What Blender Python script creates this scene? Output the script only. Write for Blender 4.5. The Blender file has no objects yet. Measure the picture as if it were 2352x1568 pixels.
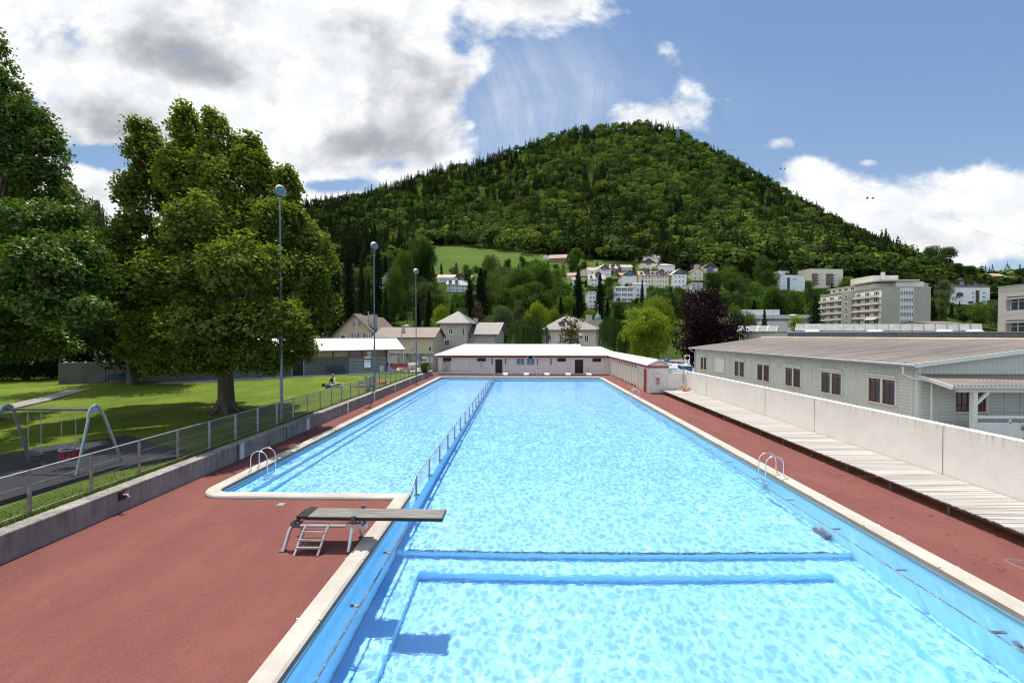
import bpy, bmesh, math, random
import numpy as np
from mathutils import Vector, Matrix
from mathutils.geometry import tessellate_polygon
S = bpy.context.scene
C = S.collection
R = math.radians
random.seed(7)
rng = np.random.default_rng(11)

# ------------------------------------------------------------------ camera
F, CX, CY, HC = 980.0, 1176.0, 784.0, 5.0
YAW, PIT = math.atan(27 / F), math.atan(14 / F)
cam = bpy.data.cameras.new('camera'); cam.lens = 36 * F / 2352; cam.sensor_width = 36
cam.clip_start = .1; cam.clip_end = 12000
co = bpy.data.objects.new('camera', cam); C.objects.link(co)
co.location = (0, 0, HC); co.rotation_euler = (math.pi / 2 - PIT, 0, YAW)
S.camera = co
fw = Vector((-math.sin(YAW) * math.cos(PIT), math.cos(YAW) * math.cos(PIT), -math.sin(PIT)))
rt = Vector((math.cos(YAW), math.sin(YAW), 0)); upv = rt.cross(fw)
CAM = Vector((0, 0, HC))
def ray(px, py): return fw * F + rt * (px - CX) + upv * (CY - py)
def GZ(px, py, z=0.):      # sight line meets the level z
    d = ray(px, py); return CAM + d * ((z - HC) / d.z)
def PY(px, py, Y):         # point at distance Y down the pool axis
    d = ray(px, py); return CAM + d * (Y / d.y)
def PX(px, py, X):
    d = ray(px, py); return CAM + d * (X / d.x)
def PROJ(p):
    d = Vector(p) - CAM; w = d.dot(fw)
    return CX + F * d.dot(rt) / w, CY - F * d.dot(upv) / w

# ------------------------------------------------------------------ light
SUN = Vector((-.10, .385, 1.0)).normalized()
ELEV = math.asin(SUN.z); AZ = math.atan2(SUN.x, SUN.y)
sl = bpy.data.lights.new('sun', 'SUN'); sl.energy = 5.0; sl.angle = R(.53); sl.color = (1, .955, .89)
so = bpy.data.objects.new('sun', sl); C.objects.link(so)
so.rotation_euler = SUN.to_track_quat('Z', 'Y').to_euler(); so.location = (0, 0, 60)
S.view_settings.view_transform = 'Standard'; S.view_settings.look = 'None'
S.view_settings.exposure = .27; S.view_settings.gamma = 1
S.render.engine = 'CYCLES'
cy = S.cycles
cy.max_bounces = 8; cy.diffuse_bounces = 3; cy.glossy_bounces = 3; cy.transmission_bounces = 5; cy.transparent_max_bounces = 14
cy.caustics_reflective = False; cy.caustics_refractive = False; cy.use_denoising = True
cy.sample_clamp_indirect = 6; cy.filter_width = 1.05

# ------------------------------------------------------------------ node helper
class N:
    def __init__(s, nt): s.t = nt; nt.nodes.clear()
    def n(s, typ, **k):
        x = s.t.nodes.new(typ)
        for a, b in k.items(): setattr(x, a, b)
        return x
    def put(s, sock, v):
        if v is None: return
        if isinstance(v, bpy.types.NodeSocket): s.t.links.new(v, sock)
        elif isinstance(v, (tuple, list)) and len(v) == 3 and sock.type == 'RGBA': sock.default_value = (*v, 1)
        else: sock.default_value = v
    def m(s, op, a, b=None, c=None, clamp=False):
        x = s.n('ShaderNodeMath', operation=op, use_clamp=clamp)
        for i, v in enumerate((a, b, c)): s.put(x.inputs[i], v)
        return x.outputs[0]
    def v(s, op, a, b=None, scale=None):
        x = s.n('ShaderNodeVectorMath', operation=op); s.put(x.inputs[0], a); s.put(x.inputs[1], b)
        if scale is not None: s.put(x.inputs[3], scale)
        return x.outputs[1] if op in ('LENGTH', 'DOT_PRODUCT', 'DISTANCE') else x.outputs[0]
    def mix(s, f, a, b):
        x = s.n('ShaderNodeMix', data_type='RGBA'); s.put(x.inputs[0], f); s.put(x.inputs[6], a); s.put(x.inputs[7], b)
        return x.outputs[2]
    def noise(s, vec, scale, detail=4, rough=.5, dist=0., col=False):
        x = s.n('ShaderNodeTexNoise'); s.put(x.inputs['Vector'], vec); s.put(x.inputs['Scale'], scale)
        x.inputs['Detail'].default_value = detail; x.inputs['Roughness'].default_value = rough; x.inputs['Distortion'].default_value = dist
        return x.outputs['Color' if col else 0]
    def ss(s, x, a, b, lo=0., hi=1.):
        q = s.n('ShaderNodeMapRange', interpolation_type='SMOOTHSTEP'); s.put(q.inputs[0], x)
        for i, w in enumerate((a, b, lo, hi)): s.put(q.inputs[i + 1], w)
        return q.outputs[0]
    def sep(s, v):
        x = s.n('ShaderNodeSeparateXYZ'); s.put(x.inputs[0], v); return x.outputs
    def comb(s, a, b, c):
        x = s.n('ShaderNodeCombineXYZ')
        for i, w in enumerate((a, b, c)): s.put(x.inputs[i], w)
        return x.outputs[0]
    def pos(s): return s.n('ShaderNodeNewGeometry').outputs['Position']
    def scalev(s, v, sc):
        x = s.n('ShaderNodeVectorMath', operation='MULTIPLY'); s.put(x.inputs[0], v); x.inputs[1].default_value = sc; return x.outputs[0]
    def bump(s, h, strength, dist=.02):
        x = s.n('ShaderNodeBump'); s.put(x.inputs['Height'], h); x.inputs['Strength'].default_value = strength; x.inputs['Distance'].default_value = dist
        return x.outputs[0]
    def out(s, sh, world=False):
        o = s.n('ShaderNodeOutputWorld' if world else 'ShaderNodeOutputMaterial'); s.t.links.new(sh, o.inputs[0])

# ------------------------------------------------------------------ sky: clear sky with broken cloud
W = bpy.data.worlds.new('World'); S.world = W; W.use_nodes = True
g = N(W.node_tree)
dirv = g.n('ShaderNodeTexCoord').outputs['Generated']
dx, dy, dz = g.sep(dirv)[:3]
ay = g.m('MAXIMUM', g.m('ABSOLUTE', dy), .08)
u = g.m('DIVIDE', dx, ay); vv = g.m('DIVIDE', g.m('MAXIMUM', dz, 0.), ay)
UU = lambda px: (px - 1203) / 980
VV = lambda py: (770 - py) / 980
def blob(px, py, rx, ry, w=1.):
    a = g.m('MULTIPLY', g.m('SUBTRACT', u, UU(px)), 980 / rx); b = g.m('MULTIPLY', g.m('SUBTRACT', vv, VV(py)), 980 / ry)
    r2 = g.m('ADD', g.m('MULTIPLY', a, a), g.m('MULTIPLY', b, b))
    return g.m('MULTIPLY', g.m('POWER', 2.718, g.m('MULTIPLY', r2, -1.)), w)
def blobs(lst):
    acc = None
    for b in lst:
        x = blob(*b); acc = x if acc is None else g.m('ADD', acc, x)
    return acc
sv = g.comb(u, g.m('MULTIPLY', vv, 1.35), 3.1)
warp = g.noise(sv, 2.2, 3, .5, col=True)
svw = g.v('ADD', sv, g.scalev(g.v('SUBTRACT', warp, (.5, .5, .5)), (.16, .16, .16)))
n1 = g.noise(svw, 3.4, 10, .58)
n2 = g.noise(svw, 11., 8, .6)
bias = g.ss(u, UU(1230), UU(930), -.62, .66)
bias = g.m('ADD', bias, blobs([
    (1255, 5, 175, 85, 1.15), (1130, 150, 70, 80, .25), (1500, 122, 70, 36, .50), (1545, 158, 40, 40, .46), (1505, 285, 140, 58, 1.25), (1425, 262, 60, 36, .3), (1595, 250, 44, 34, .4),
    (1580, 212, 34, 22, .5), (1780, 338, 42, 21, .70), (1830, 387, 48, 25, .70), (1660, 240, 24, 14, .4), (1970, 385, 22, 10, .5), (1880, 330, 60, 16, .2),
    (1930, 480, 170, 70, 1.1), (2030, 530, 150, 80, .8), (1850, 440, 70, 36, .75), (2260, 440, 160, 64, 1.1), (2340, 500, 170, 70, .8), (2210, 580, 280, 54, .9), (2050, 590, 160, 40, .6), (1900, 560, 90, 50, .5),
    (205, 345, 85, 24, -1.2), (250, 372, 60, 22, -.7), (770, 425, 100, 22, -.95), (900, 378, 60, 18, -.3), (1052, 40, 42, 55, -.55), (1062, 120, 30, 40, -.3), (45, 225, 40, 22, -.6), (620, 230, 40, 20, -.25), (130, 50, 70, 40, -.2)]))
dens = g.m('ADD', g.m('ADD', g.m('MULTIPLY', g.m('SUBTRACT', n1, .5), 1.9), g.m('MULTIPLY', g.m('SUBTRACT', n2, .5), 1.0)), bias)
cl = g.ss(dens, -.08, .46)
# streaks of cirrus in the gap beside the mountain
cv = g.v('ADD', g.comb(g.m('ADD', g.m('MULTIPLY', u, 26.), g.m('MULTIPLY', vv, 9.)), g.m('MULTIPLY', vv, 4.), 8.), g.scalev(warp, (7., 2.5, 0)))
ci = g.m('MULTIPLY', g.m('ADD', .34, g.m('MULTIPLY', g.ss(g.noise(cv, 1., 7, .62, .4), .30, .85), .6)), g.m('MINIMUM', blobs([(1240, 190, 170, 110, .8), (1160, 300, 90, 120, .7), (1320, 240, 130, 90, .5), (1560, 190, 90, 100, .12), (1700, 250, 160, 60, .1)]), 1.))
cl = g.m('MAXIMUM', cl, g.m('MULTIPLY', ci, .46))
# grey undersides
grey = blobs([(385, 110, 175, 72, .95), (500, 165, 100, 45, .85), (260, 270, 190, 62, .9), (140, 215, 90, 60, .35), (350, 310, 120, 35, .3), (870, 330, 150, 62, .95), (800, 300, 90, 60, .3), (840, 40, 120, 80, .6), (960, 160, 130, 85, .6),
              (1040, 210, 60, 60, .35), (1260, 5, 110, 55, .45), (300, 30, 190, 60, .3), (60, 330, 100, 40, .25), (1960, 560, 160, 40, .22), (2200, 560, 200, 40, .2), (120, 110, 60, 40, .3), (600, 390, 160, 30, .25)])
n3 = g.noise(svw, 6., 8, .55)
gr = g.m('MULTIPLY', g.ss(g.m('ADD', grey, g.m('ADD', g.m('MULTIPLY', g.m('SUBTRACT', n3, .5), 2.2), g.m('MULTIPLY', g.m('SUBTRACT', n2, .5), .8))), .0, 1.15), .9)
ccol = g.mix(gr, (7.8, 8.0, 8.2), (2.9, 3.1, 3.4))
ccol = g.mix(g.m('MULTIPLY', g.ss(g.m('ADD', n2, g.m('MULTIPLY', n1, .5)), .66, .92), g.m('SUBTRACT', 1., gr)), ccol, (9.6, 9.6, 9.5))
sky = g.n('ShaderNodeTexSky', sky_type='NISHITA', sun_disc=False, sun_elevation=ELEV, sun_rotation=AZ, altitude=600)
sky.air_density = 1.; sky.dust_density = .6; sky.ozone_density = 1.2
grad = g.mix(g.ss(vv, .05, .75), (3.1, 4.5, 6.4), (1.75, 3.05, 5.5))
skc = g.mix(.7, sky.outputs[0], grad)
skc = g.mix(g.ss(vv, .30, .0, 0., .4), skc, (4.8, 6.1, 7.6))
bg = g.n('ShaderNodeBackground'); fin = g.mix(cl, skc, ccol); g.put(bg.inputs[0], g.v('SCALE', fin, scale=g.ss(dy, .02, -.45, 1., 1.5))); bg.inputs[1].default_value = .1
g.out(bg.outputs[0], True)
W.cycles.sampling_method = 'MANUAL'; W.cycles.sample_map_resolution = 512

# ------------------------------------------------------------------ materials
def mat(name):
    m = bpy.data.materials.new(name); m.use_nodes = True; return m, N(m.node_tree)
def lerp3(a, b, t): return tuple(x + (y - x) * t for x, y in zip(a, b))
def M(name, c1, c2=None, scale=3., rough=.7, bump=0., bscale=60., metal=0., spec=.4, stretch=(1, 1, 1), detail=5, fine=0., island=0., objv=0.):
    m, k = mat(name)
    p = k.scalev(k.pos(), stretch)
    c = c1
    if c2: c = k.mix(k.ss(k.noise(p, scale, detail, .6), .32, .68), c1, c2)
    if fine: c = k.mix(k.ss(k.noise(p, bscale, 3, .7), .3, .7, 0., 1.), k.mix(1., c, c), k.mix(fine, c, (0.02, 0.02, 0.02)))
    if island:
        f = k.n('ShaderNodeNewGeometry').outputs['Random Per Island']
        c = k.mix(k.m('MULTIPLY', f, island), c, tuple(x * .35 for x in c1))
    b = k.n('ShaderNodeBsdfPrincipled'); k.put(b.inputs['Base Color'], c)
    b.inputs['Roughness'].default_value = rough; b.inputs['Metallic'].default_value = metal; b.inputs['Specular IOR Level'].default_value = spec
    if bump: k.put(b.inputs['Normal'], k.bump(k.noise(p, bscale, 4, .65), bump))
    k.out(b.outputs[0]); return m
def Mlines(name, c1, cl, period, width, axis, rough=.6, c2=None, bump=.5, second=None, spec=.3):
    """painted boards / corrugation: thin darker joints at a fixed period along a direction"""
    m, k = mat(name); p = k.pos()
    d = k.v('DOT_PRODUCT', p, axis)
    fr = k.m('FRACT', k.m('DIVIDE', d, period))
    tri = k.m('ABSOLUTE', k.m('SUBTRACT', fr, .5))
    ln = k.ss(tri, .5 - width / period, .5 - width / period * .4)
    c = c1
    if c2: c = k.mix(k.ss(k.noise(p, 1.3, 5, .6), .3, .7), c1, c2)
    c = k.mix(k.m('MULTIPLY', ln, .8), c, cl)
    b = k.n('ShaderNodeBsdfPrincipled'); k.put(b.inputs['Base Color'], c); b.inputs['Roughness'].default_value = rough; b.inputs['Specular IOR Level'].default_value = spec
    k.put(b.inputs['Normal'], k.bump(k.m('MULTIPLY', tri, -1.), bump, .02)); k.out(b.outputs[0]); return m
def Mleaf(name, c1, c2, gloss=.05, trans=.35, attr=None, obj=False, grough=.4):
    m, k = mat(name)
    gi = k.n('ShaderNodeNewGeometry').outputs['Random Per Island']
    if attr:
        a = k.n('ShaderNodeAttribute', attribute_name=attr); base = a.outputs['Color']
        base = k.mix(k.m('MULTIPLY', gi, .45), base, k.mix(1., base, k.v('MULTIPLY', base, (.55, .6, .5))))
    elif obj:
        a = k.n('ShaderNodeObjectInfo').outputs['Color']
        base = k.mix(k.m('MULTIPLY', gi, .6), a, k.v('MULTIPLY', a, (.45, .5, .45)))
    else: base = k.mix(gi, c1, c2)
    d = k.n('ShaderNodeBsdfDiffuse'); k.put(d.inputs[0], base)
    t = k.n('ShaderNodeBsdfTranslucent'); k.put(t.inputs[0], k.v('MULTIPLY', base, (1.25, 1.35, .6)))
    x = k.n('ShaderNodeMixShader'); x.inputs[0].default_value = trans; k.t.links.new(d.outputs[0], x.inputs[1]); k.t.links.new(t.outputs[0], x.inputs[2])
    gl = k.n('ShaderNodeBsdfGlossy'); gl.inputs['Roughness'].default_value = grough
    y = k.n('ShaderNodeMixShader'); y.inputs[0].default_value = gloss; k.t.links.new(x.outputs[0], y.inputs[1]); k.t.links.new(gl.outputs[0], y.inputs[2])
    k.out(y.outputs[0]); return m

M_red = None
def special():
    D = {}
    # red sports paving
    m, k = mat('red_paving'); p = k.pos()
    c = k.mix(k.ss(k.noise(k.scalev(p, (1, .55, 1)), .9, 6, .6), .3, .7), (.126, .042, .034), (.176, .061, .049))
    c = k.mix(k.ss(k.noise(k.scalev(p, (1., .6, 1)), 4.5, 6, .7), .42, .70, 0., .42), c, (.118, .036, .030))
    c = k.mix(k.ss(k.noise(p, 17., 4, .7), .45, .75, 0., .35), c, (.245, .10, .083))
    c = k.mix(k.ss(k.noise(p, 42., 3, .7), .35, .75, 0., .42), c, (.25, .10, .082))
    c = k.mix(k.ss(k.noise(p, 75., 2, .7), .52, .8, 0., .5), c, (.095, .027, .023))
    q = k.sep(p)
    wet = k.m('MULTIPLY', k.ss(k.noise(p, 5., 4, .6), .60, .63), k.m('MULTIPLY', k.ss(q[0], 9.4, 10.2), k.ss(k.noise(p, .35, 2, .5), .48, .6)))
    c = k.mix(k.m('MULTIPLY', wet, .75), c, (.075, .018, .016))
    b = k.n('ShaderNodeBsdfPrincipled'); k.put(b.inputs['Base Color'], c); b.inputs['Roughness'].default_value = .85; b.inputs['Specular IOR Level'].default_value = .2
    k.put(b.inputs['Normal'], k.bump(k.noise(p, 55., 3, .8), .55, .012)); k.out(b.outputs[0]); D['deck'] = m
    # lawn
    m, k = mat('lawn_turf'); p = k.pos()
    c = k.mix(k.ss(k.noise(k.scalev(p, (1, .6, 1)), .5, 6, .65), .3, .7), (.070, .118, .010), (.138, .185, .018))
    c = k.mix(k.ss(k.noise(p, 9., 5, .75), .45, .75, 0., .55), c, (.065, .115, .008))
    c = k.mix(k.ss(k.noise(p, 2.2, 5, .7), .60, .72, 0., .45), c, (.235, .225, .05))
    c = k.mix(k.ss(k.noise(p, 38., 2, .6), .70, .74, 0., .7), c, (.34, .33, .16))
    b = k.n('ShaderNodeBsdfPrincipled'); k.put(b.inputs['Base Color'], c); b.inputs['Roughness'].default_value = .9; b.inputs['Specular IOR Level'].default_value = .1
    k.put(b.inputs['Normal'], k.bump(k.noise(k.scalev(p, (1, .8, 1)), 26., 4, .8), .9, .05)); k.out(b.outputs[0]); D['lawn'] = m
    # concrete with streaks
    def conc(name, c1, c2, cs, streak, zt, zf, grain=.3):
        m, k = mat(name); p = k.pos(); q = k.sep(p)
        c = k.mix(k.ss(k.noise(p, 1.1, 6, .65), .3, .7), c1, c2)
        st = k.noise(k.scalev(p, (2.5, 5., .35)), 1.4, 5, .65)
        top = k.ss(q[2], zt - zf, zt, 0., 1.)
        c = k.mix(k.m('MULTIPLY', k.m('MULTIPLY', k.ss(st, .46, .68), top), streak), c, cs)
        c = k.mix(k.ss(k.noise(p, 30., 3, .7), .5, .8, 0., grain), c, cs)
        b = k.n('ShaderNodeBsdfPrincipled'); k.put(b.inputs['Base Color'], c); b.inputs['Roughness'].default_value = .85; b.inputs['Specular IOR Level'].default_value = .25
        k.put(b.inputs['Normal'], k.bump(k.noise(p, 22., 5, .7), .35, .02)); k.out(b.outputs[0]); return m
    D['oldconc'] = conc('weathered_concrete', (.22, .20, .175), (.34, .31, .275), (.10, .09, .08), .75, .7, 1.0)
    D['whiteconc'] = conc('pale_concrete', (.70, .68, .635), (.77, .75, .71), (.22, .20, .17), .75, 2.25, .75, .12)
    D['darkconc'] = conc('dark_stained_concrete', (.20, .19, .17), (.32, .30, .27), (.07, .065, .06), .8, 2.2, 2.2)
    # coping stone
    m, k = mat('coping_stone'); p = k.pos()
    c = k.mix(k.ss(k.noise(p, 1.2, 5, .6), .3, .7), (.37, .34, .29), (.47, .435, .37))
    c = k.mix(k.ss(k.noise(p, 55., 3, .7), .52, .75, 0., .65), c, (.22, .20, .17))
    c = k.mix(k.ss(k.noise(p, 2.7, 3, .5), .64, .7, 0., .3), c, (.33, .30, .25))
    b = k.n('ShaderNodeBsdfPrincipled'); k.put(b.inputs['Base Color'], c); b.inputs['Roughness'].default_value = .8; b.inputs['Specular IOR Level'].default_value = .3
    k.put(b.inputs['Normal'], k.bump(k.noise(p, 45., 4, .7), .4, .01)); k.out(b.outputs[0]); D['coping'] = m
    # pool paint
    D['poolpaint_lifted'] = M('pool_paint_lifted', (.36, .73, .91), (.39, .76, .93), .5, .55, spec=.2)  # lightened to paint in scattered light on the shaded faces
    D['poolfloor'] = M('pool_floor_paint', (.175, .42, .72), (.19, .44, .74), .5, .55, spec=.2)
    # water: clear from above, rippled; a caustic network is painted into its back-face transmission colour
    m, k = mat('pool_water'); p = k.pos()
    gn = k.n('ShaderNodeNewGeometry')
    h = k.m('ADD', k.noise(k.scalev(p, (1., 1.5, 1)), 2.6, 3, .55, .5), k.m('MULTIPLY', k.noise(k.scalev(p, (1., 1.6, 1)), 9., 3, .6, .6), .28))
    nb = k.bump(h, .5, .030); nr_ = k.bump(h, .5, .015)
    rf = k.n('ShaderNodeBsdfRefraction'); rf.inputs['Color'].default_value = (.96, .99, 1., 1); rf.inputs['Roughness'].default_value = 0; rf.inputs['IOR'].default_value = 1.33; k.put(rf.inputs['Normal'], nr_)
    gl = k.n('ShaderNodeBsdfGlossy'); gl.inputs['Roughness'].default_value = .06; k.put(gl.inputs['Normal'], nb); gl.inputs['Color'].default_value = (.95, .97, 1., 1)
    fr = k.n('ShaderNodeFresnel'); fr.inputs[0].default_value = 1.28; k.put(fr.inputs['Normal'], nb)
    top = k.n('ShaderNodeMixShader'); k.put(top.inputs[0], fr.outputs[0]); k.t.links.new(rf.outputs[0], top.inputs[1]); k.t.links.new(gl.outputs[0], top.inputs[2])
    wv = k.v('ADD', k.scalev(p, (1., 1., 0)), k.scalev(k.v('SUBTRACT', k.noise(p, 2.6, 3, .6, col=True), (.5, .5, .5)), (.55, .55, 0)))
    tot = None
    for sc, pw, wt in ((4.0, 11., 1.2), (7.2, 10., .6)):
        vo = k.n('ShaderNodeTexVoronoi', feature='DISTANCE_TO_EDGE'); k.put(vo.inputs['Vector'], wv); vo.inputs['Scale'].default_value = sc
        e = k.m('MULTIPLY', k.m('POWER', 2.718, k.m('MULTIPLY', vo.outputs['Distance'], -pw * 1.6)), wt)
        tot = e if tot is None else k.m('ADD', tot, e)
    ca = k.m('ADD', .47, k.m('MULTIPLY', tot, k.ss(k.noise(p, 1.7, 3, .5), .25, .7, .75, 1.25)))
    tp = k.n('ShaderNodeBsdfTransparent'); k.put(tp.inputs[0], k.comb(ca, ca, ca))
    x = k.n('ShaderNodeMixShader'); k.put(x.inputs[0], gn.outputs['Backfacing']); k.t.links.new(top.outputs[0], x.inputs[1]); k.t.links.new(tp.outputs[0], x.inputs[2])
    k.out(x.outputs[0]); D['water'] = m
    # wire mesh of the fence
    m, k = mat('chain_link'); q = k.sep(k.pos())
    al = None
    for sg in (1, -1):
        f = k.m('FRACT', k.m('DIVIDE', k.m('ADD', q[1], k.m('MULTIPLY', q[2], sg)), .078))
        w = k.m('LESS_THAN', k.m('ABSOLUTE', k.m('SUBTRACT', f, .5)), .034)
        al = w if al is None else k.m('MAXIMUM', al, w)
    b = k.n('ShaderNodeBsdfPrincipled'); k.put(b.inputs['Base Color'], (.16, .16, .15)); b.inputs['Roughness'].default_value = .6; b.inputs['Metallic'].default_value = .3
    t = k.n('ShaderNodeBsdfTransparent'); x = k.n('ShaderNodeMixShader'); k.put(x.inputs[0], al); k.t.links.new(t.outputs[0], x.inputs[1]); k.t.links.new(b.outputs[0], x.inputs[2])
    k.out(x.outputs[0]); D['link'] = m
    # far terrain
    m, k = mat('hill_ground'); p = k.pos()
    c = k.mix(k.ss(k.noise(p, .02, 5, .6), .3, .7), (.030, .050, .012), (.055, .085, .018))
    b = k.n('ShaderNodeBsdfDiffuse'); k.put(b.inputs[0], c); k.out(b.outputs[0]); D['hill'] = m
    m, k = mat('meadow_grass'); p = k.pos()
    c = k.mix(k.ss(k.noise(k.scalev(p, (.3, 1, 1)), .05, 6, .7), .3, .7), (.062, .100, .024), (.088, .130, .032))
    c = k.mix(k.ss(k.noise(p, .5, 4, .7), .45, .75, 0., .4), c, (.11, .13, .045))
    b = k.n('ShaderNodeBsdfDiffuse'); k.put(b.inputs[0], c); k.out(b.outputs[0]); D['meadow'] = m
    return D
K = special()
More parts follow.
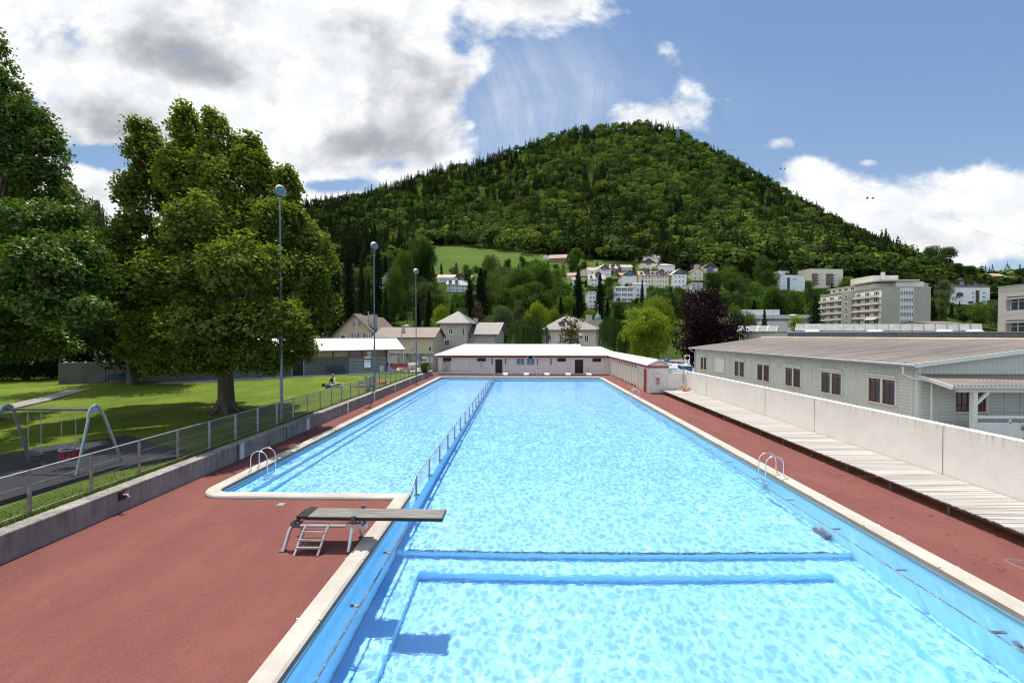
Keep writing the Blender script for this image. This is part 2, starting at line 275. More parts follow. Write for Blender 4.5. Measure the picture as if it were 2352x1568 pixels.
K.update(
    wetslat=M('bleached_slat', (.52, .495, .455), (.36, .325, .275), 2., .8, .3, 30., stretch=(.15, 4, 1), island=.55),
    steel=M('galvanised_steel', (.27, .30, .32), (.36, .385, .40), 6., .45, metal=.7),
    stainless=M('stainless_tube', (.70, .71, .72), None, rough=.16, metal=1.),
    darksteel=M('dark_steel', (.10, .11, .12), (.15, .15, .16), 5., .45, metal=.6),
    rust=M('rusty_post', (.20, .15, .12), (.30, .28, .27), 7., .6, metal=.3),
    bluepole=M('blue_grey_pole', (.135, .20, .255), (.18, .245, .30), 3., .45, metal=.35),
    whitemetal=M('white_enamel', (.60, .60, .57), (.52, .52, .50), 4., .4),
    lens=M('lamp_glass', (.12, .27, .32), None, rough=.3, spec=.5),
    white=M('white_paint', (.80, .79, .76), (.72, .71, .68), 2., .5),
    whiteroof=M('white_membrane_roof', (.62, .61, .585), (.54, .53, .50), 1.6, .6, .1, 8.),
    beige=M('beige_panel', (.66, .63, .58), (.70, .67, .62), .8, .6),
    beigetrim=M('beige_batten', (.69, .655, .61), None, rough=.6),
    fascia=M('red_fascia', (.36, .075, .045), (.40, .09, .055), 3., .55),
    black=M('dark_opening', (.012, .012, .013), None, rough=.6),
    glass=M('window_glass', (.05, .07, .09), None, rough=.06, spec=.9),
    blueglass=M('blue_window_glass', (.06, .11, .19), None, rough=.08, spec=.9),
    mirror=M('mirror_glass', (.85, .87, .88), None, rough=.02, metal=1.),
    rubber=M('rubber_mat', (.014, .015, .018), (.022, .023, .026), 4., .9, .4, 60.),
    path=M('asphalt_path', (.19, .18, .165), (.25, .235, .215), 3., .9, .3, 50.),
    paving=M('pale_paving', (.42, .40, .36), (.50, .47, .42), 1.5, .85, .2, 30.),
    yard=M('asphalt_yard', (.16, .155, .15), (.22, .21, .20), 1.5, .9, .3, 40.),
    bark=M('tree_bark', (.075, .058, .042), (.12, .095, .07), 5., .95, .9, 14., stretch=(1, 1, .25)),
    board=M('springboard_tread', (.13, .12, .105), (.26, .245, .22), 5., .85, .6, 40., stretch=(.35, 9, 1)),
    boardframe=M('board_frame_alloy', (.55, .50, .49), (.62, .58, .56), 5., .35, metal=.7),
    siding=Mlines('grey_green_siding', (.545, .57, .50), (.25, .265, .235), .165, .012, (0, 0, 1), c2=(.60, .62, .55)),
    sidingv=Mlines('grey_green_boarding', (.50, .525, .465), (.25, .26, .23), .12, .010, (1, 0, 0), c2=(.54, .565, .505)),
    sidetrim=M('grey_green_trim', (.57, .59, .53), (.61, .63, .57), 2., .55),
    casement=M('red_brown_casement', (.21, .055, .022), (.15, .04, .016), 6., .45),
    eternit=M('weathered_corrugated_roof', (.245, .20, .170), (.15, .13, .115), .9, .85, .4, 20., stretch=(.25, 2., 1), detail=8, fine=.0),
    zinc=M('zinc_gutter', (.46, .50, .53), (.55, .58, .6), 5., .35, metal=.7),
    corr=Mlines('grey_profiled_sheet', (.17, .175, .16), (.075, .078, .07), .18, .05, (.83, .56, 0), c2=(.19, .195, .18), bump=1.),
    greenbench=M('dark_green_paint', (.012, .045, .045), (.02, .06, .055), 5., .4),
    redpaint=M('bright_red_paint', (.50, .02, .03), (.42, .018, .025), 4., .4),
    plaster=M('ochre_plaster', (.44, .37, .245), (.50, .42, .29), .6, .85, .3, 20.),
    plaster2=M('grey_plaster', (.40, .365, .305), (.47, .43, .36), .5, .85, .3, 20.),
    cream=M('cream_plaster', (.60, .55, .42), (.64, .59, .46), .5, .85),
    housewhite=M('white_render', (.78, .78, .755), (.70, .70, .67), .35, .8),
    housecream=M('cream_render', (.72, .65, .47), (.67, .60, .43), .35, .8),
    housetan=M('tan_render', (.66, .57, .45), (.60, .52, .42), .35, .8),
    mauve=M('mauve_shutter', (.20, .15, .19), (.24, .18, .22), 3., .7), timber=M('dark_brown_timber', (.075, .045, .032), (.11, .07, .05), 1.5, .7),
    oldwood=M('old_grey_timber', (.15, .125, .10), (.22, .18, .15), 1.5, .85, stretch=(2, 2, .2)),
    tile=Mlines('brown_roof_tile', (.17, .122, .098), (.07, .05, .04), .33, .09, (0, .7, .7), c2=(.245, .19, .155), bump=.8),
    tilegrey=Mlines('grey_roof_tile', (.185, .165, .15), (.09, .08, .072), .33, .08, (0, .7, .7), c2=(.26, .235, .215), bump=.8),
    tilered=M('red_clay_tile', (.42, .265, .20), (.35, .22, .165), .4, .8, .3, 6.),
    tilepink=M('pale_clay_tile', (.45, .355, .285), (.36, .275, .22), .4, .8, .3, 6.),
    slate=M('grey_slate', (.30, .30, .29), (.24, .24, .24), .6, .7),
    render=M('grey_green_render', (.335, .325, .265), (.37, .36, .295), .25, .85, .15, 4.),
    balcony=M('pale_balcony_panel', (.60, .585, .53), (.55, .535, .485), .5, .75),
    brownrail=M('brown_balcony_panel', (.13, .085, .07), (.17, .11, .09), .8, .7),
    greenpanel=M('dark_green_panel', (.02, .06, .06), (.03, .08, .075), .5, .4),
    school=M('fair_faced_concrete', (.36, .35, .32), (.42, .41, .375), .8, .85, .3, 9., stretch=(.3, .3, 3)),
    cladding=M('pale_metal_cladding', (.47, .47, .43), (.52, .52, .48), .7, .5),
    lilac=M('pale_lilac_render', (.55, .50, .47), (.60, .55, .52), .4, .8),
    concpanel=M('dark_concrete_panel', (.115, .118, .11), (.16, .162, .15), .7, .8),
    solar=M('solar_collector', (.33, .335, .29), (.44, .44, .39), 1.5, .2, spec=.7),
    skin=M('fair_skin', (.52, .30, .20), (.47, .26, .17), 5., .5, spec=.35),  # even skin tone, fairer than the tanned one
    skin2=M('tanned_skin', (.40, .21, .13), (.36, .19, .12), 5., .5, spec=.35),
    hairdark=M('dark_hair', (.02, .015, .012), None, rough=.5), hairblond=M('blond_hair', (.50, .36, .17), (.36, .24, .1), 30., .45),
    cblack=M('black_cloth', (.018, .018, .02), None, rough=.9), cwhite=M('white_cloth', (.72, .72, .74), None, rough=.9), cgrey=M('slate_grey_cloth', (.07, .085, .11), (.10, .12, .15), 20., .8),
    cgreen=M('lime_green_towel', (.28, .52, .08), (.34, .58, .12), 20., .95), cpurple=M('purple_towel', (.12, .05, .17), (.16, .07, .2), 20., .95), cpink=M('coral_towel', (.55, .15, .14), (.6, .2, .17), 20., .95),
    cred=M('pinkish_red_cloth', (.50, .07, .10), None, rough=.9), corange=M('orange_and_green_shorts', (.62, .30, .03), (.2, .4, .05), 9., .9), cteal=M('teal_swim_trunks', (.05, .32, .24), (.02, .2, .16), 9., .9), cream_towel=M('cream_towel', (.66, .60, .48), None, rough=.95),
    hose=M('green_hose', (.015, .11, .045), None, rough=.4), bag=M('clear_bin_bag', (.42, .50, .50), (.6, .66, .66), 9., .3, .6, 15.),
    signblue=M('sign_blue', (.02, .13, .45), None, rough=.4), signred=M('sign_red', (.36, .022, .035), None, rough=.4), wingpaint=M('pale_cabin_paint', (.62, .61, .58), (.66, .65, .62), .8, .5), mossy=M('shade_toned_wall', (.10, .098, .086), (.065, .066, .056), 1.2, .9, .4, 12.), blackp=M('black_plastic', (.02, .02, .02), None, rough=.4),  # garden wall colour darkened to stand for the deep shade there
    toilet=M('blue_plastic_cabin', (.025, .13, .27), (.03, .16, .32), 2., .45), stair=M('concrete_step', (.42, .40, .37), (.5, .48, .44), 3., .85),
    carwhite=M('white_car_paint', (.78, .78, .77), None, rough=.2, spec=.6), leafbrown=Mleaf('bronze_leaf', (.10, .075, .02), (.055, .045, .015)),
    copper=M('green_copper', (.16, .28, .22), (.22, .33, .27), 2., .6), brickw=None, yellowp=M('yellow_plastic', (.6, .4, .02), None, rough=.5), poster=None)
def brickmat():
    m, k = mat('white_brick'); q = k.sep(k.pos())
    vec = k.comb(k.v('DOT_PRODUCT', k.pos(), (.83, .56, 0)), q[2], 0.)
    b = k.n('ShaderNodeTexBrick'); k.put(b.inputs['Vector'], vec); b.inputs['Scale'].default_value = 1.; b.inputs['Brick Width'].default_value = .5; b.inputs['Row Height'].default_value = .16; b.inputs['Mortar Size'].default_value = .022
    k.put(b.inputs['Color1'], (.34, .335, .31)); k.put(b.inputs['Color2'], (.40, .39, .36)); k.put(b.inputs['Mortar'], (.085, .085, .08))
    p = k.n('ShaderNodeBsdfPrincipled'); k.put(p.inputs['Base Color'], b.outputs[0]); p.inputs['Roughness'].default_value = .8; k.out(p.outputs[0]); return m
K['brickw'] = brickmat()
L_linden = Mleaf('linden_leaf', (.195, .250, .034), (.080, .125, .016), .012, .38, grough=.5)
L_left = Mleaf('hornbeam_leaf', (.120, .190, .032), (.055, .098, .016), .022, .28, grough=.4)
L_obj = Mleaf('mixed_leaf', None, None, .008, .26, obj=True)
L_far = Mleaf('forest_leaf', None, None, .0, .16, attr='tint')
# ------------------------------------------------------------------ mesh helpers
ORG = {}
def tag(o, label=None, cat=None, group=None, kind=None):
    if label: o['label'] = label
    if cat: o['category'] = cat
    if group: o['group'] = group
    if kind: o['kind'] = kind
    return o
def thing(name, label, cat, loc=(0, 0, 0), rz=0., group=None):
    o = bpy.data.objects.new(name, None); C.objects.link(o); o.location = loc; o.rotation_euler = (0, 0, rz)
    o.empty_display_size = .2; ORG[o.name] = Vector(loc)
    return tag(o, label, cat, group)
class MB:
    def __init__(s): s.v = []; s.f = []; s.sm = []
    def add(s, vs, fs, smooth=False):
        b = len(s.v); s.v += [tuple(x) for x in vs]
        for f in fs: s.f.append(tuple(b + i for i in f)); s.sm.append(smooth)
        return s
    def box(s, x0, x1, y0, y1, z0, z1):
        return s.add([(x0, y0, z0), (x1, y0, z0), (x1, y1, z0), (x0, y1, z0), (x0, y0, z1), (x1, y0, z1), (x1, y1, z1), (x0, y1, z1)],
                     [(0, 3, 2, 1), (4, 5, 6, 7), (0, 1, 5, 4), (1, 2, 6, 5), (2, 3, 7, 6), (3, 0, 4, 7)])
    def ob(s, c, ax, ay, az, hx, hy, hz):          # oriented box: centre, three axes, half sizes
        c = Vector(c); ax = Vector(ax).normalized() * hx; ay = Vector(ay).normalized() * hy; az = Vector(az).normalized() * hz
        return s.add([c + ax * i + ay * j + az * k for k in (-1, 1) for i, j in ((-1, -1), (1, -1), (1, 1), (-1, 1))],
                     [(0, 3, 2, 1), (4, 5, 6, 7), (0, 1, 5, 4), (1, 2, 6, 5), (2, 3, 7, 6), (3, 0, 4, 7)])
    def bar(s, a, b, w, h, upd=(0, 0, 1)):
        a, b = Vector(a), Vector(b); d = (b - a); L = d.length; d.normalize()
        u_ = Vector(upd)
        if abs(d.dot(u_)) > .95: u_ = Vector((1, 0, 0))
        sx = d.cross(u_).normalized(); uz = sx.cross(d)
        return s.ob((a + b) / 2, sx, d, uz, w / 2, L / 2, h / 2)
    def tube(s, pts, r, n=8, caps=True, closed=False):
        pts = [Vector(p) for p in pts]; m = len(pts); rr = r if isinstance(r, (list, tuple)) else [r] * m
        vs = []; prev = None
        for i, p in enumerate(pts):
            if closed: d = pts[(i + 1) % m] - pts[i - 1]
            else: d = pts[min(i + 1, m - 1)] - pts[max(i - 1, 0)]
            d.normalize()
            if prev is None:
                a = Vector((0, 0, 1)) if abs(d.z) < .9 else Vector((1, 0, 0)); x = d.cross(a).normalized()
            else: x = (prev - d * prev.dot(d)).normalized()
            prev = x; y = d.cross(x)
            vs += [p + (x * math.cos(2 * math.pi * j / n) + y * math.sin(2 * math.pi * j / n)) * rr[i] for j in range(n)]
        fs = []
        for i in range(m if closed else m - 1):
            k = (i + 1) % m
            fs += [(i * n + j, i * n + (j + 1) % n, k * n + (j + 1) % n, k * n + j) for j in range(n)]
        s.add(vs, fs, True)
        if caps and not closed: s.add(vs[:n], [tuple(range(n))[::-1]]); s.add(vs[-n:], [tuple(range(n))])
        return s
    def lathe(s, prof, c=(0, 0, 0), n=16, axis=None):
        c = Vector(c); q = axis.to_track_quat('Z', 'Y') if axis else None
        vs = []
        for r, z in prof:
            for j in range(n):
                p = Vector((r * math.cos(2 * math.pi * j / n), r * math.sin(2 * math.pi * j / n), z)); vs.append(c + (q @ p if q else p))
        fs = [(i * n + j, i * n + (j + 1) % n, (i + 1) * n + (j + 1) % n, (i + 1) * n + j) for i in range(len(prof) - 1) for j in range(n)]
        s.add(vs, fs, True)
        if prof[0][0] > 1e-4: s.add(vs[:n], [tuple(range(n))[::-1]])
        if prof[-1][0] > 1e-4: s.add(vs[-n:], [tuple(range(n))])
        return s
    def prism(s, poly, z0, z1):
        n = len(poly)
        ar = sum(poly[i][0] * poly[(i + 1) % n][1] - poly[(i + 1) % n][0] * poly[i][1] for i in range(n))
        if ar < 0: poly = poly[::-1]
        vs = [(x, y, z0) for x, y in poly] + [(x, y, z1) for x, y in poly]
        return s.add(vs, [tuple(range(n))[::-1], tuple(range(n, 2 * n))] + [(i, (i + 1) % n, n + (i + 1) % n, n + i) for i in range(n)])
    def sheet(s, outer, holes=(), z=0.):
        polys = [[Vector((x, y, 0)) for x, y in p] for p in (outer, *holes)]
        flat = [p for q in polys for p in q]; tr = tessellate_polygon(polys)
        fs = []
        for a, b, c in tr:
            nz = (flat[b] - flat[a]).cross(flat[c] - flat[a]).z
            if abs(nz) > 1e-9: fs.append((a, b, c) if nz > 0 else (a, c, b))
        return s.add([(p.x, p.y, z) for p in flat], fs)
    def slab(s, pts, t):                            # a planar panel with thickness straight down
        n = len(pts); a = [Vector(p) for p in pts]; nz = (a[1] - a[0]).cross(a[2] - a[0]).z
        if nz < 0: a = a[::-1]
        b = [p - Vector((0, 0, t)) for p in a]
        return s.add(a + b, [tuple(range(n)), tuple(range(n, 2 * n))[::-1]] + [(i, n + i, n + (i + 1) % n, (i + 1) % n) for i in range(n)])
    def build(s, name, m, parent=None, local=False, label=None, bevel=0., flip=False):
        me = bpy.data.meshes.new(name)
        vs = s.v
        off = Vector((0, 0, 0))
        if parent is not None:
            off = ORG[parent.name]
            if not local and off.length: vs = [tuple(Vector(p) - off) for p in vs]
        me.from_pydata(vs, [], s.f)
        me.polygons.foreach_set('use_smooth', s.sm); me.materials.append(m)
        o = bpy.data.objects.new(name, me); C.objects.link(o)
        if parent is not None: o.parent = parent; ORG[o.name] = off
        else: ORG[o.name] = off
        if bevel:
            md = o.modifiers.new('bevel', 'BEVEL'); md.width = bevel; md.segments = 2; md.limit_method = 'ANGLE'
        if label: o['label'] = label
        return o
def struct(name, mb, m): return tag(mb.build(name, m), kind='structure')
def solo(name, mb, m, label, cat, group=None, bevel=0.):
    return tag(mb.build(name, m, bevel=bevel), label, cat, group)
def copy_tree(o, loc=None, rz=None, label=None, parent=None):
    c = o.copy(); C.objects.link(c); c.parent = parent; ORG[c.name] = ORG.get(o.name, Vector())
    if parent is None:
        if loc is not None: c.location = loc; ORG[c.name] = Vector(loc)
        if rz is not None: c.rotation_euler = (0, 0, rz)
        if label: c['label'] = label
    for ch in [x for x in o.children]: copy_tree(ch, parent=c)
    return c
def np_mesh(name, V, Fq, m, attr=None):
    me = bpy.data.meshes.new(name); n = len(Fq); k = Fq.shape[1]
    me.vertices.add(len(V)); me.vertices.foreach_set('co', np.ascontiguousarray(V, np.float32).ravel())
    me.loops.add(n * k); me.loops.foreach_set('vertex_index', np.ascontiguousarray(Fq, np.int32).ravel())
    me.polygons.add(n); me.polygons.foreach_set('loop_start', np.arange(0, n * k, k, dtype=np.int32)); me.polygons.foreach_set('loop_total', np.full(n, k, np.int32))
    if attr is not None:
        a = me.attributes.new('tint', 'FLOAT_COLOR', 'POINT'); a.data.foreach_set('color', np.ascontiguousarray(attr, np.float32).ravel())
    me.materials.append(m); me.update(calc_edges=True); return me

def window(parent, c, ux, nrm, w, h, fm, pm, mull=1, cross=0, depth=.05, bar=.06, sill=None, world=False):
    """a casement in a wall: frame with mullions (part) and its glass (sub-part); positions in the parent's own frame"""
    c = Vector(c); ux = Vector(ux).normalized(); nr = Vector(nrm).normalized(); uz = Vector((0, 0, 1))
    if world: c = c - ORG[parent.name]
    f = MB()
    def b(x, z, hw, hh): f.ob(c + ux * x + uz * z + nr * (depth * .45), ux, nr, uz, hw, depth * .5, hh)
    b(0, h / 2 - bar / 2, w / 2, bar / 2); b(0, -h / 2 + bar / 2, w / 2, bar / 2)
    for q in (-1, 1): b(q * (w / 2 - bar / 2), 0, bar / 2, h / 2 - bar)
    for i in range(mull): b(-w / 2 + w * (i + 1) / (mull + 1), 0, bar * .4, h / 2 - bar)
    for i in range(cross): f.ob(c + uz * (-h / 2 + h * (i + 1) / (cross + 1)) + nr * (depth * .35), ux, nr, uz, w / 2 - bar, depth * .3, bar * .25)
    fo = f.build('window', fm, parent, local=True)
    g_ = MB().ob(c + nr * .008, ux, nr, uz, w / 2 - .01, .006, h / 2 - .01).build('pane', pm, fo, local=True)
    if sill: MB().ob(c - uz * (h / 2 + .04) + nr * .06, ux, nr, uz, w / 2 + .06, .08, .035).build('sill', sill, fo, local=True)
    return fo
def opening(parent, name, c, ux, nrm, w, h, m, d=.01):
    return MB().ob(c, ux, nrm, (0, 0, 1), w / 2, d, h / 2).build(name, m, parent, local=True)

# ------------------------------------------------------------------ hill terrain
ridge_px = [(-900, 650), (0, 625), (250, 575), (420, 520), (560, 482), (690, 479), (750, 469), (830, 457), (930, 425), (1000, 402), (1100, 382), (1180, 352), (1250, 327), (1330, 307), (1400, 300), (1480, 292), (1545, 302), (1600, 337), (1680, 372), (1750, 417), (1800, 447), (1880, 492), (1950, 531), (2020, 561), (2080, 589), (2130, 613), (2200, 638), (2352, 652), (2700, 672), (3600, 702)]
RU = np.array([ray(*p).x / ray(*p).y for p in ridge_px]); RE = np.array([ray(*p).z / ray(*p).y for p in ridge_px])
Y0, Y1, Y2 = 95., 330., 1100.
def eprof(U, Y):
    U = np.asarray(U, float); Y = np.asarray(Y, float)
    r = np.interp(U, RU, RE); ef = np.minimum(.165, .82 * r); ya = Y0 + 118 * np.clip((U - .35) / .3, 0, 1); e0 = -HC / ya
    s = np.clip((Y - ya) / (Y1 - ya), 0, 1); t = np.clip((Y - Y1) / (Y2 - Y1), 0, 1)
    return np.where(Y < ya, -HC / np.maximum(Y, 1), np.where(Y < Y1, e0 + (ef - e0) * s ** .85, ef + (r - ef) * t ** .85))
def terrain(X, Y): return HC + np.asarray(Y) * eprof(np.asarray(X) / np.asarray(Y), Y)
def on_hill(px, py):
    d = ray(px, py); U, e = d.x / d.y, d.z / d.y
    Ys = np.linspace(Y0, Y2, 2000); ok = eprof(np.full(2000, U), Ys) >= e
    Y = float(Ys[int(np.argmax(ok))]) if ok.any() else 300.; return Vector((U * Y, Y, HC + Y * e))
def build_terrain():
    us = np.linspace(-2.2, 2.4, 190); ys = np.concatenate([[60.], np.linspace(80, 330, 26), np.linspace(350, 1100, 40), [1150, 1300, 1700]])
    UU_, YY = np.meshgrid(us, ys); Z = terrain(UU_ * YY, YY)
    Z = np.where(YY < 96, -.06, Z); Z = np.where(YY > 1101, Z - (YY - 1100) * .55, Z)
    V = np.stack([UU_ * YY, YY, Z], -1).reshape(-1, 3); nu = len(us)
    i, j = np.meshgrid(np.arange(len(ys) - 1), np.arange(nu - 1), indexing='ij'); a = i * nu + j
    Q = np.stack([a, a + 1, a + nu + 1, a + nu], -1).reshape(-1, 4)
    o = bpy.data.objects.new('hill', np_mesh('hill', V, Q, K['hill'])); C.objects.link(o); tag(o, kind='structure')
build_terrain()
# meadow between the wood and the houses
def meadow():
    poly = [(985, 566), (1060, 570), (1150, 577), (1250, 588), (1330, 597), (1470, 606), (1480, 632), (1380, 640), (1330, 626), (1240, 640), (1120, 662), (1050, 650), (1010, 628), (990, 600)]
    m = MB(); n = 26
    top = [(985, 566), (1060, 570), (1150, 577), (1250, 588), (1330, 597), (1475, 606)]
    bot = [(985, 628), (1060, 655), (1150, 668), (1250, 668), (1330, 652), (1475, 640)]
    vs = []
    for i in range(n + 1):
        x = 985 + 490 * i / n
        yt = np.interp(x, *zip(*top)); yb = np.interp(x, *zip(*bot))
        for j in range(7):
            p = on_hill(x, yt + (yb - yt) * j / 6); p.z += 1.2; vs.append(p)
    m.add(vs, [(i * 7 + j, i * 7 + j + 1, (i + 1) * 7 + j + 1, (i + 1) * 7 + j) for i in range(n) for j in range(6)])
    struct('meadow', m, K['meadow'])
meadow()

# ------------------------------------------------------------------ pool, deck, ground
XL, XR, XD, YS, YN, YF, WL = -9.8, 8.86, -3.55, 13.14, 1.5, 50.6, -.2
def arc(cx, cy, r, a0, a1, n=6): return [(cx + r * math.cos(R(a0 + (a1 - a0) * i / n)), cy + r * math.sin(R(a0 + (a1 - a0) * i / n))) for i in range(n + 1)]
pool = [(XD, YN), (XD, YS)] + arc(XL + .45, YS + .45, .45, 270, 180) + arc(XL + .9, YF - .9, .9, 180, 90) + arc(XR - .9, YF - .9, .9, 90, 0) + [(XR, YN)]
def offset(poly, d):
    n = len(poly); out = []
    for i in range(n):
        p0, p1, p2 = (Vector(poly[i - 1]), Vector(poly[i]), Vector(poly[(i + 1) % n]))
        a = (p1 - p0).normalized(); b = (p2 - p1).normalized()
        na, nb = Vector((-a.y, a.x)), Vector((-b.y, b.x)); m = (na + nb).normalized(); k = m.dot(na)
        out.append(tuple(p1 + m * (d / max(k, .4))))
    return out
ar = sum(pool[i][0] * pool[(i + 1) % len(pool)][1] - pool[(i + 1) % len(pool)][0] * pool[i][1] for i in range(len(pool)))
SG = 1 if ar < 0 else -1
cop_out = offset(pool, .39 * SG); cop_in = offset(pool, -.03 * SG)
def coping():
    m = MB(); n = len(pool)
    prof = [(cop_out, -.06), (cop_out, .05), (offset(pool, .36 * SG), .085), (offset(pool, .02 * SG), .085), (cop_in, .05), (cop_in, -.055), (pool, -.055)]
    vs = [(x, y, z) for P_, z in prof for x, y in P_]; fs = []
    for k in range(len(prof) - 1):
        for i in range(n):
            j = (i + 1) % n; fs.append((k * n + i, k * n + j, (k + 1) * n + j, (k + 1) * n + i))
    if SG < 0: fs = [f[::-1] for f in fs]
    m.add(vs, fs); struct('pool_coping', m, K['coping'])
    j = MB()                                            # mortar joints across the stones
    y = 3.2
    while y < 50:
        for x0, x1 in ((XR - .035, XR + .40),) + (((XD - .40, XD + .035),) if y < 12.4 else ((XL - .40, XL + .035),) if y > 14.5 else ()):
            j.box(x0, x1, y - .006, y + .006, -.02, .088)
        y += 2.02
    x = -8.9
    while x < -4: j.box(x - .006, x + .006, YS - .40, YS + .035, -.02, .088); x += 2.05
    struct('coping_joints', j, K['whiteconc'])
coping()
def basin():
    m = MB(); n = len(pool)
    vs = [(x, y, -.05) for x, y in pool] + [(x, y, -3.2) for x, y in pool]
    fs = [(i, (i + 1) % n, n + (i + 1) % n, n + i) for i in range(n)]
    m.add(vs, fs if SG > 0 else [f[::-1] for f in fs])
    struct('pool_walls', m, K['poolpaint_lifted'])
    f = MB()
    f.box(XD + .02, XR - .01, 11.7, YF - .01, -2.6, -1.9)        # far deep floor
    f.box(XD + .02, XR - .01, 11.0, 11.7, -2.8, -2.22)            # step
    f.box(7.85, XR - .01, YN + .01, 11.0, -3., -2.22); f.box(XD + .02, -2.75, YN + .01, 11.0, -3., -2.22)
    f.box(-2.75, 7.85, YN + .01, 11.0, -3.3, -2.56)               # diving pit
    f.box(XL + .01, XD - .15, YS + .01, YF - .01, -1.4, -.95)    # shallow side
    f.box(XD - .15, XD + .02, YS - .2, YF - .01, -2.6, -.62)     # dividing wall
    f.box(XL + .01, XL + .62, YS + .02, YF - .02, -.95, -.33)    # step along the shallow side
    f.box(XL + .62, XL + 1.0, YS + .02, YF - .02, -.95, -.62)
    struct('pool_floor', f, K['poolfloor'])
    rs = MB(); rs.box(XD + .03, XR - .02, 11.688, 11.699, -2.21, -1.93).box(-2.75, 7.85, 10.988, 10.999, -2.55, -2.23).box(7.838, 7.849, YN + .05, 10.98, -2.55, -2.23).box(-2.749, -2.738, YN + .05, 10.98, -2.55, -2.23).box(XD + .021, XD + .03, YS, YF - .02, -1.89, -.65).box(XL + .621, XL + .63, YS + .05, YF - .03, -.61, -.35).box(XL + 1.001, XL + 1.01, YS + .05, YF - .03, -.94, -.64)  # lighter facings paint in the light missing on the shaded risers
    struct('pool_step_faces', rs, K['poolpaint_lifted'])
    e = MB(); e.box(-3.2, 8.45, 11.69, 11.73, -1.93, -1.885); e.box(XL + .6, XL + .635, YS + .05, YF - .8, -.35, -.322)
    struct('pool_edge_lines', e, K['black'])
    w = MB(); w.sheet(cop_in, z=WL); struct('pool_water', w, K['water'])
    gl_ = MB()
    for i in range(n):
        a, b = pool[i], pool[(i + 1) % n]
        gl_.bar((a[0], a[1], -.075), (b[0], b[1], -.075), .05, .04)
    struct('pool_gutter_strip', gl_, K['zinc'])
basin()
def pool_rail(X, dx, y0, y1, label):
    t = thing('underwater_rail', label, 'rail', (X, y0, -.75))
    m = MB(); m.tube([(X, y, -.75 + .01 * math.sin(y * 1.7)) for y in np.arange(y0, y1, .5)], .022, 6); m.build('rail', K['darksteel'], t)
    y = y0 + .9
    while y < y1:
        MB().box(min(X, X + dx), max(X, X + dx), y - .03, y + .03, -.79, -.75).build('bracket', K['darksteel'], t); y += 2.05
pool_rail(8.58, .26, 3., 40., 'thin steel rail on brackets under the water along the long pool wall')
pool_rail(-3.32, -.2, 3.5, 12.6, 'thin dark rail on brackets under the water beneath the springboard')
inlet = MB().lathe([(.0, 0), (.05, .0), (.055, .02), (.13, .02), (.14, 0)], (8.84, 7.75, -.95), 16, Vector((-1, 0, 0)))
solo('wall_inlet', inlet, K['steel'], 'round inlet nozzle in the blue pool wall under the water', 'inlet')
dr = MB().box(8.62, 8.82, 12.4, 12.9, -2.0, -1.6); solo('pool_drain', dr, K['darksteel'], 'dark square drain box at the foot of the pool wall beside the near ladder', 'drain')

deck_outer = [(-11.42, -3), (-11.42, 55.0), (10.9, 55.0), (10.9, 37.4), (14.05, 37.4), (14.05, -3)]
struct('pool_deck', MB().sheet(deck_outer, [offset(pool, .2 * SG)], 0.), K['deck'])
struct('ground', MB().sheet([(-420, -60), (420, -60), (420, 100), (-420, 100)], [[(-11.3, -2.9), (-11.3, 54.9), (14., 54.9), (14., -2.9)]], -.05), K['yard'])
struct('ground_edge', MB().sheet([(10.7, 37.2), (14.3, 37.2), (14.3, 55.2), (10.7, 55.2)], z=-.045), K['paving'])
# lawn
def lawn():
    m = MB(); xs = np.concatenate([np.linspace(-11.86, -16, 6), np.linspace(-18, -70, 14)]); ys = np.linspace(-3, 54, 30)
    for x in xs:
        for y in ys:
            z = .60 + (0 if x > -12.5 else .05 * math.sin(x * .35 + y * .21)) + max(0, (-x - 30) * .02) * (1 if y > 30 else .5)
            m.v.append((x, y, z))
    n = len(ys)
    for i in range(len(xs) - 1):
        for j in range(n - 1): m.f.append((i * n + j, i * n + j + 1, (i + 1) * n + j + 1, (i + 1) * n + j)); m.sm.append(True)
    struct('lawn', m, K['lawn'])
lawn()
def lz(p, dz=.03): return (p.x, p.y, .60 + dz)
def flat(name, pts, z, m, t=.04):
    q = [GZ(x, y, z) for x, y in pts]; struct(name, MB().prism([(p.x, p.y) for p in q], z - t, z), m)
flat('play_mat', [(0, 1043), (100, 1024), (290, 1000), (402, 1031), (440, 1041), (262, 1072), (0, 1150), (-220, 1195), (-260, 1075)], .70, K['rubber'], .12)
flat('path', [(-120, 955), (0, 944), (115, 918), (190, 897), (225, 886), (205, 884), (150, 897), (80, 914), (0, 933), (-140, 945)], .74, K['path'], .16)
# ------------------------------------------------------------------ retaining wall, fence
w = MB(); w.box(-11.86, -11.4, -3, 53.2, -.05, .65)
t = thing('retaining_wall', 'low weathered concrete wall holding up the lawn beside the red paving', 'wall', (-11.6, 20, 0))
b_ = w.build('wall_body', K['oldconc'], t, bevel=.03)
for y in (16.9, 22.2, 27.3, 32.2, 37.5, 42.6, 47.5): MB().box(-11.398, -11.385, y - .12, y + .12, .0, .62).build('joint_patch', K['whiteconc'], t)
for y in (16.6, 20.1): MB().box(-11.396, -11.38, y, y + .02, .0, .64).build('joint', K['black'], t)
nz = PX(279, 1136, -11.4)
tp = thing('wall_tap', 'red handled water tap in a square niche of the low concrete wall', 'tap', (-11.38, nz.y, nz.z))
MB().box(-11.398, -11.36, nz.y - .10, nz.y + .10, nz.z - .13, nz.z + .11).build('niche', K['black'], tp)
MB().tube([(-11.37, nz.y, nz.z), (-11.22, nz.y, nz.z), (-11.17, nz.y, nz.z - .07)], .03, 8).build('spout', K['steel'], tp)
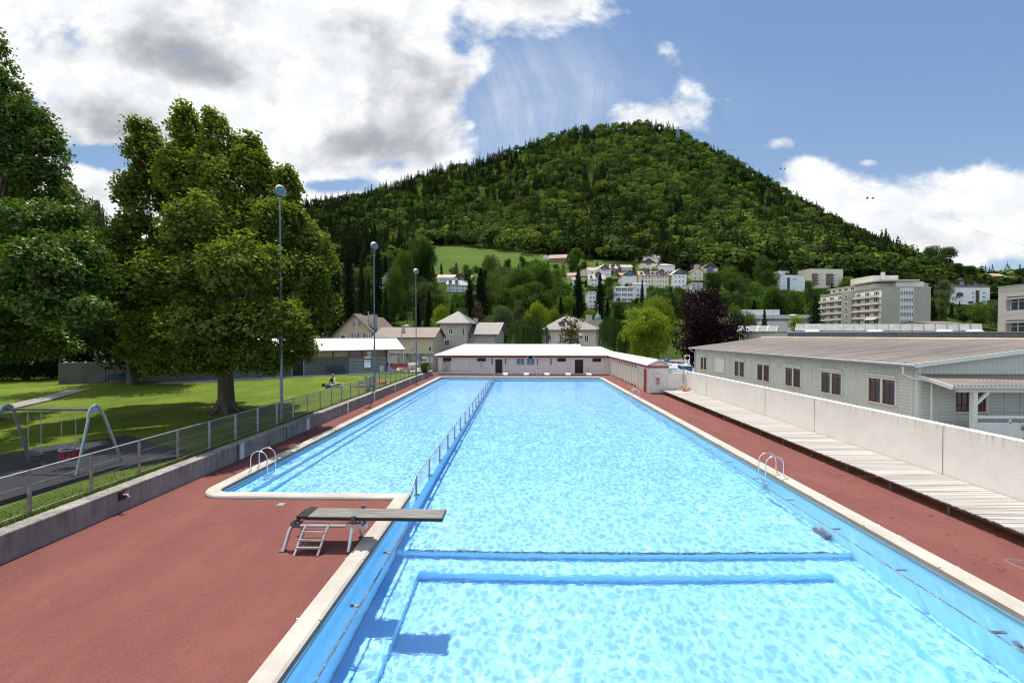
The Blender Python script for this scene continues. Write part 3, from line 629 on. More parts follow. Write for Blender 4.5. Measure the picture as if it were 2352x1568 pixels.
MB().tube([(-11.24 + .055 * math.cos(a), nz.y + .055 * math.sin(a), nz.z + .07) for a in np.linspace(0, 6.28, 11)[:-1]], .012, 6, closed=True).tube([(-11.24, nz.y, nz.z), (-11.24, nz.y, nz.z + .07)], .014, 6).build('hand_wheel', K['signred'], tp)

def fence():
    t = thing('chain_link_fence', 'long wire mesh fence with grey posts along the lawn edge above the pool', 'fence', (-12.0, 7.4, .6))
    ya_, yb_ = PX(68, 1185, -12).y, PX(541, 1010, -12).y; st_ = (yb_ - ya_) / 5; ys = list(np.arange(ya_ - 3 * st_, 52.4, st_))
    for i, y in enumerate(ys):
        m = K['rust'] if y < 15 else K['steel']
        o = MB().box(-12.03, -11.97, y - .025, y + .025, .45, 1.74).build('post', m, t)
        if y < 15: o['label'] = 'rusty fence post'
    MB().tube([(-12, 5.9, 1.72), (-12, 52.0, 1.72)], .021, 8).build('top_rail', K['steel'], t)
    MB().tube([(-12, 5.9, .72), (-12, 52.0, .72)], .012, 6).build('bottom_wire', K['steel'], t)
    for z in (1.05, 1.38): MB().tube([(-11.99, 5.9, z), (-11.99, 52., z)], .004, 4).build('tension_wire', K['steel'], t)
    MB().box(-12.004, -11.996, 5.9, 52.0, .72, 1.71).build('mesh', K['link'], t)
fence()
# ------------------------------------------------------------------ flood light masts
def mast(y, x, ztop, label, spk):
    t = thing('floodlight_mast', label, 'light mast', (x, y, .55), group='floodlight masts along the pool fence')
    MB().tube([(x, y, .5), (x, y, 4.2), (x, y, 4.25), (x, y, ztop - .45)], [.080, .074, .055, .04], 10).build('pole', K['bluepole'], t)
    hd = thing('lamp_head_tmp', None, None); bpy.data.objects.remove(hd)
    ax = Vector((.50, -.62, -.45)).normalized(); c = Vector((x + .02, y, ztop))
    h = MB().lathe([(.04, -.30), (.19, -.27), (.22, -.05), (.24, .10), (.24, .15)], c, 18, ax).build('lamp_head', K['whitemetal'], t)
    MB().lathe([(.0, .155), (.21, .15), (.225, .145)], c, 18, ax).build('lens', K['lens'], h)
    sdir = ax.cross(Vector((0, 0, 1))).normalized()
    MB().tube([c + sdir * .3, c + sdir * .3 + Vector((0, 0, -.2)), c + Vector((0, 0, -.42)), c - sdir * .3 + Vector((0, 0, -.2)), c - sdir * .3], .02, 6).build('yoke', K['steel'], t)
    if spk:
        s = MB().lathe([(.0, -.17), (.16, -.17), (.17, -.12), (.17, .14), (.19, .15), (.19, .2)], (x - .42, y - .02, 3.45), 14); s.build('loudspeaker', K['whitemetal'], t)
        MB().tube([(x, y, 3.2), (x - .3, y, 3.22), (x - .42, y, 3.28)], .022, 6).build('bracket', K['steel'], t)
for (px, py, pt, lab, sp) in ((647, 965, 436, 'tall blue grey floodlight mast in front of the big linden', 0), (860.5, 896.5, 563, 'floodlight mast with a loudspeaker drum beside the fence rubbish bag', 1), (956, 860, 622, 'thinnest and farthest floodlight mast, by the tub planter', 1)):
    b0 = GZ(px, py, .6); mast(b0.y, b0.x, PY(px, pt, b0.y).z, lab, sp)
# ------------------------------------------------------------------ swing set
def swings():
    yc, zt = 13.42, 2.74; cxL, cxR = PY(15.4, 932, yc).x, PY(218, 934, yc).x
    t = thing('swing_set', 'grey steel playground swing with one flat seat and one toddler seat', 'swing', ((cxL + cxR) / 2, yc, .6))
    for cx_ in (cxL, cxR):
        sp = -.16 if cx_ < -15 else .16
        for sg in (-1, 1):
            pts = [(cx_ + sp, yc + sg * .80, .5), (cx_ + sp * .3, yc + sg * .27, 2.3), (cx_, yc + sg * .2, 2.52), (cx_, yc + sg * .12, 2.68), (cx_, yc, zt)]
            MB().tube(pts, .041, 10).build('leg', K['steel'], t)
        MB().add([(cx_ - .012 + d, y, z) for d in (0, .024) for y, z in ((yc - .2, 2.50), (yc + .2, 2.50), (yc + .14, 2.66), (yc, 2.70), (yc - .14, 2.66))], [(0, 4, 3, 2, 1), (5, 6, 7, 8, 9)] + [(i, (i + 1) % 5, 5 + (i + 1) % 5, 5 + i) for i in range(5)]).build('gusset_plate', K['steel'], t)
    MB().tube([(cxL, yc, 2.6), (cxR, yc, 2.6)], .045, 10).build('top_bar', K['darksteel'], t)
    def chain(par, a, b):
        a, b = Vector(a), Vector(b); m = MB(); n = int((b - a).length / .055)
        d = (b - a).normalized(); s1 = d.cross(Vector((0, 1, 0))).normalized(); s2 = d.cross(s1)
        for i in range(n):
            p = a + (b - a) * ((i + .5) / n); s_ = s1 if i % 2 else s2
            m.tube([p + d * .032 + s_ * .0, p + s_ * .014 + d * .015, p + s_ * .014 - d * .015, p - d * .032, p - s_ * .014 - d * .015, p - s_ * .014 + d * .015], .0055, 4, closed=True)
        m.build('chain', K['steel'], par)
    sx = (PY(61.5, 950, yc).x + PY(96, 950, yc).x) / 2
    st = MB().box(sx - .25, sx + .25, yc - .09, yc + .09, 1.10, 1.135).build('swing_seat', K['blackp'], t, label='flat black swing seat', bevel=.012)
    for q in (-.23, .23): chain(st, (sx + q, yc, 2.56), (sx + q * .9, yc, 1.13))
    tx = (PY(139.7, 950, yc).x + PY(174.3, 950, yc).x) / 2
    sd = MB().tube([(tx + .26 * math.cos(a), yc + .2 * math.sin(a), 1.28) for a in np.linspace(0, 6.28, 19)[:-1]], .032, 8, closed=True).build('toddler_seat', K['cgrey'], t, label='toddler swing seat with red bars')
    for a in np.linspace(0, 6.28, 10)[:-1]:
        MB().tube([(tx + .25 * math.cos(a), yc + .19 * math.sin(a), 1.26), (tx + .21 * math.cos(a), yc + .16 * math.sin(a), .98)], .03, 6).build('red_bar', K['signred'], sd)
    MB().box(tx - .2, tx + .2, yc - .15, yc + .15, .95, .985).build('seat_base', K['blackp'], sd)
    for q in (-.24, .24):
        chain(sd, (tx + q, yc, 2.56), (tx + q, yc, 1.52)); 
        for r_ in (-.12, .12): chain(sd, (tx + q, yc, 1.52), (tx + q * .8, yc + r_, 1.3))
swings()
# ------------------------------------------------------------------ springboard
def springboard():
    yb0, yb1, zb = 9.85, 10.36, .72
    xl, xr = PY(690, 1195, yb0).x, PY(1015, 1195, yb0).x
    t = thing('springboard', 'low grey springboard on tube legs with a small ladder, over the pool edge', 'diving board', (-5, 10.1, 0))
    bo = MB().box(xl + .16, xr, yb0, yb1, zb - .015, zb + .02).build('board', K['board'], t, bevel=.008)
    MB().box(xl + .1, xr + .01, yb0 - .012, yb0 + .014, zb - .06, zb + .005).box(xl + .1, xr + .01, yb1 - .014, yb1 + .012, zb - .06, zb + .005).box(xr, xr + .018, yb0, yb1, zb - .05, zb + .01).build('edge_rail', K['blackp'], bo)
    MB().box(xl - .04, xl + .17, yb0 - .02, yb1 + .02, zb - .02, zb + .032).build('end_plate', K['blackp'], bo)
    for y in (9.92, 10.05, 10.17, 10.29): MB().box(xl - .12, xl - .02, y - .025, y + .025, zb - .06, zb + .01).build('clamp', K['blackp'], bo)
    fz = .535
    x0, x1 = xl - .22, PY(838, 1213, 9.8).x - .12; xg = PY(803, 1240, 9.75).x; xf = PY(812, 1200, 9.8).x
    for y, yf in ((9.86, 9.68), (10.36, 10.46)):
        pts = [(x0 - .10, yf, .0), (x0 - .03, y + (yf - y) * .2, fz - .13), (x0 + .01, y + (yf - y) * .05, fz - .04), (x0 + .09, y, fz), (xg, y, fz), (x1 + .12, y, fz)]
        MB().tube(pts, .046, 10).build('side_rail', K['boardframe'], t)
        MB().tube([(xg + .02, y, fz - .02), (xg, yf, .0)], .042, 10).build('leg', K['boardframe'], t)
        MB().box(xg - .12, x1 + .14, y - .05, y + .05, fz - .06, fz + .06).build('fulcrum_track', K['boardframe'], t)
        MB().box(x0 - .0, x0 + .22, y - .05, y + .05, fz - .05, fz + .08).build('rear_bracket', K['darksteel'], t)
        for xx in (x0 - .1, xg): MB().box(xx - .07, xx + .07, yf - .06, yf + .06, -.0, .02).build('foot_plate', K['darksteel'], t)
    MB().box(x0 + .06, x0 + .12, 9.8, 10.42, fz + .04, zb - .05).build('rear_crossbar', K['darksteel'], t)
    MB().bar((xf, 9.76, fz + .11), (xf, 10.46, fz + .11), .06, .09).build('fulcrum_bar', K['darksteel'], t)
    MB().bar((x1 + .07, 9.76, fz + .07), (x1 + .07, 10.44, fz + .08), .05, .06).build('front_crossbar', K['darksteel'], t)
    for y in (9.79, 10.42): MB().box(xf - .05, xf + .05, y - .035, y + .035, fz + .08, zb + .07).build('fulcrum_post', K['darksteel'], t)
    # ladder
    lx0, lx1 = PY(687, 1240, 9.6).x, PY(740, 1240, 9.6).x
    for x, dx_ in ((lx0, -.06), (lx1, -.06)):
        MB().tube([(x + dx_, 9.50, .0), (x, 9.74, fz - .14), (x + .04, 9.79, fz - .02), (x + .10, 9.86, fz + .03)], .03, 8).build('ladder_stile', K['boardframe'], t)
    for i, q in enumerate((.30, .58, .88)):
        y = 9.50 + .28 * q; z = (fz - .04) * q
        MB().box(lx0 - .06 + .05 * q, lx1 - .04 + .05 * q, y - .05, y + .05, z - .018, z + .018).build('step', K['boardframe'], t)
springboard()
# ------------------------------------------------------------------ pool ladders
def pool_ladder(x, ya, yb, side, label, lean=.0):
    """side +1: the water lies towards -x"""
    t = thing('pool_ladder', label, 'pool ladder', (x, (ya + yb) / 2, .08), group='steel pool ladders')
    for y in (ya, yb):
        P_ = [(x, y, .06), (x, y, .5)] + [(x - side * (.31 - .31 * math.cos(a)), y, .5 + .30 * math.sin(a)) for a in np.linspace(.3, math.pi, 9)] + [(x - side * .62, y, .15), (x - side * .62, y, -.02), (x - side * .58, y, -.10), (x - side * .50, y, -.16), (x - side * .49, y, -.3), (x - side * .49, y, -1.15)]
        MB().tube(P_, .021, 8).build('handrail', K['stainless'], t)
        MB().lathe([(.05, 0), (.05, .012), (.02, .02)], (x, y, .085), 12).build('base_flange', K['stainless'], t)
    for z in (-.17, -.4, -.63, -.86, -1.1): MB().box(x - side * .49 - .035, x - side * .49 + .035, ya, yb, z - .015, z + .015).build('step', K['stainless'], t)
pool_ladder(9.04, 15.03, 15.47, 1, 'pool ladder nearest the wooden platform with a drain below it')
pool_ladder(9.08, 33.5, 34.0, 1, 'distant pool ladder just below the row of shower cabins')
pool_ladder(-9.93, 15.18, 15.68, -1, 'pool ladder half in tree shade at the shallow corner')
def end_ladder():
    xa, xb = PY(1233, 850, 50.85).x, PY(1239.5 + 1, 850, 50.85).x
    t = thing('pool_ladder', 'pool ladder between two starting blocks at the far end', 'pool ladder', ((xa + xb) / 2, 50.85, .08), group='steel pool ladders')
    for x in (xa, xb):
        P_ = [(x, 50.85, .06), (x, 50.85, .7)] + [(x, 50.85 - (.3 - .3 * math.cos(a)), .7 + .3 * math.sin(a)) for a in np.linspace(.3, math.pi, 7)] + [(x, 50.25, -.1), (x, 50.3, -1.2)]
        MB().tube(P_, .022, 8).build('handrail', K['stainless'], t)
    for z in (-.15, -.4, -.7): MB().box(xa, xb, 50.24, 50.32, z - .015, z + .015).build('step', K['stainless'], t)
end_ladder()
# ------------------------------------------------------------------ dividing railing in the water
def railing():
    t = thing('pool_railing', 'low grey railing standing in the water between the two pools', 'railing', (-3.5, 13.1, -.2))
    ys = list(np.arange(13.75, 50.2, 1.93))
    for y in ys:
        MB().box(-3.53, -3.47, y - .022, y + .022, -.62, .43).box(-3.56, -3.38, y - .045, y + .045, -.26, -.16).build('post', K['steel'], t)
    MB().tube([(-3.5, 13.0, .06), (-3.5, 13.3, .28), (-3.5, 13.75, .44), (-3.5, 50.4, .44)], .024, 8).build('top_rail', K['steel'], t)
    for z in (.3, .16, .02, -.1): MB().tube([(-3.5, 13.1, min(z, .0)), (-3.5, 13.75, z), (-3.5, 50.4, z)], .008, 5).build('wire', K['steel'], t)
railing()
# ------------------------------------------------------------------ starting blocks
def block(px, label):
    x = PY(px, 860, 51.25).x
    t = thing('starting_block', label, 'starting block', (x, 51.25, 0), group='starting blocks at the far pool end')
    m = MB(); m.add([(-.3 + x, 50.98, .38), (.3 + x, 50.98, .38), (.3 + x, 51.5, .46), (-.3 + x, 51.5, .46), (-.3 + x, 50.98, .28), (.3 + x, 50.98, .28), (.3 + x, 51.5, .36), (-.3 + x, 51.5, .36)], [(0, 1, 2, 3), (7, 6, 5, 4), (0, 4, 5, 1), (1, 5, 6, 2), (2, 6, 7, 3), (3, 7, 4, 0)])
    m.build('platform', K['white'], t, bevel=.012)
    MB().box(x - .17, x + .17, 51.1, 51.42, -.02, .33).build('pedestal', K['boardframe'], t)
for px, lab in zip((1160.8, 1208.8, 1256.4, 1304.7, 1352.5), ('starting block next to the dividing railing', 'starting block between the railing lane and the far ladder', 'middle starting block just beyond the far ladder', 'starting block in front of the wide dark doorway side wall', 'starting block nearest the shower cabins')): block(px, lab)

# ------------------------------------------------------------------ boundary wall and platforms on the far deck side
Yw = 37.3
t = thing('boundary_wall', 'long pale rendered concrete wall behind the wooden platform', 'wall', (14.1, 20, 0))
w = MB(); w.add([(x, y, z) for x in (14.0, 14.28) for y, zt_ in ((-3, 2.1), (Yw + .2, 1.92)) for z in (-.05, zt_)], [(0, 1, 3, 2), (4, 6, 7, 5), (0, 4, 5, 1), (2, 3, 7, 6), (1, 5, 7, 3), (0, 2, 6, 4)])
w.build('wall_body', K['whiteconc'], t, bevel=.02)
w = MB(); w.box(12.52, 14.0, Yw, Yw + .2, -.05, 1.72); w.build('return_panel', K['beige'], t)
w = MB(); w.box(12.6, 14.28, Yw + .45, Yw + .6, .3, 2.0).box(14.1, 14.28, Yw + .2, 56, .3, 1.9).build('rear_wall', K['whiteconc'], t)
for y in (33.0, 25.1, 20.9, 14.6): MB().box(13.99, 13.998, y - .005, y + .005, .0, 2.0).build('joint', K['darkconc'], t)
def platform(y0, y1, label, z=.35):
    t = thing('sunbathing_platform', label, 'wooden platform', (12.9, (y0 + y1) / 2, 0), group='wooden sunbathing platforms along the wall')
    m = MB(); y = y0
    r_ = random.Random(int(y0 * 10))
    while y < y1 - .05:
        dz = r_.uniform(-.004, .004); dx_ = r_.uniform(-.02, .02)
        m.box(11.75 + dx_, 13.97, y, min(y + .088, y1), z - .03 + dz, z + dz); y += .104
    m.build('decking', K['wetslat'], t)
    for x in (11.84, 12.85, 13.8): MB().box(x - .03, x + .03, y0 + .02, y1 - .02, z - .11, z - .032).build('bearer', K['timber'], t)
    y = y0 + .35
    while y < y1:
        for x in (11.86, 13.8):
            MB().box(x - .03, x + .03, y - .035, y + .035, 0, z - .11).box(x - .06, x + .06, y - .06, y + .06, 0, .012).build('leg', K['darksteel'], t)
        y += 1.9
platform(26.1, 37.2, 'far section of the low wooden sunbathing platform, where a woman lies')
platform(15.55, 26.05, 'middle section of the low wooden sunbathing platform', .345)
platform(4.2, 15.5, 'nearest section of the low wooden sunbathing platform', .355)
gr = GZ(646, 1158); solo('drain_grate', MB().box(gr.x - .1, gr.x + .1, gr.y - .1, gr.y + .1, .0, .012), K['zinc'], 'small square drain cover in the red paving by the shallow corner', 'drain cover', 'drain covers in the paving')
gr = GZ(2062, 1233); solo('drain_grate', MB().box(gr.x - .12, gr.x + .12, gr.y - .12, gr.y + .12, .0, .012), K['zinc'], 'small square drain cover in the red paving by the long coping', 'drain cover', 'drain covers in the paving')
h0 = GZ(2305, 1286); hm = MB()
for a, b in (((0, 0), (1.2, 0)), ((0, 0), (0, -.9)), ((0, -.9), (1.2, -.9)), ((1.2, 0), (1.2, -.9))): hm.bar((h0.x + a[0], h0.y + a[1], .004), (h0.x + b[0], h0.y + b[1], .004), .02, .02)
solo('floor_hatch', hm, K['zinc'], 'metal framed hatch set in the red paving below the platform', 'hatch')
for i, (px, py) in enumerate(((1534, 908), (1540, 909))):
    p = GZ(px, py); solo('sandal', MB().prism([(p.x + .05 * math.cos(a), p.y + .13 * math.sin(a)) for a in np.linspace(0, 6.28, 11)[:-1]], 0, .03), K['cgrey'], 'dark flip flop lying on the red paving by the platform', 'sandal', 'flip flops')
# ------------------------------------------------------------------ pool hall at the far end
FY = 55.0
fx = lambda x: PY((1650 + x / 2.94) / 1.7415, 840, FY).x
fz = lambda y: PY(1200, (1200 + y / 2.94) / 1.7415, FY).z
def hall():
    xa, xb = fx(303), 10.92
    t = thing('pool_hall', 'long beige changing hall with white roof and red fascia at the far pool end', 'changing hall', ((xa + xb) / 2, FY, 0))
    MB().box(xa, xb + 1.7, FY, FY + 8, -.05, 2.46).build('wall', K['beige'], t)
    r = MB(); ye, yr = FY - .4, FY + 4.; ze = 2.5
    rl, rr = PY(1066.6, 790, yr), PY(1331, 790, yr); l1, l2 = PY(1344, 795.5, yr), PY(1379, 795.5, yr)
    zr = rl.z; zl = l1.z; el = (xa - .45, ye, ze); em = (l1.x, ye, ze); er = (10.75, ye, ze); yb = 2 * yr - ye
    r.slab([el, em, (rr.x, yr, zr), (rl.x, yr, zr)], .06); r.slab([(xa - .45, yb, ze), (l1.x, yb, ze), (rr.x, yr, zr), (rl.x, yr, zr)], .06)
    r.slab([el, (rl.x, yr, zr), (xa - .45, yb, ze)], .06); r.slab([(l1.x - .02, ye + .1, ze + .01), (rr.x, yr, zr), (l1.x - .02, yb - .1, ze + .01)], .04)
    r.slab([em, er, (l2.x, yr, zl), (l1.x - .5, yr, zl)], .062); r.slab([(l1.x, yb, ze), (13, yb, ze), (l2.x + .3, yr, zl), (l1.x - .5, yr, zl)], .062); r.slab([er, (12.9, ye + 1, ze), (13, yb, ze), (l2.x, yr, zl)], .05)
    for i in range(21):
        x = xa + .5 + i * 1.03
        if x < l1.x - .3:
            q = min(1, max(.05, (x - (xa - .4)) / (rl.x - xa + .4)))
            r.bar((x, ye + .02, ze + .012), (x, ye + (yr - ye) * q, ze + .012 + (zr - ze) * q), .025, .025)
    r.build('roof', K['whiteroof'], t)
    MB().box(xa - .1, 10.9, FY - .035, FY - .002, fz(676), fz(651)).build('fascia', K['fascia'], t)
    MB().tube([(xa - .47, ye - .03, ze - .07), (10.7, ye - .03, ze - .07)], .055, 8).tube([(fx(2275), ye, ze - .1), (fx(2262), FY - .06, ze - .3), (fx(2262), FY - .06, 0)], .035, 6).tube([(xa - .4, ye, ze - .1), (xa + .02, FY - .06, ze - .3), (xa + .02, FY - .06, 0)], .035, 6).build('gutter', K['white'], t)
    for x in (345, 482, 543, 672, 700, 750, 872, 907, 965, 1068, 1120, 1212, 1327, 1444, 1492, 1603, 1660, 1690, 1815, 1850, 1898, 2020, 2058, 2108, 2238): MB().box(fx(x) - .03, fx(x) + .03, FY - .03, FY - .001, 0.02, fz(675)).build('batten', K['beigetrim'], t)
    MB().box(xa, 10.9, FY - .026, FY - .001, .02, .12).build('plinth', K['beigetrim'], t)
    def rect(n, x0, x1, y0, y1, m, d=.012): return MB().box(fx(x0), fx(x1), FY - d, FY + .0, max(.02, fz(y1)), fz(y0)).build(n, m, t)
    for a in ((357, 458, 677, 720), (762, 862, 680, 720), (1702, 1803, 680, 722), (2115, 2217, 680, 724)):
        o = rect('vent_opening', *a, K['black']); x0, x1, z0, z1 = fx(a[0]), fx(a[1]), fz(a[3]), fz(a[2])
        f = MB()
        for q in ((x0 - .04, x1 + .04, z0 - .05, z0), (x0 - .04, x1 + .04, z1, z1 + .04), (x0 - .05, x0, z0, z1), (x1, x1 + .05, z0, z1)): f.box(q[0], q[1], FY - .045, FY - .002, q[2], q[3])
        f.build('frame', K['beigetrim'], o)
    for nm, a, m in (('door', (558, 658, 698, 866), 'beige'), ('doorway', (974, 1058, 697, 866), 'black'), ('doorway', (1908, 2008, 698, 871), 'black'), ('door', (1128, 1205, 690, 868), 'beige'), ('door', (1500, 1595, 690, 868), 'beige')):
        o = rect(nm, *a, K[m], .02 if m == 'beige' else .012); x0, x1, z1 = fx(a[0]), fx(a[1]), fz(a[2]); f = MB()
        for q in ((x0 - .09, x0, .02, z1 + .08), (x1, x1 + .09, .02, z1 + .08), (x0, x1, z1, z1 + .08)): f.box(q[0], q[1], FY - .055, FY - .002, q[2], q[3])
        f.build('frame', K['beigetrim'], o)
        if m == 'beige': MB().box(x1 - .16, x1 - .08, FY - .08, FY - .02, 1.0, 1.04).box(x1 - .15, x1 - .12, FY - .03, FY - .018, .9, 1.15).build('handle', K['stainless'], o)
    for x0, x1, n in ((924, 952, 0), (1082, 1108, 0), (1457, 1482, 0), (1613, 1641, 0), (1222, 1318, 1), (1340, 1434, 1)):
        window(t, ((fx(x0) + fx(x1)) / 2, FY, (fz(682) + fz(760)) / 2), (1, 0, 0), (0, -1, 0), fx(x1) - fx(x0), fz(682) - fz(760), K['beigetrim'], K['blueglass'], n, 0, .05, .05, world=True)
    MB().tube([(fx(2052), FY - .1, .9), (fx(2062), FY - .1, .88), (fx(2062), FY - .1, 0)], .04, 6).build('standpipe', K['zinc'], t)
hall()
c = Vector((fx(1386), FY - .06, fz(668)))
t = thing('wall_clock', 'round white clock on the red fascia of the changing hall', 'clock', c)
MB().lathe([(.25, -.03), (.26, .02), (.25, .05)], c, 20, Vector((0, -1, 0))).build('case', K['steel'], t)
MB().lathe([(.0, .052), (.23, .052)], c, 20, Vector((0, -1, 0))).build('dial', K['white'], t)
MB().bar(c + Vector((0, -.056, 0)), c + Vector((.02, -.056, .18)), .02, .006).bar(c + Vector((0, -.056, 0)), c + Vector((-.1, -.056, .05)), .025, .006).build('hand', K['blackp'], t)
for i, x in enumerate((1423, 1438)):
    c = Vector((fx(x), FY - .08, fz(664))); solo('wall_spotlight', MB().lathe([(.03, -.08), (.07, .04), (.09, .08)], c, 10, Vector((.3 * (1 if i else -1), -1, -.4))), K['zinc'], 'small horn shaped lamp on the fascia just beside the clock', 'lamp', 'twin lamps on the fascia')
c = Vector((fx(1352), FY - .07, fz(664))); solo('security_camera', MB().box(c.x - .12, c.x + .06, c.y - .06, c.y + .06, c.z - .05, c.z + .05).tube([c, c + Vector((0, .07, 0))], .02, 6), K['white'], 'small white box camera on the red fascia beside the clock', 'camera')
def poster(nm, x0, x1, y0, y1, lab, motifs):
    t = thing(nm, lab, 'notice', (fx((x0 + x1) / 2), FY - .05, fz((y0 + y1) / 2)))
    MB().box(fx(x0), fx(x1), FY - .055, FY - .03, fz(y1), fz(y0)).build('panel', K['white'], t)
    m = MB()
    for a, b, c_, d in motifs: m.box(fx(x0 + (x1 - x0) * a), fx(x0 + (x1 - x0) * b), FY - .058, FY - .0545, fz(y0 + (y1 - y0) * d), fz(y0 + (y1 - y0) * c_))
    m.build('print', K['signblue'], t)
poster('notice_poster', 790, 834, 735, 795, 'white poster with blue pictograms under a dark vent of the changing hall', [(.1, .9, .04, .1), (.1, .25, .22, .4), (.35, .5, .2, .42), (.6, .72, .24, .4), (.78, .9, .22, .38), (.15, .45, .56, .76), (.55, .85, .58, .78), (.1, .5, .86, .9)])
poster('notice_poster', 1518, 1575, 710, 752, 'pale notice sheet with blue top edge on a beige door of the changing hall', [(.03, .97, .02, .12), (.1, .6, .3, .34), (.1, .8, .45, .49), (.1, .7, .6, .64)])
for x, rx_, n, lab in ((378, .21, 5, 'thick green garden hose coiled on the changing hall wall'), (422, .19, 3, 'thin green garden hose coil beside the thicker one')):
    m = MB(); cx_, cz = fx(x), (fz(720) + fz(838)) / 2; h = (fz(720) - fz(838)) / 2
    m.tube([(cx_ + (rx_ - .01 * (i % 3)) * math.cos(a), FY - .08 - .018 * (i % 4), cz + (h - .015 * (i % 3)) * math.sin(a)) for i, a in enumerate(np.linspace(0, 2 * math.pi * n, 22 * n))], .02 if n > 4 else .014, 5)
    m.box(cx_ - .05, cx_ + .05, FY - .12, FY - .03, cz + h - .04, cz + h - .0)
    solo('garden_hose', m, K['hose'], lab, 'garden hose', 'hoses on the changing hall')
# ------------------------------------------------------------------ wing with shower cabins
def wing():
    X0, X1, ya, yb, ze = 10.92, 12.58, 37.4, 54.95, 2.36
    t = thing('cabin_wing', 'narrow white roofed wing of shower cabins along the right pool end', 'cabin building', (11.7, 46, 0))
    MB().box(X0, X1, ya, yb, -.04, ze).build('wall', K['wingpaint'], t)
    xr, zr = (X0 + X1) / 2, 2.9
    MB().add([(X0, ya - .005, ze), (X1, ya - .005, ze), (xr, ya - .005, zr - .05)], [(0, 1, 2)]).add([(X0 - .001, ya, ze), (X1, ya, ze), (xr, ya, zr - .05)], [(2, 1, 0)]).build('gable', K['beige'], t)
    r = MB(); r.slab([(X0 - .25, ya - .2, ze + .06), (X0 - .25, yb + 1, ze + .06), (xr, yb + 3, zr), (xr, ya - .2, zr)], .05); r.slab([(X1 + .25, ya - .2, ze + .06), (X1 + .25, yb + 1, ze + .06), (xr, yb + 3, zr), (xr, ya - .2, zr)], .05)
    for i in range(18): r.bar((X0 - .24, ya + i, ze + .075), (xr, ya + i, zr + .015), .03, .03)
    r.build('roof', K['whiteroof'], t)
    MB().bar((X0 - .25, ya - .215, ze + .03), (xr, ya - .215, zr - .03), .02, .09).bar((X1 + .25, ya - .215, ze + .03), (xr, ya - .215, zr - .03), .02, .09).build('verge_trim', K['zinc'], t)
    MB().box(X0 - .03, X1 + .03, ya - .035, ya - .006, ze - .2, ze).box(X0 - .036, X0 - .006, ya, yb, ze - .2, ze).build('fascia', K['fascia'], t)
    ov = lambda x: (2400 + x / 4.704) / 1.7415
    ed = [PX(ov(x), 850, X0 - .03).y for x in (228, 268, 308, 350, 393, 438, 486, 537, 590, 648, 712)]
    for i, y in enumerate(ed):
        MB().box(X0 - .16, X0, y - .035, y + .035, .02, ze - .22).build('partition', K['beigetrim'], t)
        if i:
            y1, y0 = ed[i - 1] - .06, y + .06
            d = MB().box(X0 - .02, X0 - .003, y0, y1, .16, 1.75).build('cabin_door', K['white'], t)
            MB().box(X0 - .018, X0 - .002, y0, y1, .02, .155).build('foot_gap', K['black'], d)
            window(t, (X0, (y0 + y1) / 2, 1.98), (0, 1, 0), (-1, 0, 0), y1 - y0 - .05, .34, K['beigetrim'], K['glass'], 0, 0, .04, .04, world=True)
    y0, y1 = PX(ov(872), 850, X0).y, PX(ov(838), 850, X0).y
    MB().box(X0 - .02, X0 + .0, y0, y1, .03, 2.0).build('doorway', K['black'], t)
    MB().ob((X0 - .08, y0 + .05, 1.0), (0, 1, 0), (1, 0, 0), (0, 0, 1), .03, .14, .98).build('door', K['fascia'], t)
    for y in (ya + .02, PX(ov(775), 850, X0).y): MB().box(X0 - .04, X0, y, y + .06, .02, ze - .2).build('batten', K['beigetrim'], t)
    MB().box(X1 - .12, X1 - .06, ya - .03, ya - .002, .02, ze - .2).box(X0 + .02, X0 + .08, ya - .03, ya - .002, .02, ze - .2).box(X0, X1, ya - .028, ya - .002, .02, .1).build('batten', K['beigetrim'], t)
wing()
wy = 37.38
zc = lambda x, y: PY((2600 + x / 6.535) / 1.7415, (1400 + y / 6.535) / 1.7415, wy)
a, b = zc(103, 590), zc(280, 715)
t = thing('notice_board', 'grey framed double notice board on the end wall of the cabin wing', 'notice board', (a + b) / 2)
MB().box(a.x, b.x, wy - .07, wy - .03, b.z, a.z).build('frame', K['zinc'], t)
for q0, q1 in ((.09, .47), (.53, .91)): MB().box(a.x + (b.x - a.x) * q0, a.x + (b.x - a.x) * q1, wy - .075, wy - .068, b.z + .06, a.z - .06).build('sheet', K['cream_towel'], t)
c = zc(198, 810)
t = thing('net_bag', 'pink and red string bag hanging below the notice board', 'bag', c)
MB().lathe([(.0, -.2), (.1, -.17), (.16, -.05), (.15, .07), (.08, .12), (.0, .13)], c + Vector((0, -.1, 0)), 12).build('bag_body', M('pink_net', (.60, .38, .40), (.5, .2, .22), 30., .8), t)
MB().lathe([(.14, .09), (.09, .16), (.02, .27)], c + Vector((0, -.1, 0)), 10).tube([c + Vector((-.05, -.1, -.15)), c + Vector((-.06, -.1, -.36))], .02, 5).build('drawstring', K['signred'], t)
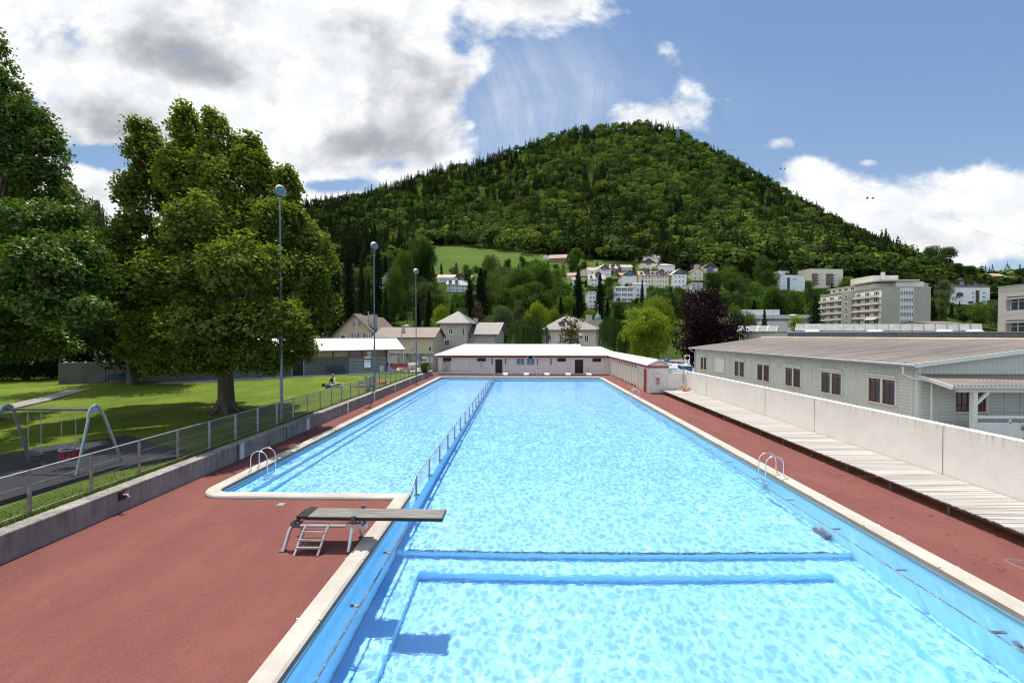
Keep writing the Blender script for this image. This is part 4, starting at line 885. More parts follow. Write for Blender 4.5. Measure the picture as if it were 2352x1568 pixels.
# ------------------------------------------------------------------ signs, cabins and van beyond the corner
def sign_np():
    y = 37.2; a, b = zc(905, 130), zc(1040, 355); a = PY(1572.5, 815.2, y); b = PY(1584.2, 834.8, y); p = PY(1570, 835, y); cx_ = (a.x + b.x) / 2
    t = thing('parking_sign', 'white no parking sign with red and blue disc and double arrow', 'road sign', (p.x, y, 1))
    MB().tube([(p.x, y, .9), (p.x, y, a.z - .55), (p.x + .05, y, a.z - .42), (a.x + .06, y, a.z - .4)], .03, 8).build('pole', K['steel'], t)
    MB().box(a.x, b.x, y - .035, y - .015, b.z, a.z).build('plate', K['white'], t, bevel=.01)
    r = (b.x - a.x) * .40; c = Vector((cx_, y - .036, a.z - r - .06))
    AX = Vector((0, -1, 0))
    MB().lathe([(0, .003), (r, .003)], c, 24, AX).build('disc', K['signred'], t); MB().lathe([(0, .006), (r * .72, .006)], c, 24, AX).build('disc_centre', K['signblue'], t)
    MB().ob(c + AX * .0085, (1, 0, -1), AX, (1, 0, 1), r * .8, .002, r * .10).build('slash', K['signred'], t)
    z0, z1 = b.z + .06, c.z - r - .05
    m = MB().box(cx_ - .012, cx_ + .012, y - .04, y - .036, z0 + .04, z1 - .04)
    for zt, s_ in ((z1, -1), (z0, 1)): m.add([(cx_, y - .04, zt), (cx_ + .05, y - .04, zt + s_ * .08), (cx_ - .05, y - .04, zt + s_ * .08)], [(0, 1, 2) if s_ < 0 else (0, 2, 1)]).add([(cx_, y - .039, zt), (cx_ + .05, y - .039, zt + s_ * .08), (cx_ - .05, y - .039, zt + s_ * .08)], [(0, 2, 1) if s_ < 0 else (0, 1, 2)])
    m.build('arrow', K['blackp'], t)
sign_np()
def text(body, loc, size, m, parent, rx=90):
    cu = bpy.data.curves.new('lettering', 'FONT'); cu.body = body; cu.size = size; cu.align_x = 'CENTER'; cu.align_y = 'CENTER'; cu.extrude = .002; cu.offset = .012 * size; cu.materials.append(m)
    q = bpy.data.objects.new('lettering', cu); C.objects.link(q); bpy.context.view_layer.update(); me = bpy.data.meshes.new_from_object(q.evaluated_get(bpy.context.evaluated_depsgraph_get())); bpy.data.objects.remove(q)
    if not me.materials: me.materials.append(m)
    o = bpy.data.objects.new('lettering', me); C.objects.link(o); o.parent = parent; o.location = Vector(loc) - ORG[parent.name]; o.rotation_euler = (R(rx), 0, 0); ORG[o.name] = ORG[parent.name]; return o
y = 45.; a, b = PY(1525.2, 821.8, y), PY(1534.6, 832.2, y)
t = thing('parking_sign', 'blue parking sign with a white letter P behind the cabin wing', 'road sign', ((a.x + b.x) / 2, y, 0))
MB().tube([(b.x + .0, y + .04, 0), (b.x, y + .04, a.z)], .03, 6).build('pole', K['steel'], t)
MB().box(a.x, b.x, y - .02, y, b.z - .1, a.z).build('plate', K['signblue'], t)
text('P', ((a.x + b.x) / 2, y - .024, a.z - .17), .34, K['white'], t); text('h', ((a.x + b.x) / 2, y - .024, a.z - .38), .2, K['white'], t)
p = PY(1536.5, 793, 46.); solo('utility_post', MB().tube([(p.x, 46, -.05), (p.x, 46, p.z)], [.09, .07], 8), K['oldwood'], 'tall weathered wooden post standing in front of the copper beech', 'post')
def toilet(px0, px1, ptop, y, label):
    a, b = PY(px0, ptop, y), PY(px1, ptop, y); w = b.x - a.x; zt = a.z - .18
    t = thing('portable_toilet', label, 'portable toilet', ((a.x + b.x) / 2, y + w / 2, 0), group='portable toilets behind the wall')
    MB().box(a.x, b.x, y, y + w, 0, zt).build('cabin', K['toilet'], t, bevel=.03)
    MB().add([(a.x - .03, y - .03, zt), (b.x + .03, y - .03, zt), (b.x + .03, y + w + .03, zt), (a.x - .03, y + w + .03, zt), ((a.x + b.x) / 2, y + .1, zt + .17), ((a.x + b.x) / 2, y + w - .1, zt + .17)], [(0, 1, 4), (1, 2, 5, 4), (2, 3, 5), (3, 0, 4, 5), (3, 2, 1, 0)]).build('roof', K['whitemetal'], t)
    d = MB().box(a.x + .12, b.x - .12, y - .03, y - .002, .1, zt - .12).build('door', K['toilet'], t); MB().box(b.x - .22, b.x - .16, y - .055, y - .03, 1.0, 1.12).build('latch', K['blackp'], d)
toilet(1547.5, 1568.5, 834.8, 42.6, 'blue portable toilet half hidden by the white van'); toilet(1569.8, 1590, 836, 40.6, 'blue portable toilet right behind the no parking sign')
def van():
    y = 38.9; a, b = PY(1533, 838, y), PY(1567, 838, y); x0, x1, zt = a.x, b.x, a.z; xm = (x0 + x1) / 2
    t = thing('white_van', 'white van parked behind the corner of the concrete wall', 'van', (xm, y, 0))
    sec = [(0, .5, 1.0), (.25, .4, 1.15), (.9, .35, zt - .06), (1.3, .35, zt), (3.8, .35, zt), (4.2, .4, zt - .15)]
    vs = []; w = (x1 - x0) / 2
    for dy, z0, z1 in sec: vs += [(xm - w, y + dy, z0), (xm + w, y + dy, z0), (xm + w, y + dy, z0 + (z1 - z0) * .55), (xm + w * .86, y + dy, z1), (xm - w * .86, y + dy, z1), (xm - w, y + dy, z0 + (z1 - z0) * .55)]
    n = 6; fs = [(i * n + j, i * n + (j + 1) % n, (i + 1) * n + (j + 1) % n, (i + 1) * n + j) for i in range(len(sec) - 1) for j in range(n)] + [tuple(range(n))[::-1], tuple(range(n * 5, n * 6))]
    MB().add(vs, fs).build('body', K['carwhite'], t, bevel=.04)
    MB().add([(xm - w * .84, y + .26, 1.2), (xm + w * .84, y + .26, 1.2), (xm + w * .74, y + .86, zt - .14), (xm - w * .74, y + .86, zt - .14)], [(0, 1, 2, 3)]).build('windscreen', K['glass'], t)
    for s_ in (-1, 1):
        for dy in (.8, 3.4): MB().lathe([(.0, -.1), (.33, -.1), (.33, .1), (0, .1)], (xm + s_ * (w - .1), y + dy, .33), 16, Vector((1, 0, 0))).build('wheel', K['blackp'], t)
        MB().box(xm + s_ * w - .1, xm + s_ * w + .1, y + .45, y + .6, 1.25, 1.5).build('mirror', K['blackp'], t)
van()
# ------------------------------------------------------------------ timber barrack behind the wall
def barrack():
    Xb = 19.0; yn = PX(2109, 835, Xb).y; yf = PX(1597, 803, Xb).y; ze = PX(2109, 838, Xb).z + .05; Xr, zr = 26.5, 4.72
    t = thing('timber_barrack', 'long grey green timber barrack with corrugated brown roof and red casements', 'barrack', (22, (yn + yf) / 2, 0))
    MB().box(Xb, Xb + .2, yn, yf, -.04, ze).box(Xb + .2, 34, yf - .2, yf, -.04, ze).build('wall', K['siding'], t)
    ew = MB(); xr_ = Xr
    ew.add([(Xb + .2, yn + .01, 0), (34, yn + .01, 0), (34, yn + .01, ze - .1), (xr_, yn + .01, zr - .12), (Xb + .2, yn + .01, ze - .02)], [(0, 1, 2, 3, 4)]); ew.build('end_wall', K['siding'], t)
    g2 = MB(); zb = 2.86; g2.add([(Xb + .05, yn - .03, zb), (34, yn - .03, zb), (34, yn - .03, ze - .1), (xr_, yn - .03, zr - .14), (Xb + .05, yn - .03, ze - .03)], [(0, 1, 2, 3, 4)]); g2.build('gable_boarding', K['sidingv'], t)
    # corrugated roof
    r = MB(); n = int((yf - yn + .9) / .0295); ys = np.linspace(yn - .35, yf + .5, n)
    for side, (xa, za, xb_, zb_) in enumerate(((Xb - .45, ze + .02, Xr, zr), (Xr + .01, zr, 34.5, ze - .05))):
        vs = []
        for y in ys:
            dz = .028 * math.sin(2 * math.pi * y / .177)
            for q in (0, .34, .341, .67, .671, 1): vs.append((xa + (xb_ - xa) * q, y, za + (zb_ - za) * q + dz + (.012 if q in (.34, .67, 1) and side == 0 else 0)))
        r.add(vs, [(i * 6 + j, i * 6 + j + 1, (i + 1) * 6 + j + 1, (i + 1) * 6 + j) for i in range(len(ys) - 1) for j in range(5)], True)
    ro = r.build('roof', K['eternit'], t)
    MB().tube([(Xr, yn - .36, zr + .02), (Xr, yf + .5, zr + .02)], .12, 8).build('ridge_cap', K['tilepink'], ro)
    MB().bar((Xb - .5, yn - .37, ze - .06), (Xr, yn - .37, zr - .08), .05, .2).build('verge_board', K['sidetrim'], ro)
    MB().box(Xb - .4, Xb - .36, yn - .35, yf + .45, ze - .12, ze - .02).build('eaves_board', K['sidetrim'], ro)
    g_ = MB().tube([(Xb - .52, yn - .4, ze - .05), (Xb - .52, yf + .6, ze - .05)], .07, 8); g_.build('gutter', K['zinc'], t)
    MB().tube([(Xb - .5, yn + .25, ze - .1), (Xb - .5, yn + .25, ze - .5), (Xb - .35, yn - .1, ze - .68), (Xb + .25, yn - .35, ze - .80), (Xb + .32, yn - .36, ze - .95), (Xb + .32, yn - .36, 0)], .05, 8).build('downpipe', K['sidetrim'], t)
    MB().tube([(Xb - .5, yf + .4, ze - .1), (Xb - .4, yf + .2, ze - .3), (Xb - .08, yf - .1, ze - .5), (Xb - .08, yf - .1, 0)], .05, 8).build('downpipe', K['zinc'], t)
    MB().box(Xb - .03, Xb + .12, yn - .04, yn + .14, 0, ze - .05).build('corner_post', K['sidetrim'], t)
    MB().box(Xb - .02, Xb + .06, yf - .14, yf + .01, 0, ze - .05).build('corner_post', K['sidetrim'], t)
    ov = lambda x: (2700 + x / 1.685) / 1.7415
    yy = lambda x: PX(ov(x), 860, Xb).y
    for i, (x0, x1, y0, y1) in enumerate(((175, 216, 220, 304), (404, 470, 256, 356), (558, 640, 274, 386), (748, 852, 302, 424), (990, 1128, 332, 474), (1310, 1494, 370, 544))):
        ya, yb = yy(x1), yy(x0); ym = (ya + yb) / 2
        zt = PX(ov((x0 + x1) / 2), (1300 + (y0 + 4) / 1.685) / 1.7415, Xb).z; zb_ = PX(ov((x0 + x1) / 2), (1300 + y1 / 1.685) / 1.7415, Xb).z
        zt, zb_ = 2.78, 1.42
        w = yb - ya
        f = MB()
        for q0, q1, z0, z1 in ((ya - .06, ya + .03, zb_ - .05, zt), (yb - .03, yb + .06, zb_ - .05, zt), (ya, yb, zb_ - .09, zb_), (ym - .07, ym + .07, zb_, zt - .08), (ya - .1, yb + .1, zt - .1, zt + .04)): f.box(Xb - (.1 if z1 > zt else .07), Xb + .02, q0, q1, z0, z1)
        fo = f.build('window', K['sidetrim'], t)
        for q0, q1 in ((ya + .03, ym - .07), (ym + .07, yb - .03)):
            cm = MB(); wq = q1 - q0
            for a_, b_, z0, z1 in ((q0, q0 + .07, zb_, zt - .1), (q1 - .07, q1, zb_, zt - .1), (q0, q1, zb_, zb_ + .08), (q0, q1, zt - .18, zt - .1), ((q0 + q1) / 2 - .03, (q0 + q1) / 2 + .03, zb_, zt - .1)): cm.box(Xb - .035, Xb - .004, a_, b_, z0, z1)
            for k_ in (1, 2): z_ = zb_ + (zt - .1 - zb_) * k_ / 3; cm.box(Xb - .028, Xb - .004, q0, q1, z_ - .012, z_ + .012)
            cm.build('casement', K['casement'], fo); MB().box(Xb - .012, Xb - .003, q0, q1, zb_, zt - .1).build('pane', K['glass'], fo)
        MB().box(Xb - .16, Xb - .0, ya - .1, yb + .1, zt + .04, zt + .16).build('blind_box', K['sidetrim'], fo)
        for y_ in (ya - .03, yb + .03): MB().box(Xb - .03, Xb - .001, y_ - .04, y_ + .04, 0, zb_ - .09).box(Xb - .03, Xb - .001, y_ - .04, y_ + .04, zt + .16, ze - .28).build('batten', K['sidetrim'], t)
        MB().box(Xb - .03, Xb - .001, ym - .03, ym + .03, zt + .16, ze - .28).build('batten', K['sidetrim'], t)
    ya, yb = yy(335), yy(276); bl = MB().box(Xb - .08, Xb - .02, ya, yb, 1.42, 2.72).build('roller_blind', K['white'], t, label='closed white roller blind over one window'); MB().box(Xb - .09, Xb - .02, ya, yb, 2.03, 2.05).build('blind_seam', K['zinc'], bl)
    MB().box(Xb - .14, Xb, ya - .06, yb + .06, 2.72, 2.86).build('blind_box', K['sidetrim'], t)
    for x in (250, 372, 515, 690, 918, 1212, 1225, 1602):
        y_ = yy(x); MB().box(Xb - .035, Xb - .001, y_ - .05, y_ + .05, 0, ze - .25).build('batten', K['sidetrim'], t)
        if x != 1225: MB().box(Xb - .34, Xb + .05, y_ - .06, y_ + .06, ze - .22, ze - .08).build('rafter_end', K['sidetrim'], t)
    MB().box(Xb - .04, Xb - .001, yn, yf, ze - .28, ze - .1).build('wall_plate', K['sidetrim'], t)
    # porch on the end wall
    zo = lambda x, y, Y: PY((3600 + x / 4.355) / 1.7415, (1440 + y / 4.355) / 1.7415, Y)
    yp = yn - 1.75; a = zo(345, 265, yn - .15); e = zo(1000, 455, yp); zt, ze_ = a.z, e.z
    pr = MB(); xs = np.arange(a.x, 34, .03)
    vs = []
    for x in xs:
        dz = .028 * math.sin(2 * math.pi * x / .177)
        vs += [(x, yn - .06, zt + dz + .05), (x, yp, ze_ + dz)]
    pr.add(vs, [(2 * i, 2 * i + 1, 2 * i + 3, 2 * i + 2) for i in range(len(xs) - 1)], True)
    po = pr.build('porch_roof', K['eternit'], t)
    MB().bar((a.x - .03, yn - .06, zt - .03), (a.x - .03, yp - .02, ze_ - .07), .05, .17).build('verge_board', K['sidetrim'], po)
    MB().tube([(a.x, yp - .07, ze_ - .07), (34, yp - .07, ze_ - .07)], .055, 8).build('porch_gutter', K['zinc'], po)
    MB().box(a.x + .3, 34, yp + .1, yp + .25, ze_ - .27, ze_ - .1).build('porch_beam', K['sidetrim'], po)
    px_ = zo(1285, 800, yp + .17).x
    MB().box(px_ - .09, px_ + .09, yp + .09, yp + .27, 0, ze_ - .26).bar((px_ + .05, yp + .18, ze_ - .85), (px_ + .62, yp + .18, ze_ - .28), .1, .11).build('porch_post', K['sidetrim'], t)
    MB().box(px_ + .09, 34, yp + .1, yp + .2, 1.32, 1.45).box(px_ + .09, 34, yp + .12, yp + .18, .0, 1.14).box(px_ + 1.5, px_ + 1.58, yp + .12, yp + .2, 1.1, 1.35).build('porch_balustrade', K['sidetrim'], t)
    ce = lambda x0, x1, y0, y1: (zo(x0, y0, yn), zo(x1, y1, yn))
    for x0, x1 in ((972, 1190), (1332, 1485)):
        a_, b_ = ce(x0, x1, 540, 890)
        fo = window(t, ((a_.x + b_.x) / 2, yn + .01, (a_.z + b_.z) / 2 - .0), (1, 0, 0), (0, -1, 0), b_.x - a_.x, a_.z - b_.z, K['casement'], K['glass'], 1, 0, .05, .07, K['sidetrim'], world=True)
        MB().box(b_.x, b_.x + .1, yn - .04, yn + .01, b_.z - .1, a_.z).build('surround', K['sidetrim'], fo)
    for x in (650, 950, 1540, 1830, 2110): p_ = zo(x, 700, yn); MB().box(p_.x - .04, p_.x + .04, yn - .02, yn + .008, 0, 2.84).build('batten', K['sidetrim'], t)
barrack()
# ------------------------------------------------------------------ flat roofed hall with solar collectors, school
def solar_hall():
    y0 = 60.; Xl = PY(1809, 762, y0).x; yf = Xl * 980 / (1691 - 1203); zt = PY(1809, 761.3, y0).z
    t = thing('flat_roofed_hall', 'low hall with dark concrete parapet and a pale side behind the barrack', 'hall', (Xl + 20, y0 + 10, 0))
    MB().box(Xl, Xl + 60, y0, yf, 0, zt - .15).build('wall', K['concpanel'], t)
    MB().box(Xl - .03, Xl - .002, y0, yf, 0, zt - .15).build('side_wall', K['cladding'], t)
    MB().box(Xl - .15, Xl + 60, y0 - .15, yf + .1, zt - .15, zt).build('parapet_cap', K['zinc'], t)
    for i in range(26): MB().box(Xl + i * 2.3, Xl + i * 2.3 + .02, y0 - .012, y0 - .001, 2, zt - .2).build('panel_joint', K['black'], t)
    pw, k = 1.62, 0
    for y_, x0, x1, zb, zt_ in ((61.6, 1834, 2285, .12, 1.12), (71.5, 1700, 1800, .1, 1.05)):
        a = PY(x0, 750, y_).x; b = PY(x1, 750, y_).x; n = int((b - a) / pw)
        for i in range(n):
            x = a + i * pw
            if k == 0:
                proto = thing('solar_collector', 'tilted solar collector in the row on the flat hall roof', 'solar collector', (x, y_, zt), group='solar collectors on the flat roof')
                m = MB(); lo, hi = Vector((-.45, 0, zb)), Vector((.35, .95, zt_)); d = (hi - lo).normalized(); nr = Vector((1, 0, 0)).cross(d)
                MB().ob((lo + hi) / 2 + Vector((.75, 0, 0)), (1, 0, 0), d, nr, .74, (hi - lo).length / 2, .03).build('collector_panel', K['solar'], proto, local=True)
                f = MB()
                for q in (0, 1.5): f.bar(lo + Vector((q, 0, .0)), hi + Vector((q, 0, .0)), .06, .1)
                f.bar(hi, hi + Vector((1.5, 0, 0)), .07, .07).bar(lo, lo + Vector((1.5, 0, 0)), .05, .05); f.build('frame', K['darksteel'], proto, local=True)
                MB().bar((.4, .95, 0), (.4, .95, zt_ - .05), .05, .05).bar((-.4, .06, .1), (.4, .9, .15), .04, .04).build('support', K['steel'], proto, local=True)
            else: copy_tree(proto, (x, y_, zt))
            k += 1
    for px in (1866, 2010, 2170, 2240):
        p = PY(px, 760, 60.9); solo('roof_dome_light', MB().lathe([(.9, 0), (.85, .12), (.6, .24), (.0, .3)], (p.x, 60.95, zt - .02), 16), K['white'], 'white domed skylight under the solar collectors', 'skylight', 'skylights on the flat roof')
solar_hall()
def school():
    Y = 69.; X = PY(2292.5, 700, Y).x; zt = PY(2292.5, 660, Y).z
    t = thing('school_building', 'raw grey concrete building with deep ribbon windows at the right edge', 'school', (X, 55, 0))
    w = MB(); zz = lambda y: PX(2296, (900 + y / 2.625) / 1.7415, X).z
    bands = [(zz(760), zt), (zz(1000), zz(905)), (0, zz(1180))]
    for a, b in bands: w.box(X, X + 30, 20, Y, a, b)
    w.box(X + .7, X + 30, 20, Y - .05, 0, zt - .1); w.box(X - .006, X + .69, Y - 1.1, Y + .004, .01, zt - .01)
    w.build('wall', K['school'], t)
    MB().box(X - .1, X + 30, 20, Y + .1, zt, zt + .12).build('roof_edge', K['zinc'], t)
    for a, b in ((zz(905), zz(760)), (zz(1180), zz(1000))):
        y_ = Y - 1.2
        while y_ > 45:
            f = MB()
            for q0, q1, z0, z1 in ((y_ - 3.2, y_ - 3.1, a, b), (y_ - .1, y_, a, b), (y_ - 3.2, y_, a, a + .1), (y_ - 3.2, y_, b - .1, b), (y_ - 3.2, y_, a + (b - a) * .62, a + (b - a) * .62 + .08), (y_ - 1.1, y_ - 1.03, a, b)): f.box(X + .5, X + .62, q0, q1, z0, z1)
            fo = f.build('window', K['whitemetal'], t); MB().box(X + .6, X + .66, y_ - 3.2, y_, a, b).build('pane', K['glass'], fo)
            MB().box(X - .12, X + .5, y_ - 3.5, y_ - 3.2, a - .3, b + .1).build('fin', K['school'], t); y_ -= 3.5
        MB().box(X - .15, X - .05, 45, Y - 1, b - .45, b - .2).build('sun_rail', K['school'], t)
school()
# ------------------------------------------------------------------ generic house
def house(name, label, loc, rz, w, d, h, rh, kind, wm, rm, wins=(), oh=.5, glaze=None, winmat=('white', 'glass'), dormers=(), chim=(), group=None, found=8., extra=None):
    t = thing(name, label, 'house' if 'house' in name or 'villa' in name else name.split('_')[-1], loc, R(rz), group)
    b = MB(); x0, x1 = -w / 2, w / 2
    b.box(x0, x1, 0, d, -found, h)
    if kind == 'gable': b.add([(x0, 0, h), (x1, 0, h), (0, 0, h + rh), (x0, d, h), (x1, d, h), (0, d, h + rh)], [(0, 1, 2), (4, 3, 5), (0, 2, 5, 3), (1, 4, 5, 2)])
    if kind == 'side': b.add([(x0, 0, h), (x0, d, h), (x0, d / 2, h + rh), (x1, 0, h), (x1, d, h), (x1, d / 2, h + rh)], [(1, 0, 2), (3, 4, 5), (0, 3, 5, 2), (4, 1, 2, 5)])
    b.build('wall', K[wm], t, local=True)
    r = MB(); e = .14
    if kind == 'gable':
        s_ = rh / (w / 2); dz = oh * s_
        for q in (-1, 1): r.slab([(q * (w / 2 + oh), -oh, h - dz + e), (q * (w / 2 + oh), d + oh, h - dz + e), (0, d + oh, h + rh + e), (0, -oh, h + rh + e)], .16)
    elif kind == 'side':
        s_ = rh / (d / 2); dz = oh * s_
        r.slab([(x0 - oh, -oh, h - dz + e), (x1 + oh, -oh, h - dz + e), (x1 + oh, d / 2, h + rh + e), (x0 - oh, d / 2, h + rh + e)], .16); r.slab([(x0 - oh, d + oh, h - dz + e), (x1 + oh, d + oh, h - dz + e), (x1 + oh, d / 2, h + rh + e), (x0 - oh, d / 2, h + rh + e)], .16)
    elif kind in ('hip', 'pyramid'):
        k = min(w, d) / 2 if kind == 'hip' else w / 2
        A = [(x0 - oh, -oh, h), (x1 + oh, -oh, h), (x1 + oh, d + oh, h), (x0 - oh, d + oh, h)]
        if w >= d: p, q = (x0 + k * .9, d / 2, h + rh), (x1 - k * .9, d / 2, h + rh)
        else: p, q = (0, k, h + rh), (0, d - k, h + rh)
        if kind == 'pyramid' or w < d: p = q = (0, d / 2, h + rh)
        r.add(A + [p, q], [(0, 1, 5, 4), (1, 2, 5), (2, 3, 4, 5), (3, 0, 4)] if p != q else [(0, 1, 4), (1, 2, 4), (2, 3, 4), (3, 0, 4)]); r.box(x0 - oh, x1 + oh, -oh, d + oh, h - .18, h - .005)
    elif kind == 'flat': r.box(x0 - .15, x1 + .15, -.15, d + .15, h, h + .22)
    ro = r.build('roof', K[rm], t, local=True)
    for cx_, cy_, s_, ch in chim:
        z = h + rh * .35; MB().box(cx_ - s_, cx_ + s_, cy_ - s_, cy_ + s_, z, z + ch).box(cx_ - s_ - .07, cx_ + s_ + .07, cy_ - s_ - .07, cy_ + s_ + .07, z + ch, z + ch + .1).build('chimney', K['plaster2'], ro, local=True)
    for dx_, dw in dormers:
        zd = h + rh * .22; yd = d / 2 * .18; dh = dw * .8
        m = MB().box(dx_ - dw / 2, dx_ + dw / 2, yd, yd + d * .3, zd - .4, zd + dh); m.add([(dx_ - dw / 2 - .2, yd - .25, zd + dh), (dx_ + dw / 2 + .2, yd - .25, zd + dh), (dx_, yd - .25, zd + dh + dw * .5), (dx_ - dw / 2 - .2, d * .45, zd + dh), (dx_ + dw / 2 + .2, d * .45, zd + dh), (dx_, d * .45, zd + dh + dw * .5)], [(0, 1, 2), (0, 2, 5, 3), (1, 4, 5, 2)])
        do = m.build('dormer', K['timber'], ro, local=True); MB().ob((dx_, yd - .02, zd + dh * .45), (1, 0, 0), (0, -1, 0), (0, 0, 1), dw * .36, .03, dh * .42).build('dormer_pane', K['blueglass'], do, local=True)
    for wi in wins:
        f_, a, z, ww, wh = wi[:5]; mu = wi[5] if len(wi) > 5 else 1
        if f_ == 'f': c_, ux, nr = (a, 0, z), (1, 0, 0), (0, -1, 0)
        elif f_ == 'l': c_, ux, nr = (x0, a, z), (0, 1, 0), (-1, 0, 0)
        else: c_, ux, nr = (x1, a, z), (0, 1, 0), (1, 0, 0)
        fo = window(t, c_, ux, nr, ww, wh, K[winmat[0]], K[winmat[1]], mu, 0, .08, min(.1, ww * .1))
        if len(wi) > 6:
            for s_ in (-1, 1): MB().ob(Vector(c_) + Vector(ux) * s_ * (ww * .78) + Vector(nr) * .04, ux, nr, (0, 0, 1), ww * .26, .03, wh / 2).build('shutter', K[wi[6]], fo, local=True)
    if glaze:
        MB().add([(x0 + .05, -.03, h), (x1 - .05, -.03, h), (0, -.03, h + rh - .05)], [(0, 1, 2)]).build('gable_boarding', K['timber'], t, local=True)
        gw, z0, zs = glaze; zp = h + rh - .7 - 0.0
        s_ = rh / (w / 2); zs2 = min(zs, h + rh - gw / 2 * s_ - .5); zp = zs2 + gw / 2 * s_
        vs = [(-gw / 2, 0, z0), (gw / 2, 0, z0), (gw / 2, 0, zs2), (0, 0, zp), (-gw / 2, 0, zs2)]
        go = MB().add([(x, -.06, z) for x, _, z in vs], [(0, 1, 2, 3, 4)]).build('gable_glazing', K['blueglass'], t, local=True)
        fm = MB()
        for i in range(5):
            p, q = vs[i], vs[(i + 1) % 5]; fm.bar((p[0], -.09, p[2]), (q[0], -.09, q[2]), .12, .22, (0, 1, 0))
        for x in (-gw / 6, gw / 6): fm.bar((x, -.08, z0), (x, -.08, zp - abs(x) * s_), .08, .12, (0, 1, 0))
        fm.bar((-gw / 2, -.08, (z0 + zs2) / 2 + .3), (gw / 2, -.08, (z0 + zs2) / 2 + .3), .08, .14, (0, 1, 0)); fm.build('glazing_frame', K['timber'], go, local=True)
    if extra: extra(t)
    return t
def wgrid(w, z0, rows, cols, ww=1., wh=1.3, step=2.9, margin=1.2, sh=None, face='f'):
    out = []
    for r_ in range(rows):
        for c_ in range(cols):
            x = -w / 2 + margin + (w - 2 * margin) * ((c_ + .5) / cols)
            out.append((face, x, z0 + r_ * step, ww, wh, 1) + ((sh,) if sh else ()))
    return out
def hz(zoom, x0, x1, yap, yeave, ybase, **kw):
    """house seen through one enlargement: facade edges, apex, eaves and base, standing on the hill"""
    ox, oy, sc = zoom; o = lambda x, y: ((ox + x / sc) / 1.7415, (oy + y / sc) / 1.7415)
    Y = kw.pop('Y', None); xm = (x0 + x1) / 2
    p = on_hill(*o(xm, ybase)) if Y is None else PY(*o(xm, ybase), Y)
    k = p.y / F / 1.7415 / sc; w = (x1 - x0) * k; h = (ybase - yeave) * k; rh = (yeave - yap) * k
    return p, w, h, rh
# ------------------------------------------------------------------ houses on the hillside
ZV = (2120, 980, 3.0154); ZL = (1480, 960, 3.459); ZR = (2860, 960, 3.675); ZF = (3200, 900, 2.625); Z5 = (1100, 1200, 3.136); Z6 = (1650, 1200, 2.94)
HRECT = []
def put(zoom, x0, x1, yap, yeave, ybase, label, kind, wm, rm, d=9., rz=0., rows=2, cols=3, name='hillside_house', Y=None, **kw):
    p, w, h, rh = hz(zoom, x0, x1, yap, yeave, ybase, Y=Y)
    o = lambda x, y: ((zoom[0] + x / zoom[2]) / 1.7415, (zoom[1] + y / zoom[2]) / 1.7415)
    HRECT.append((*o(x0, yap), *o(x1, ybase), p.y))
    wins = kw.pop('wins', None)
    if wins is None and rows:
        st = min(2.9, h / max(rows, 1)); wins = wgrid(w, st * .55, rows, cols, min(1.1, w / cols * .45), min(1.35, st * .5), st, w * .1, kw.pop('sh', None))
    return house(name, label, p, rz, w, d, h, rh, kind, wm, rm, wins or (), **kw)
HG = 'houses on the hillside'
put(ZV, 226, 436, 108, 156, 222, 'old timber barn with long red roof on the green meadow', 'side', 'oldwood', 'tilered', 8, -12, 0, name='barn', group=None)
put(ZV, 150, 226, 112, 150, 186, 'small white gabled annex at the end of the meadow barn', 'gable', 'housewhite', 'tilered', 6, 0, 1, 1, name='barn_annex')
put(ZV, 820, 982, 235, 292, 420, 'tall white gabled house with wide pale roof running off to one side', 'gable', 'housewhite', 'tilepink', 12, 18, 3, 3, group=HG, glaze=(3.2, 6.5, 8.), chim=((-2, 5, .4, 1.8),))
put(ZV, 712, 830, 262, 310, 420, 'white side wing with pale roof joined to the tall white gabled house', 'side', 'housewhite', 'tilepink', 9, 10, 2, 2, group=HG)
put(ZV, 950, 1050, 252, 285, 380, 'narrow brown timber house between two pale roofed white houses', 'side', 'timber', 'tilepink', 8, 0, 2, 2, group=HG, dormers=((0, 2.),))
put(ZV, 1090, 1235, 230, 270, 330, 'house with broad sunlit pale roof just below the meadow', 'side', 'housewhite', 'tilepink', 9, 0, 1, 4, group=HG, chim=((2, 4, .3, 1.2),))
put(ZV, 975, 1095, 226, 262, 340, 'brown timber house with two roof gables just below the meadow', 'side', 'timber', 'tilepink', 9, 0, 2, 2, group=HG, dormers=((-1.5, 2.), (2, 2.)))
put(ZV, 445, 590, 328, 362, 420, 'low house with reddish roof behind the dark spruce', 'side', 'housecream', 'tilered', 8, -8, 1, 3, group=HG)
put(ZV, 600, 705, 285, 330, 400, 'house with brown roof and blue panes right above the dark spruce', 'gable', 'housetan', 'tilepink', 9, 0, 1, 2, group=HG)
put(ZV, 715, 905, 345, 408, 500, 'white house with pale tiled roof, one wide dormer and a small one', 'side', 'housewhite', 'tilepink', 9, 0, 2, 4, group=HG, dormers=((1., 3.2), (-3.6, 1.2)), chim=((1.6, 4.5, .4, 1.4),))
put(ZV, 515, 600, 388, 420, 490, 'small white house with red roof peeping out under the dark spruce', 'side', 'housewhite', 'tilered', 8, 0, 2, 2, group=HG)
put(ZV, 1375, 1582, 110, 150, 245, 'topmost white house of the cluster with bright roof and dormers', 'side', 'housewhite', 'tilepink', 9, 0, 2, 4, group=HG, dormers=((0, 2.4), (3.2, 1.1)), chim=((-1, 4, .35, 1.5),))
put(ZV, 1328, 1528, 163, 222, 306, 'wide cream house with a dark glazed gable under the topmost house', 'gable', 'housecream', 'tilepink', 10, 0, 1, 3, group=HG, glaze=(3.6, 4.2, 5.4))
put(ZV, 1582, 1702, 146, 190, 240, 'brown timber house with reddish roof to one side of the topmost house', 'gable', 'timber', 'tilered', 9, 0, 1, 2, group=HG, glaze=(2.6, 1.5, 2.5))
